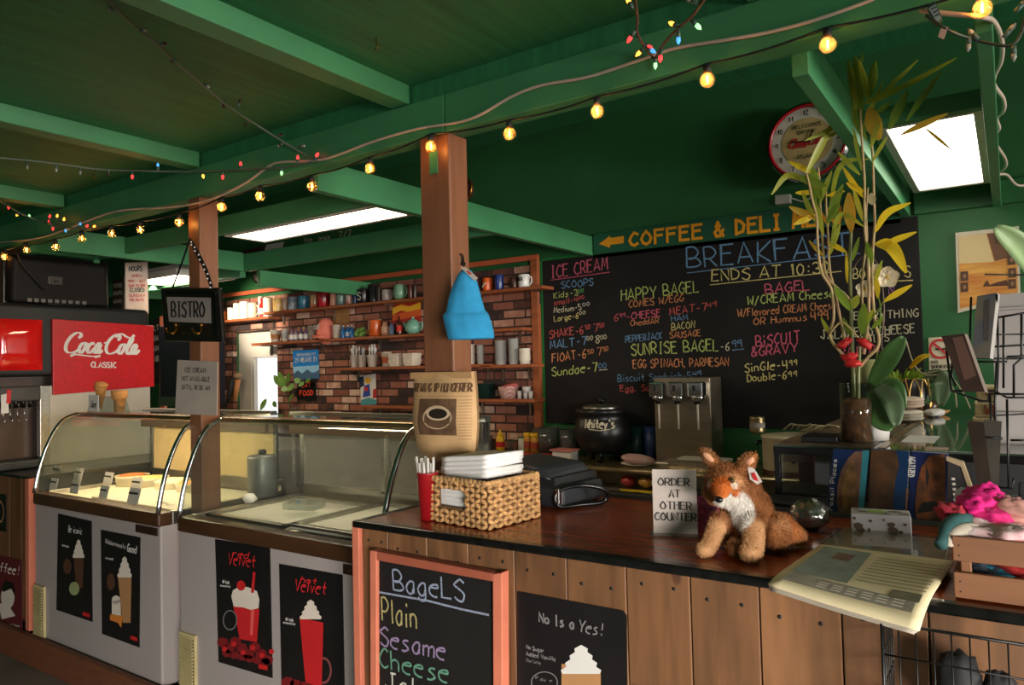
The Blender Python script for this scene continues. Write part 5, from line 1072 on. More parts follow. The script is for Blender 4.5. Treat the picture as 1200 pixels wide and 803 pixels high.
p = at(664, 530, 'y', 4.2); t = thing('carton', 'small white carton with a red edged lid in front of the kettle', 'carton', (p.x, 4.18, ZT)); obj('box', MB().box(-.07, .07, -.05, .05, 0, .075), PAPER, t, world=False, bevel=.003); obj('lid', MB().box(-.085, .08, -.06, .06, .075, .087), flat('pink_edge', (206, 120, 110)), t, world=False, bevel=.003)
YEL = flat('mustard_yellow', (232, 186, 30), .35)
p = at(586.5, 527, 'y', 4.4); t = thing('mustard_bottle', 'yellow mustard squeeze bottle on the rear table', 'bottle', (p.x, 4.4, ZT + .02)); obj('body', MB().lathe([(.028, 0), (.032, .02), (.032, .08), (.02, .115)], n=20), YEL, t, world=False); obj('nozzle', MB().lathe([(.02, .115), (.02, .125), (.006, .15), (.003, .165)], n=14), YEL, t, world=False); obj('label_band', MB().lathe([(.0325, .03), (.0325, .07)], n=20, caps=False), RED, t, world=False)
p = at(599, 527, 'y', 4.4); solo('ribbed_glass', MB().lathe([(.02, 0), (.03, .085), (.028, .085), (.018, .01)], c=(p.x, 4.4, ZT + .02), n=12), CLEAR, 'small ribbed glass tumbler right of the mustard bottle', 'glass')
p = at(611, 527, 'y', 4.4); t = thing('tin', 'pale tin with a green lid on the rear table', 'tin', (p.x, 4.42, ZT + .02)); obj('body', MB().lathe([(.033, 0), (.033, .1)], n=20), mat('pale_tin', (196, 192, 180), .4), t, world=False); obj('lid', MB().lathe([(.034, .1), (.034, .108), (.001, .11)], n=20), flat('tin_green', (70, 110, 60)), t, world=False)
for k, px in enumerate((619, 627)):
    p = at(px, 527, 'y', 4.42 - .03 * k); t = thing('spice_jar', ['left', 'right'][k] + ' of two yellow lidded spice jars on the rear table', 'jar', (p.x, 4.42 - .03 * k, ZT + .02), 0, 'spice jars'); obj('body', MB().lathe([(.03, 0), (.031, .11), (.028, .115)], n=20), mat('spice_gold', (190, 140, 40), .4, var=.3, scale=30), t, world=False); obj('lid', MB().lathe([(.032, .115), (.032, .14), (.001, .142)], n=20), YEL, t, world=False); obj('label_band', MB().lathe([(.0318, .03), (.0318, .08)], n=20, caps=False), flat('spice_red', (150, 60, 30)), t, world=False)
solo('red_box', MB().box(-3.0, -2.6, 4.14, 4.34, ZT, ZT + .03), flat('box_red', (196, 60, 40)), 'flat red topped box on the rear table behind the black case', 'box', bevel=.003)
solo('table_riser', MB().box(-3.1, -2.55, 4.345, 4.5, ZT, ZT + .02), STEEL, 'low steel riser carrying mustard bottle, glass and spice jars', 'riser')
p = at(745, 535, 'y', 4.2); t = thing('plated_basket', 'white plate with red checked paper on the steel table right of the kettle', 'plate', (p.x, 4.22, ZT)); obj('plate', MB().lathe([(.06, 0), (.1, .015), (.102, .018), (.06, .006), (.001, .006)], n=28), PAPER, t, world=False); obj('checked_paper', MB().ell((0, .01, .04), (.11, .08, .03), 20, 10, (0, .1, 0), fn=lambda d: .1 * noise.noise(d * 3)), CHECK, t, world=False)
for k, px in enumerate((746, 763)):
    p = at(px, 520, 'y', 4.48)
    solo('cup_sleeve', MB().lathe([(.04, 0), (.045, .22), (.04, .22), (.036, .01)], c=(p.x, 4.48, ZT), n=18), flat('sleeve_%d' % k, ((20, 60, 60), (36, 60, 110))[k], .4), ['dark teal tube shaped cup stack behind the checked plate', 'blue tube shaped cup stack beside the steel dispenser'][k], 'cup stack')
p = at(815, 540, 'y', 4.15); t = thing('foil_tray', 'crumpled clear and foil takeaway tray in front of the steel dispenser', 'tray', (p.x, 4.16, ZT)); obj('tray', MB().hexa([(-.14, -.03, 0), (.14, -.03, 0), (.14, .04, 0), (-.14, .04, 0), (-.17, -.05, .06), (.17, -.05, .06), (.17, .06, .06), (-.17, .06, .06)]), mat('foil', (196, 190, 180), .25, .8, bump=.8, scale=30, bdist=.01), t, world=False); obj('lid', MB().box(-.1, .2, -.05, .06, .062, .078), mat('cream_lid', (206, 198, 180), .4), t, world=False, bevel=.004)

# ------------------------------------------------------------------ glass case running back to the wall
ZC = 1.255
gc = thing('glass_case', 'dark framed glass top display case running back from the counter to the rear wall', 'display case', (-.1, 3.5, 0))
obj('base', MB().box(-.69, .9, 2.62, 4.55, 0, 1.075), mat('case_dark', (34, 32, 31), .5), gc); obj('base_tray', MB().box(-.70, .9, 2.45, 2.62, 1.0, 1.085), DARKG, gc, bevel=.004)
fr = MB().box(-.69, -.67, 2.62, 2.64, 1.075, ZC - .02).box(-.51, -.495, 2.62, 2.64, 1.075, ZC - .02).box(-.69, .9, 2.62, 2.64, 1.075, 1.09).box(-.69, .9, 2.615, 2.64, ZC - .03, ZC - .006)
obj('front_frame', fr, BLACK, gc, bevel=.002)
obj('inside_shelf_edge', MB().box(-.665, -.515, 2.645, 2.67, ZC - .06, ZC - .03), mat('case_brown', (96, 78, 66), .5), gc); obj('dark_front', MB().box(-.495, .9, 2.63, 2.64, 1.09, ZC - .03), BLACKM, gc)
obj('case_inner', MB().box(-.665, -.515, 2.86, 2.87, 1.09, ZC - .03), BLACKM, gc)
obj('case_glass', MB().box(-.67, -.51, 2.628, 2.632, 1.09, ZC - .03), PANE, gc)
obj('top_bed', MB().box(-.69, .9, 2.62, 4.55, ZC - .03, ZC - .014), mat('case_bed', (110, 112, 98), .4, var=.3, scale=9), gc); obj('top_glass', MB().box(-.69, .9, 2.62, 4.56, ZC - .008, ZC), mat('green_glass_top', (62, 78, 66), .07, var=.3, scale=6, coat=.3), gc, bevel=.001)
obj('seam_strip', MB().box(-.365, -.34, 2.63, 4.5, ZC, ZC + .003), mat('seam_metal', (140, 112, 84), .35, .6), gc); obj('left_top', MB().box(-.69, -.38, 2.63, 4.5, ZC, ZC + .002), mat('case_wood_top', (112, 92, 70), .3, var=.35, scale=7, stretch=(6, .6, 1)), gc)
solo('paper_sheet', MB().box(-.32, -.22, 2.85, 3.1, ZC + .0005, ZC + .0015), PAPER, 'white paper sheet lying on the glass case right of the vase', 'paper')
solo('small_card', MB().box(-.23, -.17, 2.66, 2.72, ZC + .0005, ZC + .002), flat('pink_card', (180, 150, 130)), 'small beige card at the front edge of the glass case', 'card')
tw = at(1072, 492, 'z', ZC)
for k, (dx, dy, z, s, lab, c) in enumerate(((0, 0, 0, .1, 'lower folded white towel on the glass case', (214, 204, 188)), (.0, .05, .055, .1, 'upper folded pinkish towel on the glass case', (206, 182, 164)))):
    b = MB()
    for j in range(3): b.ell((tw.x - .02 + dx, 3.75 + dy, ZC + .018 + z + .013 * j), (s * .7, s * 1.2, .014), 20, 8, fn=lambda d: .1 * noise.noise(d * 3 + Vector((k, j, 0))))
    solo('folded_towel', b, mat('towel_%d' % k, c, .9, bump=.3, scale=60), lab, 'towel', 'towels on the glass case')
solo('white_tissue', MB().ell((-.31, 4.1, ZC + .02), (.045, .08, .02), 16, 8, fn=lambda d: .3 * noise.noise(d * 4)), PAPER, 'crumpled white tissue on the glass case near the wall', 'tissue')
solo('woven_saucer', MB().lathe([(.05, 0), (.08, .02), (.075, .024), (.001, .01)], c=(-.33, 4.25, ZC), n=24), mat('woven_tan', (180, 130, 70), .8, var=.3, scale=60), 'tan woven saucer under the arched wire planter', 'saucer')
p = at(958, 512, 'z', ZC); solo('black_tray', MB().box(-.62, -.50, 2.72, 2.84, ZC + .002, ZC + .025), BLACK, 'small black tray with a dark ornament at the left of the vase', 'tray', bevel=.003)
b = MB(); p = at(945, 506, 'z', ZC)
for k in range(8): b.tube([(p.x - .09 + .02 * k, p.y + .06 * math.sin(k), ZC + .004), (p.x - .06 + .025 * k, p.y - .03 + .03 * math.cos(2 * k), ZC + .03), (p.x + .02 * k - .02, p.y + .02, ZC + .02)], .004, 6)
solo('shredded_paper', b, mat('straw_paper', (170, 156, 120), .8), 'small heap of shredded cream paper on the glass case left of the vase', 'paper shreds')
# books and picture boards leaning on the case
def book(quad, lab, cover, z0=1.072, Y0=2.40):
    t = thing('art_book', lab, 'book', at(*quad[3], 'y', Y0), 0, 'large picture books before the glass case')
    q = [at(*p, 'y', Y0) for p in quad]; tilt = .045
    P = [v + Vector((0, tilt * max(0, (v.z - 1.07)) / .2, 0)) for v in q]
    obj('cover', MB().prism(P, (0, .018, 0)), cover, t, bevel=.0015)
    obj('pages', MB().prism([v + Vector((.003 if i in (0, 3) else -.003, .018, -.002 if i < 2 else .003)) for i, v in enumerate(P)], (0, .004, 0)), CREAMP, t)
    def on(p, k=1):
        v = at(*p, 'y', Y0); return v + Vector((0, tilt * max(0, (v.z - 1.07)) / .2 - .0008 * k, 0))
    return t, on
COB = flat('cover_cobalt', (20, 40, 84), .3); TEAL = flat('cover_teal', (60, 140, 156), .3)
STO = mat('fossil_tan', (150, 112, 66), .4, var=.5, scale=26, col2=(86, 64, 44)); STD = mat('fossil_dark', (52, 36, 26), .4, scale=22, col2=(104, 68, 36)); STA = mat('fossil_amber', (140, 78, 34), .4, scale=26, col2=(50, 30, 22)); STR = mat('fossil_rim', (118, 84, 66), .5, var=.3, scale=30)
t, on = book([(973, 528), (1016, 530), (1011, 609), (968, 603)], 'blue covered book with a tan oval fossil, left one of the three picture books', COB)
obj('teal_strip', MB().poly([on(p) for p in ((1008, 530), (1016, 530), (1011, 609), (1004, 608))]), TEAL, t); obj('fossil_rim', MB().poly([on(p, 2) for p in ((1000, 531), (992, 538), (984, 552), (980, 570), (980, 590), (984, 604), (988, 606), (1005, 608), (1008, 531))]), STR, t)
obj('fossil_print', MB().poly([on(p, 3) for p in ((998, 540), (988, 556), (984, 575), (988, 598), (994, 604), (1000, 596), (1002, 560))]), STO, t)
b = MB(); text(b, 'Fossil Places', on((975, 598), 2), on((978, 540), 2), .012, N_Y, .0022, up=(-1, 0, 0)); obj('lettering', b, WHITEP, t)
t, on = book([(1018, 528), (1064, 531), (1062, 614), (1017, 609)], 'book with a dark brown bark slab and blue side band, middle of three picture books', flat('cover_blue', (20, 52, 92), .3))
obj('bark_print', MB().poly([on(p, 2) for p in ((1018, 529), (1048, 530), (1052, 548), (1048, 565), (1046, 590), (1047, 611), (1017, 608))]), STD, t); obj('blank_spine', MB().poly([on(p, 2) for p in ((1061, 574), (1064, 574), (1062, 613), (1060, 613))]), STR, t)
b = MB(); text(b, 'AGATIZED', on((1063.5, 537), 2), on((1063, 560), 2), .016, N_Y, .003, up=(1, 0, 0)); obj('lettering', b, WHITEP, t)
t, on = book([(1066, 531), (1110, 534), (1108, 622), (1063, 616)], 'blue book with an orange and black fossil log slab, right one of the picture books', flat('cover_navy', (22, 34, 84), .3))
obj('log_print', MB().poly([on(p, 2) for p in ((1088, 536), (1106, 534), (1107, 560), (1108, 600), (1107, 622), (1082, 618), (1073, 605), (1072, 590), (1074, 568), (1078, 550))]), STA, t); obj('log_crack', MB().poly([on(p, 3) for p in ((1080, 590), (1100, 588), (1107, 595), (1090, 600), (1074, 602))]), BLACKM, t); obj('log_crack', MB().poly([on(p, 3) for p in ((1084, 546), (1088, 560), (1086, 575), (1084, 562))]), BLACKM, t)
t = thing('boxed_set', 'dark boxed book leaning over at the right end of the picture books', 'book', (-.12, 2.35, 1.072), 0)
qa = [at(*p, 'y', 2.36) for p in ((1110, 536), (1128, 545), (1148, 612), (1110, 622))]
obj('cover', MB().prism(qa, (0, .03, 0)), mat('boxset_dark', (48, 44, 46), .4), t, bevel=.002); obj('page_edge', MB().prism([at(*p, 'y', 2.355) for p in ((1109, 536), (1129, 542), (1150, 602), (1146, 606), (1126, 547), (1109, 540))], (0, .03, 0)), mat('page_edges', (168, 146, 112), .7), t)
sp_ = MB()
for k in range(10): ppoly(sp_, [(1115 + .6 * k, 560 + 6 * k), (1119 + .6 * k, 560 + 6 * k), (1119.5 + .6 * k, 563 + 6 * k), (1115.5 + .6 * k, 563 + 6 * k)], 'y', 2.358)
obj('spine_marks', sp_, CREAMP, t)
# ------------------------------------------------------------------ things on the front counter
ZK = 1.072
KRAFT = mat('kraft_paper', (196, 158, 112), .75, var=.08, scale=14, bump=.25)
bg = thing('coffee_bag', 'printed kraft paper coffee bag with a folded top pinned to the brown post', 'bag', (-1.65, 1.95, 1.22))
rows = [(1.225, -1.735, -1.53, .02), (1.27, -1.775, -1.512, .05), (1.36, -1.79, -1.502, .062), (1.45, -1.785, -1.504, .05), (1.505, -1.785, -1.508, .028), (1.537, -1.784, -1.51, .014)]
def bagpt(u, v, k=0.):
    i = min(int(v * 5), 4); f_ = v * 5 - i; a, b_ = rows[i], rows[i + 1]
    z, xl, xr, dp_ = (a[j] * (1 - f_) + b_[j] * f_ for j in range(4))
    sh = math.sin(math.pi * u) ** .5 if 0 < u < 1 else 0
    wr_ = .0035 * math.sin(9 * u + 7 * v) * sh
    return Vector((xl + (xr - xl) * u, 1.992 - dp_ * sh * .9 - .008 + wr_ - k, z))
b = MB().grid(lambda u, v: bagpt(u, v), 22, 20); b.grid(lambda u, v: (bagpt(u, v).x, 1.996, bagpt(u, v).z), 1, 20)
bo = obj('bag_body', b, KRAFT, bg)
obj('folded_top', MB().box(-1.787, -1.507, 1.965, 1.978, 1.514, 1.537), mat('kraft_fold', (184, 144, 98), .75), bg, bevel=.002)
PR = flat('coffee_print_brown', (92, 64, 42), .8)
def bagmap(px, py, k):
    u = (px - 478) / (550 - 478); z = 1.225 + .312 * (535 - py) / (535 - 437); i = max(0, min(4, sum(z > r[0] for r in rows) - 1)); v = (i + (z - rows[i][0]) / (rows[i + 1][0] - rows[i][0])) / 5; return bagpt(min(1, max(0, u)), min(1, max(0, v)), k)
def bagtext(s, x0, x1, y, h, sw, nm='print_lettering'):
    b = MB(); text(b, s, (x0, 0, -y), (x1, 0, -y), h, N_Y, sw, serif=True, gap=1.6); b.v = [bagmap(p.x, -p.z, .0015) for p in b.v]; obj(nm, b, PR, bg)
bagtext('BREWING IP HUNGERER', 480, 548, 458.5, 9, 1.4)
b = MB()
for y in (463, 505): b.grid(lambda u, v: bagmap(480 + 68 * u, y + .7 * v, .0012), 16, 1)
for k in range(14):
    for xa, xb in ((480, 491), (537, 548)): b.grid(lambda u, v: bagmap(xa + (xb - xa) * u, 467 + 3.2 * k + .8 * v, .0012), 4, 1)
obj('print_columns', b, mat('faint_print', (160, 124, 86), .8), bg)['kind'] = 'stuff'
obj('photo_print', MB().grid(lambda u, v: bagmap(493 + 43 * u, 466 + 39 * v, .0014), 14, 12), mat('photo_brown', (96, 70, 50), .6, var=.5, scale=26), bg)
def bagdisc(cx, cy, rx, ry, k, nm, m):
    b = MB(); n = 20; b.add([bagmap(cx, cy, k)] + [bagmap(cx + rx * math.cos(6.283 * i / n), cy + ry * math.sin(6.283 * i / n), k) for i in range(n)], [(0, i + 1, (i + 1) % n + 1) for i in range(n)]); obj(nm, b, m, bg)
bagdisc(516, 486, 16, 13, .0018, 'cup_print', flat('print_cup', (196, 168, 134), .6)); bagdisc(517, 482, 13, 7.5, .0022, 'cup_rim_print', flat('print_rim', (206, 182, 150), .6)); bagdisc(517, 482, 10.5, 5.5, .0026, 'coffee_print', flat('print_coffee', (40, 28, 22), .5))
# blue beanie on a hook
ht = thing('knit_hat', 'bright blue knit beanie with a white tag hanging from a hook on the post', 'hat', at(550, 398, 'y', 1.98))
BLUE = mat('blue_wool', (36, 136, 184), .9, var=.1, scale=30, bump=.5)
rr = [(316, 542, 550), (320, 538, 554), (330, 533, 559), (344, 528, 563), (360, 525, 567), (366, 524.5, 568.5), (368, 520.5, 572), (371, 520, 573), (380, 522, 575), (390, 523.5, 578), (398, 525, 577.5)]
RH = Vector((.83, .56, 0)); DH = Vector((.56, -.83, 0)); b = MB(); n = 28; vs = []
for y, xl, xr in rr:
    c = at((xl + xr) / 2, y, 'y', 1.93); hw = (xr - xl) / 2 * mpp(c)
    for k in range(n):
        a = 2 * math.pi * k / n; fold = 1 + (.05 * math.sin(3 * a + y * .05) + .02 * math.sin(9 * a)) * (1 if y > 330 else .3)
        vs.append(c + RH * hw * math.cos(a) * fold + DH * (.034 + .012 * (y > 368)) * math.sin(a) * fold * min(1, hw / .03))
b.add(vs, [(i * n + k, i * n + (k + 1) % n, (i + 1) * n + (k + 1) % n, (i + 1) * n + k) for i in range(len(rr) - 1) for k in range(n)] + [tuple(range(n))[::-1]], 0, True)
obj('knit_body', b, BLUE, ht, solid=.004, sub=1)
tg = [at(x, y, 'y', 1.885) for x, y in ((539, 313), (545, 313), (560, 326), (556, 329))]
obj('tag', MB().prism(tg, (0, .002, 0)), mat('tag_card', (214, 196, 184), .7), ht); obj('tag_print', MB().prism([at(x, y, 'y', 1.884) for x, y in ((546, 318), (549, 317), (553, 321), (550, 322))], (0, .001, 0)), flat('tag_red', (200, 90, 70)), ht)
hk = thing('coat_hook', 'small dark metal hook screwed to the post above the blue beanie', 'hook', at(541, 310, 'y', 1.99)); obj('hook', MB().tube(smooth([at(541, 311, 'y', 1.99), at(541, 302, 'y', 1.985), at(539, 298, 'y', 1.975), at(542, 299, 'y', 1.96), at(543, 305, 'y', 1.94), at(544, 315, 'y', 1.93)], 5), .0028, 8), BLACK, hk); obj('screw_plate', MB().cyl(at(541, 309, 'y', 1.985), at(541, 309, 'y', 1.985) + Vector((0, .015, 0)), .006, n=12), BLACK, hk)
# woven basket with napkins
RZ = -.13; bk_ = thing('woven_basket', 'woven seagrass basket with a handle slot holding white napkins', 'basket', (-1.41, 1.865, ZK), RZ)
SEA = mat('seagrass', (196, 150, 98), .7, var=.25, scale=40, bump=.4, isl=.22)
bw, bd, bh = .295, .235, .135; b = MB()
def weave(p0, ex, L_, nrm, nc, nr=9, hole=False):
    for r in range(nr):
        for c_ in range(nc):
            u = (c_ + .5) / nc; v = (r + .5) / nr
            if hole and .3 < u < .7 and .38 < v < .78: continue
            p = Vector(p0) + Vector(ex) * (u * L_) + Vector((0, 0, v * bh)) + Vector(nrm) * .004
            az = math.atan2(ex[1], ex[0]); b.ell(p, (L_ / nc * .68, .0065, bh / nr * .42), 8, 5, (0, .42 * (1 if (r + c_) % 2 else -1), az))
weave((-bw / 2, -bd / 2, 0), (1, 0, 0), bw, (0, -1, 0), 13, hole=True); weave((bw / 2, -bd / 2, 0), (0, 1, 0), bd, (1, 0, 0), 11); weave((bw / 2, bd / 2, 0), (-1, 0, 0), bw, (0, 1, 0), 13); weave((-bw / 2, bd / 2, 0), (0, -1, 0), bd, (-1, 0, 0), 11)
obj('woven_wall', b, SEA, bk_, world=False)['kind'] = 'stuff'
b = MB()
for x0, x1, z0, z1 in ((-bw / 2, -bw * .2, .004, bh), (bw * .2, bw / 2, .004, bh), (-bw * .2, bw * .2, .004, bh * .38), (-bw * .2, bw * .2, bh * .78, bh)): b.box(x0, x1, -bd / 2 + .001, -bd / 2 + .007, z0, z1)
b.box(-bw / 2, -bw / 2 + .006, -bd / 2, bd / 2, .004, bh).box(bw / 2 - .006, bw / 2, -bd / 2, bd / 2, .004, bh).box(-bw / 2, bw / 2, bd / 2 - .006, bd / 2, .004, bh).box(-bw / 2, bw / 2, -bd / 2, bd / 2, .002, .008)
obj('inner_wall', b, mat('basket_inner', (110, 78, 46), .8), bk_, world=False)
rim = [(-bw / 2, -bd / 2, bh), (bw / 2, -bd / 2, bh), (bw / 2, bd / 2, bh), (-bw / 2, bd / 2, bh)]; b = MB()
for i in range(4):
    p, q = Vector(rim[i]), Vector(rim[(i + 1) % 4]); nn = 16
    for k in range(nn): c_ = p.lerp(q, (k + .5) / nn); b.ell(c_, ((q - p).length / nn * .75, .009, .008), 8, 5, (0, .35, math.atan2((q - p).y, (q - p).x)))
obj('braided_rim', b, SEA, bk_, world=False)['kind'] = 'stuff'
RB = Matrix.Rotation(RZ, 3, 'Z'); KB = Vector((-1.41, 1.865, ZK))
NAP = mat('napkin_paper', (236, 233, 231), .85, var=.02)
def napstack(nm, c, sx, sy, z0, n_, lab, tilt):
    t = thing(nm, lab, 'napkins', KB + RB @ Vector((c[0], c[1], z0)), RZ, 'napkin stacks in the basket')
    z = 0.
    for k in range(n_):
        ph = random.random() * 6; hh = .016
        obj('napkin_fold', MB().grid(lambda u, v: ((u - .5) * sx + .004 * math.sin(ph), (v - .5) * sy, z + tilt * (u - .5) + .003 * math.sin(5 * u + ph) * v), 8, 6), NAP, t, world=False, solid=.0135)
        z += .0145
napstack('napkin_stack', (-.005, .0), .245, .19, .01, 8, 'lower white napkin stack filling the woven basket', .0)
napstack('napkin_stack', (.0, .015), .205, .165, .137, 5, 'top white napkin stack rising above the woven basket', .02)
# straws
sp = at(503, 611, 'z', ZK); t = thing('straw_cup', 'red plastic cup full of white straws left of the woven basket', 'cup', (sp.x - .02, sp.y + .02, ZK)); SCX, SCY = sp.x - .02, sp.y + .02
obj('cup_wall', MB().lathe([(.026, 0), (.034, .145), (.037, .15), (.034, .15), (.025, .004), (.001, .004)], n=24), mat('red_plastic', (150, 20, 28), .35), t, world=False)
for k in range(14):
    a = 2.4 * k; r_ = .024 * math.sqrt((k + .5) / 14); q0 = Vector((SCX + r_ * .6 * math.cos(a), SCY + r_ * .6 * math.sin(a), ZK + .006)); q1 = Vector((SCX + r_ * 1.35 * math.cos(a) - .006, SCY + r_ * 1.35 * math.sin(a), ZK + .186 + .012 * math.sin(k * 1.7)))
    if k == 13: q1 = Vector((SCX - .045, SCY - .005, ZK + .19))
    solo('drinking_straw', MB().tube([q0, q1], .0042, 8), PAPER, 'white paper wrapped straw standing in the red cup' if k != 13 else 'white straw leaning furthest left out of the red cup', 'straw', 'straws in the red cup')
# black case with handle behind the basket
bc = thing('black_case', 'black padded case with an open lid and looped handle behind the woven basket', 'case', (-1.30, 2.19, ZK), -.1)
LEA = mat('black_leather', (36, 38, 42), .5, var=.12, scale=20, bump=.2)
obj('body', MB().box(-.20, .075, -.10, .16, 0, .075), LEA, bc, world=False, bevel=.02, seg=3); obj('lid', MB().hexa([(-.22, -.11, .095), (.03, -.11, .095), (.03, .16, .085), (-.22, .16, .085), (-.22, -.10, .15), (-.02, -.10, .135), (-.0, .15, .13), (-.22, .15, .15)]), LEA, bc, world=False, bevel=.018, seg=3)
obj('gap_fabric', MB().box(-.20, .04, -.09, .15, .07, .1), BLACKM, bc, world=False)
obj('handle', MB().tube(smooth([(.06, -.10, .012), (.06, -.10, .06), (.11, -.03, .075), (.15, .05, .05), (.14, .05, .012), (.10, -.03, .01)], 5, True), .0075, 8, closed=True), BLACK, bc, world=False); obj('buckle', MB().box(.055, .07, -.11, -.09, .02, .07), CHROME, bc, world=False, bevel=.003)
# order sign
osx = thing('counter_sign', 'acrylic stand holding a grey card that reads ORDER AT OTHER COUNTER', 'sign', at(793, 626, 'z', ZK))
A0, A1 = at(766, 626, 'z', ZK), at(818, 628, 'z', ZK); ex = (A1 - A0); ex.z = 0; wd_ = ex.length; ex.normalize(); nm_ = Vector((ex.y, -ex.x, 0)); hz = at(766, 551, 'y', A0.y).z - ZK; back = Vector((0, 0, 0)) - nm_ * .012
P_ = [A0 + Vector((0, 0, .004)), A0 + ex * wd_ + Vector((0, 0, .004)), A0 + ex * wd_ + Vector((0, 0, hz)) + back, A0 + Vector((0, 0, hz)) + back]
obj('card', MB().prism(P_, -nm_ * .002), mat('sign_card', (206, 192, 184), .7), osx); obj('acrylic', MB().prism([p + nm_ * .0022 for p in P_], nm_ * .002), glass('acrylic_clear', (252, 252, 252), .8, .03), osx)
obj('acrylic_foot', MB().prism([A0 + nm_ * .03 - ex * .006, A0 + nm_ * .03 + ex * (wd_ + .004), A0 - nm_ * .03 + ex * (wd_ + .004), A0 - nm_ * .03 - ex * .006], (0, 0, .004)), CLEAR, osx)
b = MB(); upv = (P_[3] - P_[0]).normalized()
for s, y0_, x0_, x1_ in (('ORDER', .735, .13, .84), ('AT', .555, .38, .62), ('OTHER', .37, .17, .87), ('COUNTER', .2, .04, .97)):
    o_ = P_[0] + upv * (hz * y0_) + nm_ * .0012; text(b, s, o_ + ex * (wd_ * x0_), o_ + ex * (wd_ * x1_), hz * .115, nm_, .0034, serif=True, up=upv)
obj('lettering', b, flat('card_ink', (44, 34, 32)), osx)
p = at(826, 625, 'z', ZK); t = thing('pink_pouch', 'small pink patterned pouch standing behind the plush fox', 'pouch', (p.x - .0, p.y + .03, ZK)); obj('pouch', MB().hexa([(-.03, -.012, 0), (.03, -.012, 0), (.03, .012, 0), (-.03, .012, 0), (-.032, -.004, .1), (.032, -.004, .1), (.032, .004, .1), (-.032, .004, .1)]), mat('pink_sparkle', (176, 70, 110), .5, col2=(90, 30, 70), scale=90), t, world=False, bevel=.004); obj('zip', MB().box(-.032, .032, -.005, .005, .1, .104), DARKG, t, world=False)
# foil ball, tissue box, clear box, newspaper
fb = at(948, 622, 'z', ZK); solo('foil_ornament', MB().ell((fb.x, fb.y + .02, ZK + .043), (.052, .045, .043), 26, 18, fn=lambda d: .18 * noise.noise(d * 5) + .1 * noise.noise(d * 13)), mat('crumpled_silver', (150, 146, 142), .22, .95, bump=.6, scale=40), 'crumpled silver foil ball ornament on the counter between the fox and the books', 'ornament')
q0, q1 = at(998, 629, 'z', ZK), at(1069, 634, 'z', ZK); tb = thing('tissue_box', 'slim patterned white tissue box with a green leaf motif lying before the picture books', 'box', (q0 + q1) / 2); dx = (q1 - q0); dx.normalize(); L_ = (q1 - q0).length; dy_ = Vector((-dx.y, dx.x, 0)); hb_ = .062
obj('carton', MB().prism([q0, q1, q1 + dy_ * .085, q0 + dy_ * .085], (0, 0, hb_)), mat('tissue_card', (186, 180, 182), .6), tb, bevel=.002)
spk = mat('tissue_motif', (92, 72, 60), .6); b = MB(); nn_ = -dy_
for u, v, r_ in ((.12, .45, .011), (.16, .3, .009), (.33, .72, .004), (.3, .35, .004), (.82, .3, .006), (.9, .65, .004), (.68, .6, .008), (.7, .35, .011), (.73, .2, .006), (.06, .8, .004), (.55, .8, .003)):
    c_ = q0 + dx * (L_ * u) + Vector((0, 0, hb_ * v)) + nn_ * .001; b.poly([c_ + dx * r_ * math.cos(k) * (1 + .25 * math.sin(3 * k)) + Vector((0, 0, r_ * math.sin(k))) for k in [6.283 * j / 12 for j in range(12)]])
for u, v, r_ in ((.2, .4, .009), (.75, .6, .011), (.88, .3, .008), (.1, .7, .006), (.6, .2, .006)):
    c_ = q0 + dx * (L_ * u) + dy_ * (.085 * v) + Vector((0, 0, hb_ + .001)); b.poly([c_ + dx * r_ * 1.6 * math.cos(k) + dy_ * r_ * math.sin(k) for k in [6.283 * j / 12 for j in range(12)]])
obj('motif', b, spk, tb); c_ = q0 + dx * (L_ * .45) + dy_ * .04 + Vector((0, 0, hb_ + .0015)); obj('leaf_motif', MB().poly([c_ + dx * .024 * math.cos(k) * (1 + .2 * math.cos(5 * k)) + dy_ * .022 * math.sin(k) * (1 + .2 * math.cos(5 * k)) for k in [6.283 * j / 30 for j in range(30)]]), flat('leaf_motif_green', (140, 178, 50)), tb)
q = [at(*p_, 'z', ZK) for p_ in ((960, 644), (1112, 668), (1118, 640), (986, 624))]
cb = thing('clear_display_box', 'clear acrylic slab with papers lying between tissue box and newspaper', 'display box', (q[0] + q[1]) / 2); obj('acrylic', MB().prism(q, (0, 0, .02)), CLEAR, cb, bevel=.002); ce = sum(q, Vector()) / 4; obj('inner_sheet', MB().prism([ce + (p_ - ce) * .94 + Vector((0, 0, .004)) for p_ in q], (0, 0, .010)), mat('sheet_brown', (176, 154, 130), .3, var=.3, scale=10), cb)
npq = [at(*p_, 'z', 1.088) for p_ in ((900, 684), (1077, 725), (1118, 661), (962, 641))]
nw = thing('newspaper', 'folded yellowed newspaper with a blue photo hanging over the counter front edge', 'newspaper', (npq[0] + npq[2]) / 2)
NEWS = mat('newsprint', (236, 220, 178), .8, var=.06, scale=20); NEWS2 = mat('newsprint_edge', (176, 166, 150), .8)
def np_pt(u, v, k=0., z=0.):
    p_ = npq[0].lerp(npq[1], u).lerp(npq[3].lerp(npq[2], u), v); out_ = max(0, 1.64 - p_.y)
    return Vector((p_.x, p_.y, ZK + .021 + z + k - out_ * out_ * .9 - .004 * math.sin(3 * u) * (1 - v)))
for k in range(4): obj('sheet', MB().grid(lambda u, v: np_pt(u * (1 - .012 * k), v * (1 + .0 * k) + .006 * k, 0, -.0045 * k), 14, 12), NEWS if k == 0 else NEWS2, nw, solid=.0035)
def onp(pts): return [np_pt(u, v, .0024) for u, v in pts]
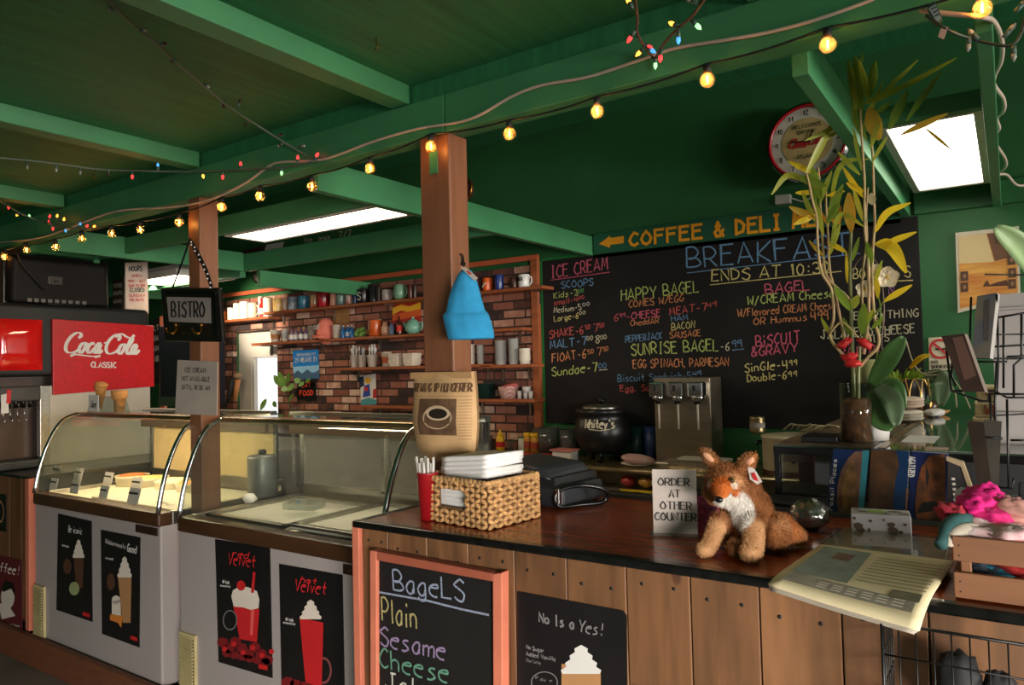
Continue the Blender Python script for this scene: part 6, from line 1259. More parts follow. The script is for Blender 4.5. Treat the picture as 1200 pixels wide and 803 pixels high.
def inv(px, py):
    # position of a picture point on the front page as (u, v) of its four corners, solved on the page plane
    p_ = at(px, py, 'z', 1.088); e1 = npq[1] - npq[0]; e2 = npq[3] - npq[0]; d_ = p_ - npq[0]; det = e1.x * e2.y - e1.y * e2.x
    return ((d_.x * e2.y - d_.y * e2.x) / det, (e1.x * d_.y - e1.y * d_.x) / det)
def npatch(nm, pts, m, k=.0024):
    b = MB(); (a, b1, c1, d1) = pts
    b.grid(lambda u, v: np_pt(*[(a[i] * (1 - u) + b1[i] * u) * (1 - v) + (d1[i] * (1 - u) + c1[i] * u) * v for i in (0, 1)], k), 8, 8); return obj(nm, b, m, nw)
npatch('blue_photo', ((.06, .27), (.47, .26), (.43, .93), (.05, .95)), mat('news_blue', (140, 150, 138), .75, var=.2, scale=18)); npatch('photo_subject', ((.2, .68), (.34, .66), (.34, .82), (.2, .84)), mat('news_brown', (124, 92, 72), .75, var=.3, scale=40), .0028); npatch('grey_band', ((.06, .10), (.93, .10), (.93, .20), (.06, .26)), mat('news_grey', (150, 142, 126), .75, var=.25, scale=30), .0027); npatch('corner_photo', ((.76, .2), (.95, .2), (.95, .3), (.76, .3)), mat('news_olive', (112, 108, 84), .75, var=.3, scale=30), .0029)
b = MB()
for r in range(9):
    v = .34 + .062 * r; b.grid(lambda u, w: np_pt(.5 + .46 * u, v + .014 * w, .0026), 6, 1)
obj('print_lines', b, mat('news_text', (166, 152, 116), .8), nw)['kind'] = 'stuff'
b = MB()
for r in range(3):
    for c_ in range(6): b.grid(lambda u, w: np_pt(.3 + .1 * c_ + .07 * u, .125 + .03 * r + .012 * w, .003), 2, 1)
obj('headline_marks', b, CREAMP, nw)['kind'] = 'stuff'

# ------------------------------------------------------------------ crate of clothes
YC0 = 1.69; cx0 = at(1119, 702, 'y', YC0).x; CRW = mat('crate_wood', (126, 82, 52), .6, var=.16, scale=5, stretch=(.6, 6, 6), bump=.1, isl=.08)
cr = thing('wooden_crate', 'slatted wooden crate full of crumpled colourful gloves and scarves at the right end', 'crate', (cx0 + .2, 1.82, ZK))
for z0, z1 in ((.002, .052), (.074, .122)):
    for yy in (YC0, YC0 + .25): obj('slat', MB().box(cx0, cx0 + .42, yy - .006, yy + .006, ZK + z0, ZK + z1), CRW, cr, bevel=.002)
    obj('slat', MB().box(cx0, cx0 + .012, YC0 + .006, YC0 + .244, ZK + z0, ZK + z1), CRW, cr, bevel=.002)
for yy in (YC0 + .008, YC0 + .225): obj('corner_block', MB().box(cx0 + .012, cx0 + .03, yy, yy + .018, ZK + .002, ZK + .12), CRW, cr, bevel=.002)
obj('base_board', MB().box(cx0 + .012, cx0 + .42, YC0 + .006, YC0 + .244, ZK + .003, ZK + .009), CRW, cr)
b = MB()
for z in (.015, .035, .085, .105): b.cyl((cx0 + .011, YC0 - .0068, ZK + z), (cx0 + .011, YC0 - .004, ZK + z), .0016, n=8)
obj('nail_head', b, BLACKM, cr)['kind'] = 'stuff'
def cloth(px, py, Y, rx, ry, rz, col, lab, rot=0., col2=None, f=1.):
    c_ = at(px, py, 'y', Y); sd = Vector((px * .13, py * .17, 1))
    solo('knit_garment', MB().ell(c_, (rx, ry, rz), 30, 20, (0, rot, .3), fn=lambda d: f * (.3 * noise.noise(d * 2.2 + sd) + .34 * abs(noise.noise(d * 4.5 + sd)) + .12 * noise.noise(d * 10 + sd))), mat('cloth_%d_%d_%d' % col, col, .85, var=.12, scale=30, bump=.3, col2=col2), lab, 'garment', 'garments in the wooden crate')
cloth(1185, 672, 1.80, .075, .045, .02, (56, 150, 180), 'turquoise knit piece seen through the gap between the crate slats'); cloth(1150, 668, 1.79, .04, .045, .02, (50, 62, 76), 'dark slate knit piece seen low in the crate beside the turquoise one')
cloth(1195, 665, 1.8, .04, .05, .025, (180, 44, 44), 'red knit piece at the right of the gap between the crate slats')
cloth(1168, 625, 1.78, .075, .06, .022, (214, 160, 160), 'pale pink tie dyed piece on top of the crate front', .15, (230, 214, 214)); cloth(1190, 629, 1.74, .04, .04, .02, (228, 206, 208), 'white and pink piece at the right edge of the crate top', 0, (226, 150, 150))
cloth(1120, 605, 1.80, .035, .045, .02, (170, 40, 60), 'dark red scrap at the left of the magenta glove', .5); cloth(1141, 595, 1.84, .036, .05, .026, (216, 22, 122), 'bright magenta glove lobe on the left of the crate heap', -.3); cloth(1158, 586, 1.9, .04, .05, .028, (206, 20, 120), 'upper bright magenta glove on the crate heap', .3); cloth(1160, 606, 1.82, .04, .04, .022, (196, 24, 104), 'lower magenta glove above the pale pink piece', .2)
cloth(1183, 600, 1.86, .042, .05, .028, (170, 120, 110), 'dusty rose garment on the right of the crate heap', .2); cloth(1136, 585, 1.92, .025, .05, .022, (178, 190, 204), 'pale grey blue cloth corner at the back of the crate heap', .6, f=.6)
b = MB()
tl = smooth([at(1143, 611, 'y', 1.80), at(1128, 613, 'y', 1.77), at(1115, 620, 'y', 1.735), at(1107, 630, 'y', 1.70), at(1102, 640, 'y', 1.68)], 6)
b.tube(tl, [.012 + .012 * math.sin(math.pi * min(1, k / 18)) for k in range(len(tl))], 12); solo('knit_glove', b, mat('teal_knit', (44, 84, 84), .9, var=.25, scale=40, bump=.5), 'dark teal glove finger hanging over the left corner of the crate', 'glove')
b = MB(); tl = smooth([at(1150, 620, 'y', 1.77), at(1134, 622, 'y', 1.74), at(1121, 628, 'y', 1.715), at(1114, 636, 'y', 1.695), at(1113, 641, 'y', 1.69)], 6); b.tube(tl, [.010 + .008 * math.sin(math.pi * min(1, k / 20)) for k in range(len(tl))], 12); solo('knit_glove', b, mat('cream_knit', (196, 184, 168), .9, var=.15, scale=40, bump=.5), 'cream glove finger hanging below the dark teal one at the crate corner', 'glove')
# wire basket hooked to the counter front
wbk = thing('wire_basket', 'black wire grid basket hung on the counter front under the crate', 'basket', (.05, 1.55, .7)); YW = 1.50; xa = at(1033, 728, 'y', YW).x; zt_ = at(1033, 728, 'y', YW).z - .002
b = MB()
for k in range(10): x = xa + .0275 * k; b.tube([(x, YW, zt_), (x, YW - .0, zt_ - .3)], .0016 if k else .003, 6)
for k in range(5): z = zt_ - .058 * k; b.tube([(xa, YW, z), (xa + .26, YW, z)], .003 if k == 0 else .0018, 6)
obj('front_grid', b, WIREB, wbk)
b = MB()
for k in range(6): y = YW + .026 * k; b.tube([(xa, y, zt_ - .0), (xa, y, zt_ - .3)], .0016, 6)
for k in range(5): z = zt_ - .058 * k; b.tube([(xa, YW, z), (xa, YW + .13, z)], .003 if k == 0 else .0018, 6)
obj('side_grid', b, WIREB, wbk)
b = MB()
for k in range(10): x = xa + .0275 * k; b.tube([(x, YW, zt_ - .3), (x, YW + .13, zt_ - .3)], .0016, 6)
obj('base_grid', b, WIREB, wbk)
obj('bracket', MB().box(xa + .0, xa + .09, 1.655, 1.661, zt_ - .004, zt_ + .012), STEEL, wbk, bevel=.002)
cA = at(1123, 790, 'y', 1.57); solo('bagged_garment', MB().ell((cA.x, 1.57, cA.z - .02), (.04, .035, .06), 20, 14, fn=lambda d: .2 * noise.noise(d * 3)), mat('black_cloth', (24, 25, 28), .7, bump=.3), 'black crumpled cloth bundle inside the wire basket', 'bundle')
cA = at(1172, 800, 'y', 1.57); solo('bagged_garment', MB().ell((cA.x, 1.57, cA.z - .03), (.03, .03, .05), 20, 14, fn=lambda d: .2 * noise.noise(d * 3 + Vector((4, 0, 0)))), mat('black_cloth2', (36, 36, 40), .7, bump=.3), 'second dark bundle at the right in the wire basket', 'bundle')

# ------------------------------------------------------------------ plush fox
def capsule(b, pts, rs, n=18):
    pts = smooth(pts, 4); m_ = len(pts); R2 = []
    for i in range(m_):
        t_ = i / (m_ - 1) * (len(rs) - 1); k = min(int(t_), len(rs) - 2); R2.append(rs[k] * (1 - t_ + k) + rs[k + 1] * (t_ - k))
    b.tube(pts, R2, n); b.ell(pts[0], R2[0], n, 12); b.ell(pts[-1], R2[-1], n, 12)
FX = thing('plush_fox', 'seated plush fox toy with white bib on the counter beside the order sign', 'plush toy', (-.56, 1.85, ZK), .08)
def fp(px, py, Y): return at(px, py, 'y', Y)
b = MB()
b.ell((-.562, 1.895, ZK + .075), (.056, .072, .075), 28, 20); b.ell((-.566, 1.868, ZK + .125), (.046, .05, .06), 24, 18)
hc = fp(852, 568, 1.845); b.ell(hc, (.055, .054, .052), 28, 20); b.ell(hc + Vector((.004, -.012, -.018)), (.061, .046, .034), 24, 16)
nz_ = fp(843, 584, 1.755); capsule(b, [hc + Vector((0, -.03, -.012)), (hc + nz_) / 2 + Vector((0, -.012, .004)), nz_ + Vector((.001, .012, .002))], [.036, .027, .016])
for tip, base, w_ in ((fp(820, 526, 1.845), fp(838, 545, 1.845), .017), (fp(887, 533, 1.855), fp(872, 546, 1.85), .019)):
    mid = (tip + base) / 2 + Vector((0, 0, .003)); capsule(b, [base, mid, tip], [w_, w_ * .85, .004])
LP = [fp(843, 612, 1.83), fp(836, 628, 1.795), fp(830, 645, 1.755)]; LP[2].z = ZK + .021; capsule(b, LP, [.024, .022, .019]); b.ell(LP[2] + Vector((-.004, -.008, -.002)), (.022, .028, .018), 20, 14)
RP = [fp(882, 612, 1.835), fp(883, 630, 1.80), fp(882, 648, 1.765)]; RP[2].z = ZK + .024; capsule(b, RP, [.028, .027, .025]); b.ell(RP[2] + Vector((-.002, -.008, -.002)), (.027, .032, .021), 20, 14)
b.ell(Vector((-.605, 1.885, ZK + .045)), (.03, .05, .043), 20, 14); b.ell(Vector((-.495, 1.895, ZK + .045)), (.03, .05, .043), 20, 14)
hf = fp(862, 634, 1.80); hf.z = ZK + .02; b.ell(hf, (.018, .035, .019), 16, 12)
TL = [Vector((-.50, 1.95, ZK + .05)), at(905, 618, 'z', ZK + .045), at(922, 624, 'z', ZK + .038), at(938, 630, 'z', ZK + .022)]
capsule(b, TL, [.03, .036, .032, .017])
raw = obj('fox_raw', b, BLACK); rmx = raw.modifiers.new('r', 'REMESH'); rmx.mode = 'VOXEL'; rmx.voxel_size = .0032; smx = raw.modifiers.new('s', 'SMOOTH'); smx.factor = .5; smx.iterations = 9
dg = bpy.context.evaluated_depsgraph_get(); me = bpy.data.meshes.new_from_object(raw.evaluated_get(dg)); rl = raw.location.copy(); bpy.data.objects.remove(raw)
V_ = [p.co + rl for p in me.vertices]; Fc = [tuple(p.vertices) for p in me.polygons]; Nv = [p.normal.copy() for p in me.vertices]
OR_, TN_, WH_, RU_, BR_ = (lin(c) for c in ((160, 102, 60), (200, 152, 108), (228, 222, 214), (186, 100, 44), (106, 66, 44)))
bib = fp(864, 600, 1.80); chin = fp(852, 590, 1.775)
def mixc(a, b_, t_): t_ = max(0, min(1, t_)); return [a[i] * (1 - t_) + b_[i] * t_ for i in range(3)] + [1]
def foxcol(p, n_):
    k = noise.noise(p * 38) * .5 + .5; c = mixc(OR_, BR_, k * .7); c = mixc(c, TN_, noise.noise(p * 22 + Vector((5, 1, 2))) * .8)
    leg = min((p - LP[1]).length, (p - LP[2]).length, (p - RP[1]).length, (p - RP[2]).length); c = mixc(c, TN_, (.05 - leg) / .014)
    db = Vector(((p.x - bib.x) / .043, (p.y - bib.y) / .055, (p.z - bib.z) / .05)).length; c = mixc(c, WH_, (1.05 - db) / .2 + .3 * noise.noise(p * 60))
    dm = (p - (nz_ + Vector((.004, .03, .014)))).length; 
    if n_.z > -.1: c = mixc(c, RU_, (.042 - dm) / .012)
    dc = Vector(((p.x - nz_.x - .012) / .035, (p.y - nz_.y - .03) / .045, (p.z - nz_.z + .012) / .016)).length; c = mixc(c, WH_, (1.05 - dc) / .2)
    for s in (-1, 1):
        de = (p - (hc + Vector((s * .03 + .004, -.045, .008)))).length; c = mixc(c, mixc(TN_, WH_, .5), (.014 - de) / .006)
    tl_ = (p - TL[2]).length; c = mixc(c, mixc(OR_, RU_, .5), (.05 - tl_) / .03 * .8)
    return c
cols = [foxcol(p, n_) for p, n_ in zip(V_, Nv)]
# short plush pile: one blade per sampled face
import bisect
areas = []; acc = 0
for f in Fc:
    a, b1, c1 = V_[f[0]], V_[f[1]], V_[f[2]]; acc += (b1 - a).cross(c1 - a).length; areas.append(acc)
fv, ff, fcol = list(V_), list(Fc), list(cols); rnd = random.Random(3)
for k in range(30000):
    f = Fc[min(bisect.bisect(areas, rnd.random() * acc), len(Fc) - 1)]; w_ = [rnd.random() for _ in f]; s_ = sum(w_); p = sum((V_[i] * (q / s_) for i, q in zip(f, w_)), Vector()); n_ = Nv[f[0]]; c = cols[f[0]]
    inb = c[2] > .5; leg = min((p - LP[1]).length, (p - RP[1]).length, (p - LP[2]).length, (p - RP[2]).length) < .04; mz = (p - nz_).length < .04
    ln = .011 if inb else (.0045 if (leg or mz) else .008); ln *= .7 + .6 * rnd.random()
    d_ = (n_ * .75 + Vector((0, 0, -.8)) * (1 - abs(n_.z)) + Vector((rnd.uniform(-.35, .35), rnd.uniform(-.35, .35), rnd.uniform(-.2, .2)))).normalized(); e_ = d_.cross(n_); e_ = (e_.normalized() if e_.length > 1e-4 else Vector((1, 0, 0))) * .0008
    i0 = len(fv); fv += [p - e_ - n_ * .0005, p + e_ - n_ * .0005, p + d_ * ln]; ff.append((i0, i0 + 1, i0 + 2)); sh = .85 + .35 * rnd.random(); cc_ = [min(1, q * sh) for q in c[:3]] + [1]; fcol += [cc_] * 3
M_ = PM[FX.name]; fm = bpy.data.meshes.new('body'); fm.from_pydata([tuple(M_ @ p) for p in fv], [], ff); at_ = fm.color_attributes.new('Col', 'FLOAT_COLOR', 'POINT'); at_.data.foreach_set('color', [q for c in fcol for q in c]); fm.polygons.foreach_set('use_smooth', [True] * len(ff)); fm.materials.append(attr_mat('plush')); fm.update()
fo = bpy.data.objects.new('body', fm); C.objects.link(fo); fo.parent = FX; PM[fo.name] = M_
from mathutils.bvhtree import BVHTree
bv = BVHTree.FromPolygons(V_, Fc)
def surf(px, py): d_ = CR * ((px - 600) / F) - CU * ((py - 401.5) / F) + CF; return bv.ray_cast(CAM, d_.normalized())[0]
for px, py, r_ in ((857.5, 563, .0085), (836.5, 564, .007)):
    s_ = surf(px, py)
    if s_ is None: continue
    v_ = (CAM - s_).normalized(); ey = obj('eye', MB().ell(s_ + v_ * .001, r_, 16, 12), mat('eye_amber', (120, 92, 50), .1), FX); obj('pupil', MB().ell(s_ + v_ * (.001 + r_ * .62), r_ * .6, 12, 8), BLACK, ey)
s_ = surf(842.5, 586) or nz_; obj('nose', MB().ell(s_ + Vector((0, 0, .001)), (.0105, .008, .008), 18, 12, fn=lambda d: .05 * noise.noise(d * 3)), mat('nose_black', (18, 16, 16), .25), FX)
for tip, base in ((fp(823, 530, 1.833), fp(837, 542, 1.83)), (fp(884, 536, 1.842), fp(873, 545, 1.835))): obj('ear_lining', MB().ell((tip + base) / 2, ((tip - base).length * .45, .006, .008), 14, 8, (0, math.atan2(-(tip - base).z, (tip - base).x), 0)), mat('ear_pink', (206, 150, 116), .9), FX)
b = MB()
for s_, P2 in (('l', LP[2]), ('r', RP[2])):
    for k in (-1, 0, 1):
        q0 = surf(*((829 + 4 * k, 652) if s_ == 'l' else (882 + 6 * k, 655)))
        if q0: b.tube([q0 + Vector((0, -.001, .006)), q0 + Vector((0, -.002, -.004))], .0011, 6)
obj('toe_stitch', b, flat('stitch_brown', (96, 60, 36), .8), FX)
tg = [fp(876, 547, 1.835), fp(883, 549, 1.835), fp(893, 565, 1.83), fp(888, 568, 1.83), fp(879, 562, 1.83)]; obj('ear_tag', MB().prism(tg, (0, .003, 0)), flat('ear_tag_white', (206, 196, 190)), FX); obj('tag_heart', MB().prism([fp(880, 555, 1.828), fp(884, 554, 1.828), fp(889, 564, 1.824), fp(884, 563, 1.824)], (0, .001, 0)), RED, FX)
# ------------------------------------------------------------------ plants on the glass case
def P3(x, y, Y): return at(x, y, 'y', Y)
VX = at(1005, 519, 'z', ZC); vz = thing('glass_cylinder_vase', 'tall clear glass cylinder of bark holding the bamboo on the glass case', 'vase', (VX.x, VX.y, ZC)); hV = P3(1005, 449, VX.y).z - ZC; rV = .053
obj('glass_wall', MB().lathe([(rV, .004), (rV, hV), (rV - .003, hV), (rV - .003, .006)], n=32), glass('vase_glass', (240, 242, 240), 1.0, .03), vz, world=False); obj('soil', MB().lathe([(.0475, .007), (.049, .09), (.048, hV * .72), (.03, hV * .75), (.001, hV * .76)], n=28), mat('bark_soil', (56, 40, 30), .9, scale=34, col2=(120, 78, 44), bump=.8, bdist=.01), vz, world=False); obj('glass_base', MB().lathe([(rV, 0), (rV, .006), (.001, .006)], n=32), CLEAR, vz, world=False)
LY = mat('leaf_yellow_green', (196, 190, 64), .4, var=.25, scale=10, col2=(150, 168, 66)); LYY = mat('leaf_yellow', (238, 206, 50), .4, var=.1, scale=8); LOR = mat('leaf_orange_brown', (204, 150, 50), .5, var=.2, scale=10, col2=(176, 160, 56)); LGR = mat('leaf_fresh_green', (124, 150, 54), .4, var=.2, scale=9)
for _m in (LY, LYY, LOR, LGR): leafy(_m)
CANE = mat('cane_tan', (186, 148, 112), .5, var=.2, scale=24, col2=(150, 140, 80)); CANEG = mat('cane_green', (98, 104, 52), .4, var=.25, scale=16)
bp_ = thing('bamboo_plant', 'tall spindly bamboo houseplant with yellowing leaves growing from the glass cylinder', 'plant', (VX.x, VX.y, ZC + .12))
def cane(pts, r, m_, Y0=2.78, Y1=2.8, nm='cane'):
    n = len(pts); Q = smooth([P3(x, y, Y0 + (Y1 - Y0) * i / (n - 1)) for i, (x, y) in enumerate(pts)], 5)
    obj(nm, MB().tube(Q, [r * (1 - .35 * i / len(Q)) * (1.18 if i % 9 == 0 else 1) for i in range(len(Q))], 8), m_, bp_)
cane([(1001, 485), (1000, 440), (999, 410), (998, 380), (997, 345), (996, 310), (997, 280), (998, 262)], .0075, CANEG)
cane([(1006, 480), (1006, 440), (1007, 420), (1008, 400)], .007, CANEG, 2.76, 2.76)
cane([(995, 430), (985, 413), (976, 402), (972, 391), (976, 378), (977, 366), (976, 350), (973, 336), (964, 322), (960, 305), (958, 280), (957, 255), (952, 235), (948, 215), (945, 203)], .0055, CANE, 2.77, 2.72)
cane([(999, 356), (990, 345), (980, 337), (968, 322), (965, 300), (963, 270), (961, 240), (960, 215), (959, 196)], .0055, CANE, 2.78, 2.86)
cane([(990, 400), (987, 385), (982, 360), (978, 340), (973, 320), (971, 295), (970, 270), (968, 245), (968, 215)], .005, CANE, 2.8, 2.83)
cane([(1008, 430), (1018, 418), (1028, 408), (1030, 396), (1026, 380), (1023, 350), (1022, 320), (1023, 290), (1025, 262), (1024, 230), (1023, 195), (1021, 160), (1018, 135)], .0055, CANE, 2.77, 2.82)
cane([(1012, 415), (1016, 390), (1018, 360), (1018, 330), (1017, 300), (1014, 275), (1013, 245), (1013, 215), (1011, 180), (1009, 150), (1008, 128)], .0055, CANE, 2.79, 2.76)
cane([(1020, 400), (1012, 370), (1010, 340), (1012, 310), (1016, 280), (1015, 250), (1017, 220)], .0045, CANE, 2.81, 2.85)
cane([(1035, 420), (1033, 400), (1036, 370), (1035, 345), (1032, 318), (1025, 305), (1014, 300), (1004, 308), (998, 325)], .0025, mat('orchid_stem', (110, 84, 76), .5), 2.84, 2.84, 'orchid_stem')
cane([(1027, 420), (1030, 395), (1032, 365), (1029, 345)], .003, LGR, 2.8, 2.8, 'leaf_stalk')
cane([(1010, 400), (1018, 378), (1030, 362), (1037, 350)], .0028, LGR, 2.79, 2.76, 'leaf_stalk'); cane([(972, 391), (985, 378), (996, 385), (1006, 396)], .004, CANE, 2.75, 2.75)
def lf(x0, y0, x1, y1, wpx, m_, Y0=2.78, Y1=2.76, droop=0., via=None, n=9):
    a, c = P3(x0, y0, Y0), P3(x1, y1, Y1); w_ = wpx * 1.3 * mpp(a); b = MB()
    pts = smooth([a, P3(*via, (Y0 + Y1) / 2), c], 6) if via else smooth([a, (a + c) / 2 + Vector((0, 0, droop)), c], 6)
    N = len(pts); vs = []; view = (CAM - a).normalized()
    for i, p in enumerate(pts):
        t_ = i / (N - 1); d_ = (pts[min(N - 1, i + 1)] - pts[max(0, i - 1)]).normalized(); e_ = d_.cross(view).normalized(); e_ = (e_ + view * .45).normalized()
        ww = w_ / 2 * max(.06, math.sin(math.pi * (t_ * .92 + .04)) ** .8); up = e_.cross(d_) * ww * .3
        vs += [p + e_ * ww + up, p, p - e_ * ww + up]
    b.add(vs, [f for i in range(N - 1) for f in ((3 * i, 3 * i + 1, 3 * i + 4, 3 * i + 3), (3 * i + 1, 3 * i + 2, 3 * i + 5, 3 * i + 4))], 0, True); obj('leaf', b, m_, bp_)
for q in [(1009, 150, 994, 70, 8, LGR), (1010, 140, 1002, 66, 9, LGR), (1018, 118, 1006, 70, 8, LY), (1021, 112, 1026, 72, 9, LGR), (1024, 120, 1076, 70, 4, LY, 2.8, 2.7), (1014, 122, 1066, 98, 7, LY, 2.78, 2.7), (1028, 118, 1121, 68, 5, LY, 2.8, 2.72, .0, (1070, 96)), (1042, 152, 1064, 106, 9, LGR, 2.78, 2.74), (1062, 142, 1103, 84, 6, LGR, 2.76, 2.7), (1056, 158, 1111, 133, 6, LOR, 2.76, 2.7), (1084, 150, 1114, 175, 3, LOR, 2.74, 2.72), (1031, 164, 1019, 126, 15, LOR), (1012, 120, 1047, 108, 5, LY),
          (1008, 158, 964, 122, 4, LY, 2.78, 2.74, 0, (988, 120)), (998, 140, 943, 165, 5, LY, 2.78, 2.7), (976, 142, 944, 205, 7, LY, 2.76, 2.72), (985, 150, 962, 168, 4, LY), (960, 205, 924, 189, 6, LYY, 2.8, 2.74), (962, 222, 904, 228, 6, LY, 2.76, 2.72, 0, (925, 205)), (968, 218, 936, 206, 8, LGR, 2.75, 2.72), (962, 235, 952, 196, 9, LGR, 2.78, 2.75), (972, 250, 1020, 186, 5, LY, 2.8, 2.78, 0, (985, 195)), (1012, 232, 988, 196, 5, LYY, 2.78, 2.74), (1014, 226, 992, 214, 6, LYY, 2.77, 2.74), (970, 260, 988, 216, 8, LGR, 2.78, 2.76), (1023, 240, 1021, 226, 8, mat('leaf_pale', (206, 196, 150), .5)),
          (957, 256, 925, 242, 7, LOR, 2.76, 2.7), (955, 252, 930, 263, 6, LYY, 2.76, 2.72), (969, 262, 984, 238, 7, LGR), (973, 290, 1013, 266, 5, LY, 2.8, 2.76, 0, (985, 252)), (970, 284, 992, 296, 5, LYY), (998, 272, 995, 226, 11, LOR, 2.78, 2.77), (993, 332, 992, 295, 3, LYY), (999, 306, 1007, 278, 4, LGR), (1026, 272, 1067, 238, 7, LYY, 2.8, 2.7, 0, (1040, 250)), (1033, 288, 1074, 272, 6, LYY, 2.78, 2.7), (1026, 286, 1062, 320, 12, LYY, 2.78, 2.72, 0, (1044, 290)), (1022, 308, 1016, 284, 7, LGR), (978, 336, 996, 364, 8, LGR, 2.76, 2.74), (999, 362, 1006, 346, 8, LY), (1029, 350, 1028, 326, 5, LYY, 2.74, 2.74), (1035, 354, 1069, 334, 6, LYY, 2.77, 2.7), (1010, 392, 1013, 356, 9, LGR, 2.76, 2.75), (1009, 388, 1024, 362, 5, LY), (1008, 146, 1000, 100, 6, LY), (1009, 160, 990, 108, 4, LY), (1012, 148, 1035, 96, 5, LY), (1018, 140, 1046, 118, 5, LGR), (1022, 190, 1040, 160, 4, LY), (1010, 200, 1000, 150, 4, LY), (1008, 205, 982, 178, 5, LY), (1012, 260, 1000, 220, 5, LY), (958, 250, 948, 205, 6, LGR), (957, 262, 940, 225, 5, LY), (960, 240, 975, 200, 5, LY), (965, 275, 955, 235, 6, LY), (972, 300, 985, 262, 5, LY), (968, 230, 990, 224, 4, LYY), (955, 225, 932, 226, 5, LYY), (1016, 165, 1002, 128, 5, LGR), (1020, 175, 1031, 140, 5, LY), (975, 395, 962, 372, 4, LY), (1024, 335, 1034, 305, 4, LY), (1022, 385, 1036, 372, 5, LGR), (998, 395, 988, 372, 5, LGR), (965, 300, 948, 282, 4, LOR), (1000, 100, 1012, 62, 4, LGR)]: lf(*q)
for px, py in ((990, 402), (996, 418), (1000, 426), (1014, 403)): obj('red_ribbon', MB().ell(P3(px, py, 2.745), (.026, .008, .012), 20, 12, (0, .5 * (px - 1000) / 10, 0), fn=lambda d: .7 * noise.noise(d * 3 + Vector((px, py, 0)))), flat('ribbon_red', (196, 36, 36), .5), bp_)
# orchid with thick leaves and white flowers
oc = thing('orchid', 'orchid with broad dark leaves and white flowers behind the glass cylinder', 'orchid', (at(1032, 520, 'z', ZC).x, 2.9, ZC))
def bl(x0, y0, x1, y1, wpx, via, m_, Y0=2.84, Y1=2.74, nm='leaf'):
    a, mid, c = P3(x0, y0, Y0), P3(*via, (Y0 + Y1) / 2 - .02), P3(x1, y1, Y1); pts = smooth([a, mid, c], 8); N = len(pts); vs = []; w_ = wpx * mpp(a); view = (CAM - a).normalized()
    for i, p in enumerate(pts):
        t_ = i / (N - 1); d_ = (pts[min(N - 1, i + 1)] - pts[max(0, i - 1)]).normalized(); e_ = (d_.cross(view)).normalized(); ww = w_ / 2 * (math.sin(math.pi * (t_ * .9 + .07)) ** .55); up = view * ww * .28
        vs += [p + e_ * ww + up, p + e_ * ww * .5 + up * .3, p - view * .003, p - e_ * ww * .5 + up * .3, p - e_ * ww + up]
    obj(nm, MB().add(vs, [(5 * i + k, 5 * i + k + 1, 5 * i + k + 6, 5 * i + k + 5) for i in range(N - 1) for k in range(4)], 0, True), m_, oc, solid=.003)
OL = mat('orchid_leaf', (66, 100, 52), .38, var=.18, scale=9); OL2 = mat('orchid_leaf_grey', (86, 106, 78), .4, var=.15, scale=9)
bl(1021, 452, 1059, 395, 21, (1040, 422), OL); bl(1028, 449, 1060, 478, 14, (1050, 452), OL, 2.86, 2.8); bl(1026, 452, 1050, 499, 21, (1046, 470), OL2, 2.84, 2.72); bl(1022, 458, 1046, 503, 24, (1028, 486), OL, 2.86, 2.76)
obj('white_wrap', MB().lathe([(.04, 0), (.048, .06), (.052, .13), (.046, .13), (.036, .01)], c=(at(1026, 517, 'z', ZC).x, 2.88, ZC), n=20), PAPER, oc); obj('green_pot', MB().lathe([(.035, 0), (.048, .085), (.044, .085), (.03, .01)], c=P3(1017, 449, 2.9), n=20), mat('pot_pale_green', (160, 164, 110), .5), oc)
FLW = mat('petal_white', (226, 214, 186), .6, var=.05)
for cx_, cy_, s_ in ((1040, 325, 1.15), (1014, 339, .95), (1027, 318, .8)):
    c_ = P3(cx_, cy_, 2.84); m_ = mpp(c_); view = (CAM - c_).normalized(); e_ = view.cross(Vector((0, 0, 1))).normalized(); u_ = e_.cross(view)
    fw = obj('flower', MB().ell(c_ + view * .004, (.006, .006, .006), 10, 8), flat('flower_throat', (206, 170, 70)), oc)
    for k in range(5):
        a = 1.257 * k + .4; d_ = e_ * math.cos(a) + u_ * math.sin(a); b = MB(); t2 = view.cross(d_); L2 = 11 * m_ * s_
        b.grid(lambda u, v: c_ + d_ * (L2 * v) + t2 * ((u - .5) * L2 * 1.15 * math.sin(math.pi * (.1 + .85 * v)) ** .8) + view * (.012 * v * v + .006 * (2 * u - 1) ** 2), 6, 6); obj('petal', b, FLW, fw)
# wire arched planter, small leafy pots, leaves near the wall
pk = at(1070, 474, 'y', 4.2); ap = thing('arched_planter', 'dark round planter ringed with thin gold wire arches at the back of the glass case', 'planter', (pk.x, 4.25, ZC + .026)); rp2 = 17 * mpp(pk); hp2 = 37 * mpp(pk)
obj('pot', MB().lathe([(rp2 * .8, 0), (rp2 * .95, hp2 * .3), (rp2 * .9, hp2 * .7), (rp2 * .55, hp2 * .95), (.001, hp2 * .96)], n=24), mat('planter_plum', (44, 38, 44), .4), ap, world=False)
for k in range(9):
    a = 6.283 * k / 9; d_ = Vector((math.cos(a), math.sin(a), 0)); t2 = Vector((-d_.y, d_.x, 0)); hw = rp2 * .33
    pts = [d_ * rp2 - t2 * hw, d_ * rp2 - t2 * hw + Vector((0, 0, hp2 * .55)), d_ * rp2 * .9 + Vector((0, 0, hp2 * .98)), d_ * rp2 + t2 * hw + Vector((0, 0, hp2 * .55)), d_ * rp2 + t2 * hw]
    obj('gold_arch', MB().tube(smooth(pts, 5), .003, 6), mat('gold_wire', (206, 166, 96), .3, .8), ap, world=False)
pl2 = thing('small_leafy_plant', 'small fresh green leafy plant in a pale pot between orchid and arched planter', 'plant', (at(1054, 448, 'y', 4.42).x, 4.42, ZC)); pq = at(1054, 450, 'y', 4.42)
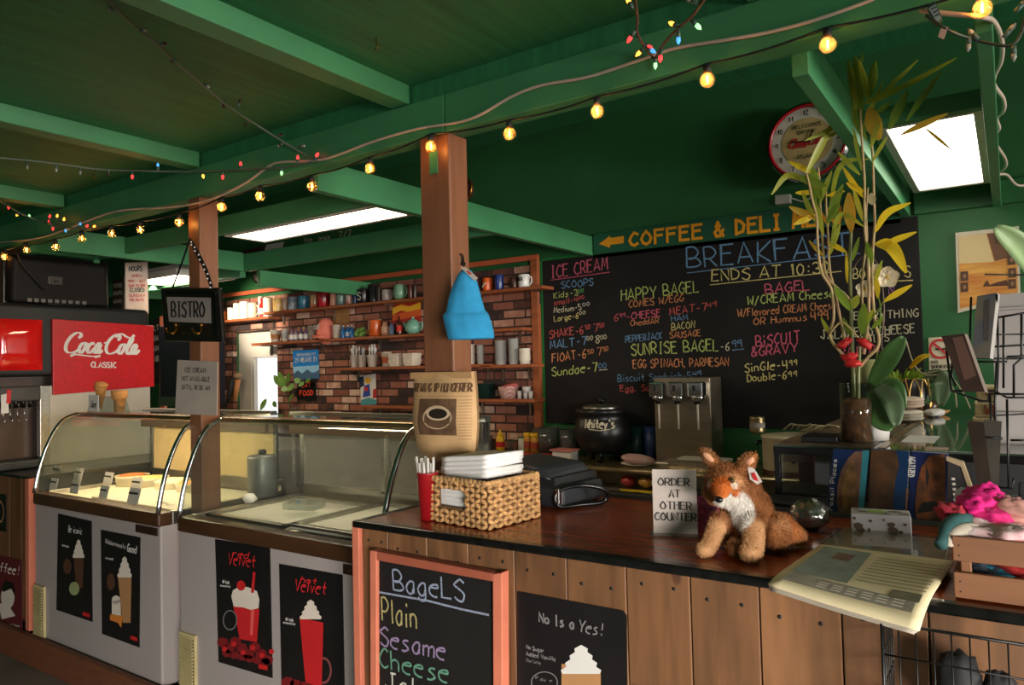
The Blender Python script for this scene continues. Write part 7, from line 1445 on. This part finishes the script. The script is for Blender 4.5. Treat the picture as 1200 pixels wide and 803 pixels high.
obj('pot', MB().lathe([(.03, 0), (.05, pq.z - ZC), (.042, pq.z - ZC), (.001, .02)], c=(pq.x, 4.42, ZC), n=18), mat('pot_tan', (186, 160, 120), .6), pl2)
rnd = random.Random(5); b = MB()
for k in range(60):
    a = rnd.random() * 6.283; r_ = rnd.random(); q0 = Vector((pq.x + .05 * math.cos(a), 4.42 + .05 * math.sin(a), pq.z)); q1 = q0 + Vector((.07 * math.cos(a) * (.3 + r_), .07 * math.sin(a) * (.3 + r_), .02 + .07 * rnd.random())); leaf(b, q0, q1, .014, (.4 * math.cos(k), -.8, .5), droop=.01, n=4)
obj('foliage', b, mat('leaf_bright', (132, 160, 50), .4, var=.25, scale=20), pl2)
o2 = thing('arching_leaf_plant', 'grey green arching leaf plant at the back end of the glass case by the wall', 'plant', (at(1092, 470, 'y', 4.3).x, 4.3, ZC)); oc_s = oc; oc = o2
bl(1084, 440, 1102, 476, 20, (1103, 446), OL2, 4.3, 4.2); bl(1082, 452, 1086, 474, 12, (1088, 460), OL, 4.32, 4.2)
for pts in ([(1084, 440), (1104, 441), (1118, 458), (1121, 478)], [(1084, 438), (1108, 436), (1128, 460), (1137, 479)], [(1062, 400), (1068, 420), (1076, 434), (1086, 440)]): obj('aerial_stem', MB().tube(smooth([P3(x, y, 4.25) for x, y in pts], 5), .004, 6), mat('stem_grey', (150, 140, 110), .5), o2)
bl(1066, 432, 1090, 416, 6, (1078, 420), LYY, 4.2, 4.15)
oc = oc_s; obj('pot', MB().lathe([(.04, 0), (.05, .06), (.045, .06), (.001, .02)], c=(at(1086, 470, 'y', 4.3).x + .0, 4.42, ZC), n=18), DKBROWN, o2)
# big pale leaf entering from the right
bgp = thing('broad_leaf_plant', 'broad pale green leaf reaching in at the right edge before the orange desert poster', 'plant', (at(1235, 330, 'y', 2.5).x, 2.5, ZC)); oc = bgp
bl(1222, 330, 1167, 266, 26, (1196, 290), mat('leaf_pale_green', (166, 196, 140), .4, var=.15, scale=10), 2.5, 2.4); obj('stem', MB().tube(smooth([P3(1222, 330, 2.5), P3(1232, 400, 2.5), Vector((at(1235, 330, 'y', 2.5).x, 2.5, ZC))], 5), .006, 8), LGR, bgp)
obj('pot', MB().lathe([(.05, 0), (.07, .12), (.062, .12), (.001, .02)], c=(at(1235, 330, 'y', 2.5).x, 2.5, ZC), n=18), DKBROWN, bgp)

# ------------------------------------------------------------------ right wall, shelf books and the card rack
t = poster('western_poster', [(1119.5, 273), (1194, 265), (1196, 348), (1122.5, 367)], 4.585, 'framed orange desert poster with small portraits on the green wall at the right', None, mat('poster_frame_white', (206, 196, 176), .5))
art(t, 4.585, [('sunset_print', mat('desert_orange', (190, 110, 44), .5, var=.35, scale=8, stretch=(.5, 1, 5), col2=(226, 170, 80)), [[(1123, 277), (1191, 270), (1193, 346), (1125, 362)]]), ('sky_glare', flat('poster_pale', (216, 190, 140)), [[(1123, 277), (1156, 274), (1165, 307), (1124, 309)]]), ('dark_corner', flat('poster_umber', (110, 74, 50)), [[(1157, 274), (1191, 270), (1192, 300), (1166, 306)]]), ('butte_print', flat('butte_brown', (84, 48, 28)), [[(1152, 336), (1157, 328), (1160, 334), (1168, 331), (1180, 328), (1182, 335)]]),
                ('portrait', flat('portrait_brown', (84, 56, 38)), [[(x - 4.5, y - 5.5), (x + 4.5, y - 6.2), (x + 4.8, y + 5), (x - 4.3, y + 5.8)] for x, y in ((1170, 280), (1184, 292), (1185, 305), (1186, 320), (1186, 333), (1130, 324), (1130, 337))]), ('portrait_face', flat('portrait_tan', (150, 108, 76)), [circ(x + .4, y - .5, 2, 2.6, 10) for x, y in ((1170, 280), (1184, 292), (1185, 305), (1186, 320), (1186, 333), (1130, 324), (1130, 337))])])
t = poster('no_smoking_sign', [(1088, 396), (1116, 394), (1116, 434), (1089, 434)], 4.59, 'small cream NO SMOKING sign on the green wall', None, flat('sign_cream', (214, 202, 176), .5))
b = MB(); n = 26; cS = at(1102, 409, 'y', 4.585); rS = 10.5 * mpp(cS); b.strip([cS + Vector((rS * math.cos(6.283 * k / n), 0, rS * math.sin(6.283 * k / n))) for k in range(n + 1)], Vector(N_Y), .012); b.strip([cS + Vector((-rS * .7, -.0006, rS * .7)), cS + Vector((rS * .7, -.0006, -rS * .7))], Vector(N_Y), .011); obj('ban_ring', b, flat('ban_red', (196, 40, 44)), t)
obj('cigarette', MB().box(cS.x - rS * .5, cS.x + rS * .5, cS.y - .0002, cS.y + .0006, cS.z - .006, cS.z + .004), BLACKM, t); b = MB(); ptext(b, 'NO', (1091.5, 426.5), (1099, 426), 3.4, 'y', 4.585, N_Y, .9); ptext(b, 'SMOKING', (1091.5, 431.5), (1114, 431), 3.4, 'y', 4.585, N_Y, .9); obj('lettering', b, BLACKM, t)
# white upright stand with stacked cream books behind the rack
YS = 3.3; s0 = at(1143, 500, 'y', YS); 
for k, (y0_, y1_) in enumerate(((497, 482), (481, 466), (465, 452))):
    qa, qb = at(1140 + 2 * k, y0_, 'y', YS), at(1140, y1_, 'y', YS); z0_ = ZC + .001 if k == 0 else zprev + .001; zprev = z0_ + .058
    t = thing('paperback_stack', ['bottom', 'middle', 'top'][k] + ' cream bundle of paperbacks stacked on the glass case behind the card rack', 'books', (qa.x + .3, YS + .12, z0_), 0, 'cream bundles behind the rack')
    obj('bundle', MB().box(qa.x, qa.x + .6, YS, YS + .25, z0_, z0_ + .056), mat('bundle_cream', (206, 188, 146), .7, var=.08), t, bevel=.004); obj('page_block', MB().box(qa.x + .005, qa.x + .6, YS - .003, YS, z0_ + .006, z0_ + .05), mat('bundle_page', (186, 164, 120), .8, var=.2, stretch=(.2, 1, 40)), t)
    if k == 1: b = MB(); text(b, 'WON', (qa.x + .035, YS - .005, z0_ + .012), (qa.x + .12, YS - .005, z0_ + .012), .03, N_Y, .008, bold=True, flat=True); obj('lettering', b, flat('book_rust', (130, 60, 36)), t)
    if k == 2: b = MB(); text(b, 'WILD COUNTRY', (qa.x + .03, YS - .005, z0_ + .02), (qa.x + .3, YS - .005, z0_ + .02), .016, N_Y, .004); obj('lettering', b, flat('book_rust', (130, 60, 36)), t)
WS = mat('stand_white', (178, 170, 168), .6, var=.03); ws = thing('white_display_stand', 'white upright display stand at the right edge behind the wire card rack', 'stand', (.25, 2.9, ZC)); xw = at(1163, 400, 'y', 2.9).x
obj('back_panel', MB().box(xw, .6, 2.9, 2.93, ZC, at(1165, 345, 'y', 2.9).z), WS, ws, bevel=.003)
for k in range(3): obj('ledge', MB().box(xw, .6, 2.86, 2.9, ZC + .1 + .17 * k, ZC + .108 + .17 * k), WS, ws, bevel=.002)
YR = 2.12; rk = thing('wire_card_rack', 'black wire rack holding cards and leaflets at the right edge behind the crate', 'rack', (.0, 2.2, ZK))
def wire(pts, r=.0022, Y=None): obj('wire', MB().tube([P3(x, y, Y or YR) for x, y in pts], r, 6), WIREB, rk)
for pts, Y in (([(1108, 400), (1115, 458), (1150, 470), (1158, 470), (1158, 462), (1192, 462), (1202, 462)], 2.1), ([(1115, 458), (1165, 458), (1180, 466), (1210, 466)], 2.12), ([(1138, 348), (1136, 420), (1200, 420)], 2.16), ([(1176, 370), (1176, 455)], 2.2), ([(1168, 345), (1170, 420), (1168, 460)], 2.14), ([(1197, 368), (1197, 420), (1188, 428), (1188, 465)], 2.14), ([(1170, 372), (1205, 366)], 2.18), ([(1140, 408), (1205, 404)], 2.16), ([(1140, 424), (1180, 424), (1180, 418), (1210, 417)], 2.12), ([(1168, 424), (1166, 470), (1167, 560)], 2.12), ([(1180, 468), (1182, 572), (1150, 572)], 2.1), ([(1146, 512), (1175, 514)], 2.08), ([(1150, 568), (1186, 573), (1188, 560)], 2.08), ([(1160, 462), (1162, 500), (1160, 572)], 2.1), ([(1184, 516), (1206, 516)], 2.16), ([(1165, 600), (1170, 574)], 2.1), ([(1195, 600), (1195, 566), (1206, 566)], 2.14), ([(1120, 452), (1115, 440), (1116, 424)], 2.1)): wire(pts, .003, Y)
obj('rack_pole', MB().cyl((.06, 2.28, ZK), (.06, 2.28, 1.82), .009, n=10), WIREB, rk); obj('rack_base', MB().cyl((.06, 2.28, ZK), (.06, 2.28, ZK + .012), .09, n=24), WIREB, rk)
for z in (1.2, 1.4, 1.6, 1.75): obj('wire', MB().tube([(.06, 2.28, z), (.0, 2.2, z), (-.04, 2.15, z)], .0022, 6), WIREB, rk)
def card(quad, lab, m_, inner=None, Y=YR, tilt=.0, dep=.004):
    t = thing('greeting_card', lab, 'card', P3(*quad[3], Y), 0, 'cards in the wire rack'); pts = [P3(*p, Y + (tilt if i < 2 else 0)) for i, p in enumerate(quad)]
    obj('card', MB().prism(pts, (0, dep, 0)), m_, t)
    if inner: obj('picture', MB().poly([P3(*p, Y - .0006 + (tilt * f_)) for p, f_ in inner[0]]), inner[1], t)
card([(1145, 347), (1168, 343), (1160, 420), (1138, 420)], 'card with a blue and tan landscape picture at the top of the wire rack', mat('card_land', (96, 86, 60), .3, var=.4, scale=14, col2=(52, 62, 84)), ([((1153, 352), .9), ((1160, 350), .9), ((1158, 400), .25), ((1152, 400), .25)], flat('card_shadow', (46, 40, 34))), tilt=.02)
card([(1168, 344), (1172, 345), (1164, 421), (1160, 420)], 'white edge of the card behind the landscape card', PAPER, tilt=.02)
card([(1103, 394), (1130, 391), (1154, 459), (1128, 459)], 'dark glossy card leaning left in the wire rack', mat('card_dark_gloss', (58, 44, 40), .15, var=.4, scale=10), ([((1116, 396), .9), ((1128, 394), .9), ((1144, 440), .25), ((1130, 446), .2)], flat('card_umber', (88, 64, 56), .2)), Y=2.07, tilt=.03)
card([(1130, 391), (1134, 392), (1158, 460), (1154, 460)], 'pale edge of cards right behind the dark glossy card', flat('card_edge', (156, 140, 128)), Y=2.075, tilt=.03)
card([(1133, 493), (1153, 495), (1162, 571), (1146, 568)], 'dark card pair left in the lower rack pocket', mat('card_brown_dark', (44, 32, 24), .3, var=.4, scale=14), Y=2.06, tilt=.02)
card([(1153, 492), (1174, 494), (1170, 570), (1160, 571)], 'grey brown card curving right in the lower rack pocket', mat('card_grey_brown', (66, 60, 54), .3, var=.3, scale=14), Y=2.07, tilt=.02)

# ------------------------------------------------------------------ strings of lights and cables along the beam
def globes():
    t = thing('globe_string_lights', 'string of round warm glowing globe bulbs along the lower edge of the beam', 'string lights', (-2.5, 1.97, 2.3))
    B_ = [(-30, 306), (5.5, 301), (31, 293), (65, 289.5), (96, 280), (131, 274), (164.5, 269.5), (210, 261), (260, 243), (305, 230), (365.5, 218.5), (434, 198), (505, 172), (597, 157), (700, 131), (829, 94), (970, 53), (1151, 10)]
    GLB = glass('globe_amber', (255, 206, 136), 1.0, .03, 0, .085); FIL = emis('filament', (255, 186, 96), 30.); top = []
    for k, (px, py) in enumerate(B_):
        c_ = P3(px, py, 1.962); r_ = .0205; top.append(c_ + Vector((0, 0, .046)))
        if k == 0: continue
        gb = obj('bulb', MB().lathe([(.011, .022), (.013, .016)] + [(r_ * math.sin(a), r_ * math.cos(a)) for a in [.62 + 2.5 * j / 10 for j in range(11)]] + [(.0005, -r_)], c=c_, n=20, caps=False), GLB, t)
        obj('socket', MB().lathe([(.0105, .018), (.011, .036), (.008, .041), (.0035, .046)], c=c_, n=12), BLACKM, gb); obj('filament', MB().tube([c_ + Vector((0, 0, .013)), c_ + Vector((0, 0, -.010))], .0028, 8), FIL, gb)
        l = bpy.data.lights.new('bulb_glow', 'POINT'); l.energy = .28; l.color = (1, .62, .25); l.shadow_soft_size = .004; lo = bpy.data.objects.new('bulb_glow', l); C.objects.link(lo); lo.location = c_ + Vector((0, -.008, 0))
    pts = []
    for a, c_ in zip(top[:-1], top[1:]):
        for j in range(6): u = j / 6; pts.append(a.lerp(c_, u) + Vector((0, 0, -.10 * u * (1 - u) * .35)))
    obj('cord', MB().tube(pts + [top[-1], top[-1] + Vector((.4, 0, .05))], .0032, 6), BLACKM, t)
globes()
def cable(nm, pts, Y, r, m_, lab, cat):
    Q = smooth([P3(p[0], p[1], p[2] if len(p) > 2 else Y) for p in pts], 6); return solo(nm, MB().tube(Q, r, 8), m_, lab, cat)
WC = mat('white_cable', (190, 170, 156), .5)
cable('white_cable', [(-20, 286), (40, 280), (75, 270), (100, 260), (140, 247), (200, 243), (235, 237), (262, 228), (290, 213), (315, 195), (330, 190), (372, 188), (400, 180), (440, 165), (490, 151), (550, 140), (600, 113), (635, 100), (690, 90), (745, 72), (790, 57), (850, 47), (900, 38), (950, 25), (1000, 8), (1040, -8)], 1.992, .0052, WC, 'long white cable draped along the face of the green beam', 'cable')
cable('white_cable', [(1078, 12, 1.985), (1110, 16, 1.985), (1150, 20, 1.985), (1165, 26, 2.1), (1174, 48, 2.25), (1173, 72, 2.45), (1164, 96, 2.6), (1176, 116, 2.8), (1176, 130, 2.95), (1168, 138, 3.05), (1171, 150, 3.2), (1167, 158, 3.3), (1168, 170, 3.5), (1178, 186, 3.7), (1178, 196, 3.9), (1169, 204, 4.0), (1180, 205, 4.2), (1192, 217, 4.4), (1210, 216, 4.5)], 2, .006, WC, 'white cable looping down along the right green joist', 'cable')
COLS = {'r': emis('mini_red', (255, 40, 40), 5), 'o': emis('mini_amber', (255, 150, 50), 5), 'b': emis('mini_blue', (70, 150, 220), 1.6), 'g': emis('mini_green', (150, 230, 150), 2.), 'c': mat('mini_clear', (150, 150, 140), .2), 'x': mat('mini_dark', (60, 30, 26), .4)}
SOCK = mat('mini_socket', (70, 92, 82), .5); GWIRE = mat('green_wire', (92, 104, 96), .5); GWD = mat('dark_wire', (44, 54, 46), .5)
def fairy(pts, bulbs, lab, wm=None):
    t = thing('fairy_lights', lab, 'string lights', P3(pts[0][0], pts[0][1], 1.6), 0); pts = [(x, y, at(x, y, 'z', -Y).y) if Y < 0 else (x, y, Y) for x, y, Y in pts]; Q = smooth([P3(*p) for p in pts], 6); obj('wire', MB().tube(Q, .0038, 6), wm or GWIRE, t)
    for px, py, dx_, dy_, c_ in bulbs:
        Yb = min(pts, key=lambda p: (p[0] - px) ** 2 + (p[1] - py) ** 2)[2] - .004; a = P3(px, py, Yb); d_ = (P3(px + dx_, py + dy_, Yb) - a).normalized()
        s_ = obj('mini_socket', MB().cyl(a, a + d_ * .018, .005, .006, 8), SOCK, t); obj('mini_bulb', MB().tube([a + d_ * .018, a + d_ * .027, a + d_ * .036], [.0055, .0058, .001], 8), COLS[c_], s_)
fairy([(124, -4, -2.585), (138, 12, -2.585), (165, 36, -2.585), (185, 52, -2.585), (205, 72, -2.585), (240, 102, -2.58), (268, 125, -2.575), (300, 146, -2.56), (350, 177, 1.97), (372, 188, 1.985)], [(134, 10, -1, .3, 'c'), (165, 36, 1, 0, 'c'), (188, 52, 1, -.2, 'x'), (207, 72, -1, 0, 'x'), (226, 89, .6, .6, 'x'), (240, 98, .6, .6, 'c'), (262, 117, 0, 1, 'x'), (279, 126, .3, -1, 'x'), (292, 141, -.5, .6, 'x'), (325, 158, 1, 0, 'x'), (331, 168, -.6, .4, 'c'), (351, 172, 1, -.2, 'c'), (349, 192, 0, -1, 'r'), (368, 187, .4, -.6, 'r')], 'unlit green fairy light string running diagonally from the ceiling to the beam')
fairy([(-10, 184, -2.515), (60, 191, -2.515), (110, 198, -2.512), (155, 200, -2.51), (230, 201, 1.95), (300, 198, 1.96), (340, 195, 1.97), (368, 189, 1.98)], [(32, 190, 0, 1, 'c'), (66, 193, 0, 1, 'c'), (94, 196, 0, 1, 'c'), (127, 198, 0, 1, 'x'), (155, 201, 0, 1, 'r'), (185, 200, 0, -1, 'b'), (237, 201, .2, 1, 'o'), (261, 201, 0, 1, 'r'), (282, 199, 0, -1, 'r'), (330, 196, 0, 1, 'g')], 'fairy light string with red and amber bulbs hanging level in front of the beam')
fairy([(-12, 228, -2.515), (15, 245, -2.51), (40, 257, 1.93), (60, 263, 1.95), (80, 267, 1.96), (105, 268, 1.97), (125, 266, 1.98)], [(10, 238, 0, 1, 'r'), (14, 236, .3, -1, 'o'), (22, 249, -.4, .6, 'o'), (33, 250, .3, .6, 'g'), (57, 258, .3, -1, 'r'), (66, 258, .2, -1, 'o'), (62, 263, 0, 1, 'r'), (74, 262, .2, -1, 'o'), (76, 266, .2, 1, 'b'), (60, 260, -1, -.2, 'r'), (100, 268, .4, -.6, 'r'), (94, 268, 0, -1, 'b'), (108, 267, .6, -.4, 'o')], 'cluster of coloured fairy lights at the left end of the beam above the monitor')
fairy([(744, -5, 1.6), (746, 12, 1.66), (747, 26, 1.74), (746, 35, 1.8), (750, 46, 1.86), (756, 55, 1.92), (762, 64, 1.96), (768, 68, 1.975), (776, 54, 1.9), (786, 42, 1.84), (796, 32, 1.78), (810, 20, 1.7), (822, 4, 1.62), (828, -6, 1.58)], [(741, 10, -.5, -1, 'o'), (744, 36, -.5, .8, 'r'), (754, 52, .4, .2, 'r'), (756, 55, -.4, .4, 'o'), (758, 55, .6, .4, 'b'), (768, 67, 0, .2, 'g'), (775, 58, -.1, 1, 'r'), (795, 36, 0, 1, 'b'), (796, 32, -.4, -.2, 'o'), (811, 24, .7, .7, 'g'), (818, 4, -1, -.4, 'c')], 'coloured fairy lights dipping from the ceiling onto the white cable, above the chalkboard', mat('brown_wire', (84, 58, 48), .5))
fairy([(1085, 18, 1.95), (1112, 36, 1.95), (1140, 46, 2.0), (1165, 52, 2.0), (1185, 53, 2.0), (1196, 40, 2.0), (1203, 15, 1.98)], [(1136, 43, -.1, 1, 'c'), (1146, 46, -.4, -.4, 'c'), (1188, 54, 0, 1, 'c'), (1190, 14, .6, -.7, 'c'), (1176, 44, .6, -.7, 'c')], 'dark green unlit fairy light string with a label at the upper right corner', GWD)
t = thing('plug_block', 'dark green plug block with a pale printed tag on the string at the upper right', 'plug', P3(1095, 15, 1.955)); obj('plug_body', MB().prism([P3(x, y, 1.95) for x, y in ((1086, 8), (1095, 0), (1104, 20), (1098, 28), (1093, 24))], (0, .025, 0)), mat('plug_green', (44, 64, 58), .5), t, bevel=.002); obj('printed_tag', MB().prism([P3(x, y, 1.948) for x, y in ((1088, 10), (1096, 5), (1103, 21), (1098, 26))], (0, .001, 0)), flat('plug_label', (150, 160, 156)), t)
b = MB(); 
for k in range(3): b.strip([P3(1091 + 2.2 * k, 11 + 4 * k, 1.9465), P3(1097 + 2.2 * k, 8 + 4 * k, 1.9465)], Vector(N_Y), .003)
obj('tag_lines', b, BLACKM, t)
t = thing('paper_tag', 'small pinkish paper tag hanging on the dark wire at the upper right', 'tag', P3(1105, 45, 1.945)); obj('tag_card', MB().prism([P3(x, y, 1.945) for x, y in ((1104, 29), (1111, 32), (1106, 46), (1099, 43))], (0, .001, 0)), flat('tag_pink', (206, 160, 140)), t)
for px, py, Yk in ((110, 203, None), (235, 10, None), (441, 47, None)):
    q_ = at(px, py, 'z', 2.595); solo('ceiling_hook', MB().tube(smooth([q_ + Vector((0, 0, .008)), q_ + Vector((0, 0, -.012)), q_ + Vector((.008, 0, -.022)), q_ + Vector((.002, 0, -.032)), q_ + Vector((-.007, 0, -.024))], 4), .0022, 6), BRASS, {110: 'brass cup hook in the ceiling at the left', 235: 'brass screw in the lit rafter face at the top', 441: 'brass hook in the ceiling boards near the top middle'}[px], 'hook')
# wall signs beyond the long light
t = poster('route_sign', [(279, 296), (300, 290), (334, 283), (332, 291), (312, 294), (281, 300)], 4.55, 'dark red and white sign on the green wall seen below the long light', None, flat('route_maroon', (74, 40, 34)))
art(t, 4.55, [('white_corner', WHITEP, [[(312, 287), (333, 283), (331, 291), (310, 294)]])])
b = MB(); ptext(b, 'No', (357, 285), (366, 283), 6, 'y', 4.58, N_Y, 1); ptext(b, 'Details', (374, 282), (387, 280), 5, 'y', 4.58, N_Y, .8); ptext(b, '7/7', (397, 279), (411, 276.5), 7, 'y', 4.58, N_Y, 1)
solo('painted_lettering', b, CREAMP, 'cream painted lettering high on the green wall just below the long light', 'lettering')
t = thing('oval_plaque', 'round pale plaque with dark marks on the green wall left of the mug shelf joist', 'plaque', P3(303, 328, 4.58)); cP = P3(303, 322, 4.57); bq = MB().lathe([(.11, 0), (.115, .015), (.001, .02)], n=28); bq.v = [Vector((cP.x + p.x, 4.6 - p.z, cP.z + p.y * .75)) for p in bq.v]; obj('disc', bq, mat('plaque_mixed', (186, 160, 140), .5, col2=(60, 40, 34), scale=22), t); bq = MB().lathe([(.11, .012), (.118, .022), (.105, .024)], n=28, caps=False); bq.v = [Vector((cP.x + p.x, 4.6 - p.z, cP.z + p.y * .75)) for p in bq.v]; obj('rim', bq, BLACK, t)
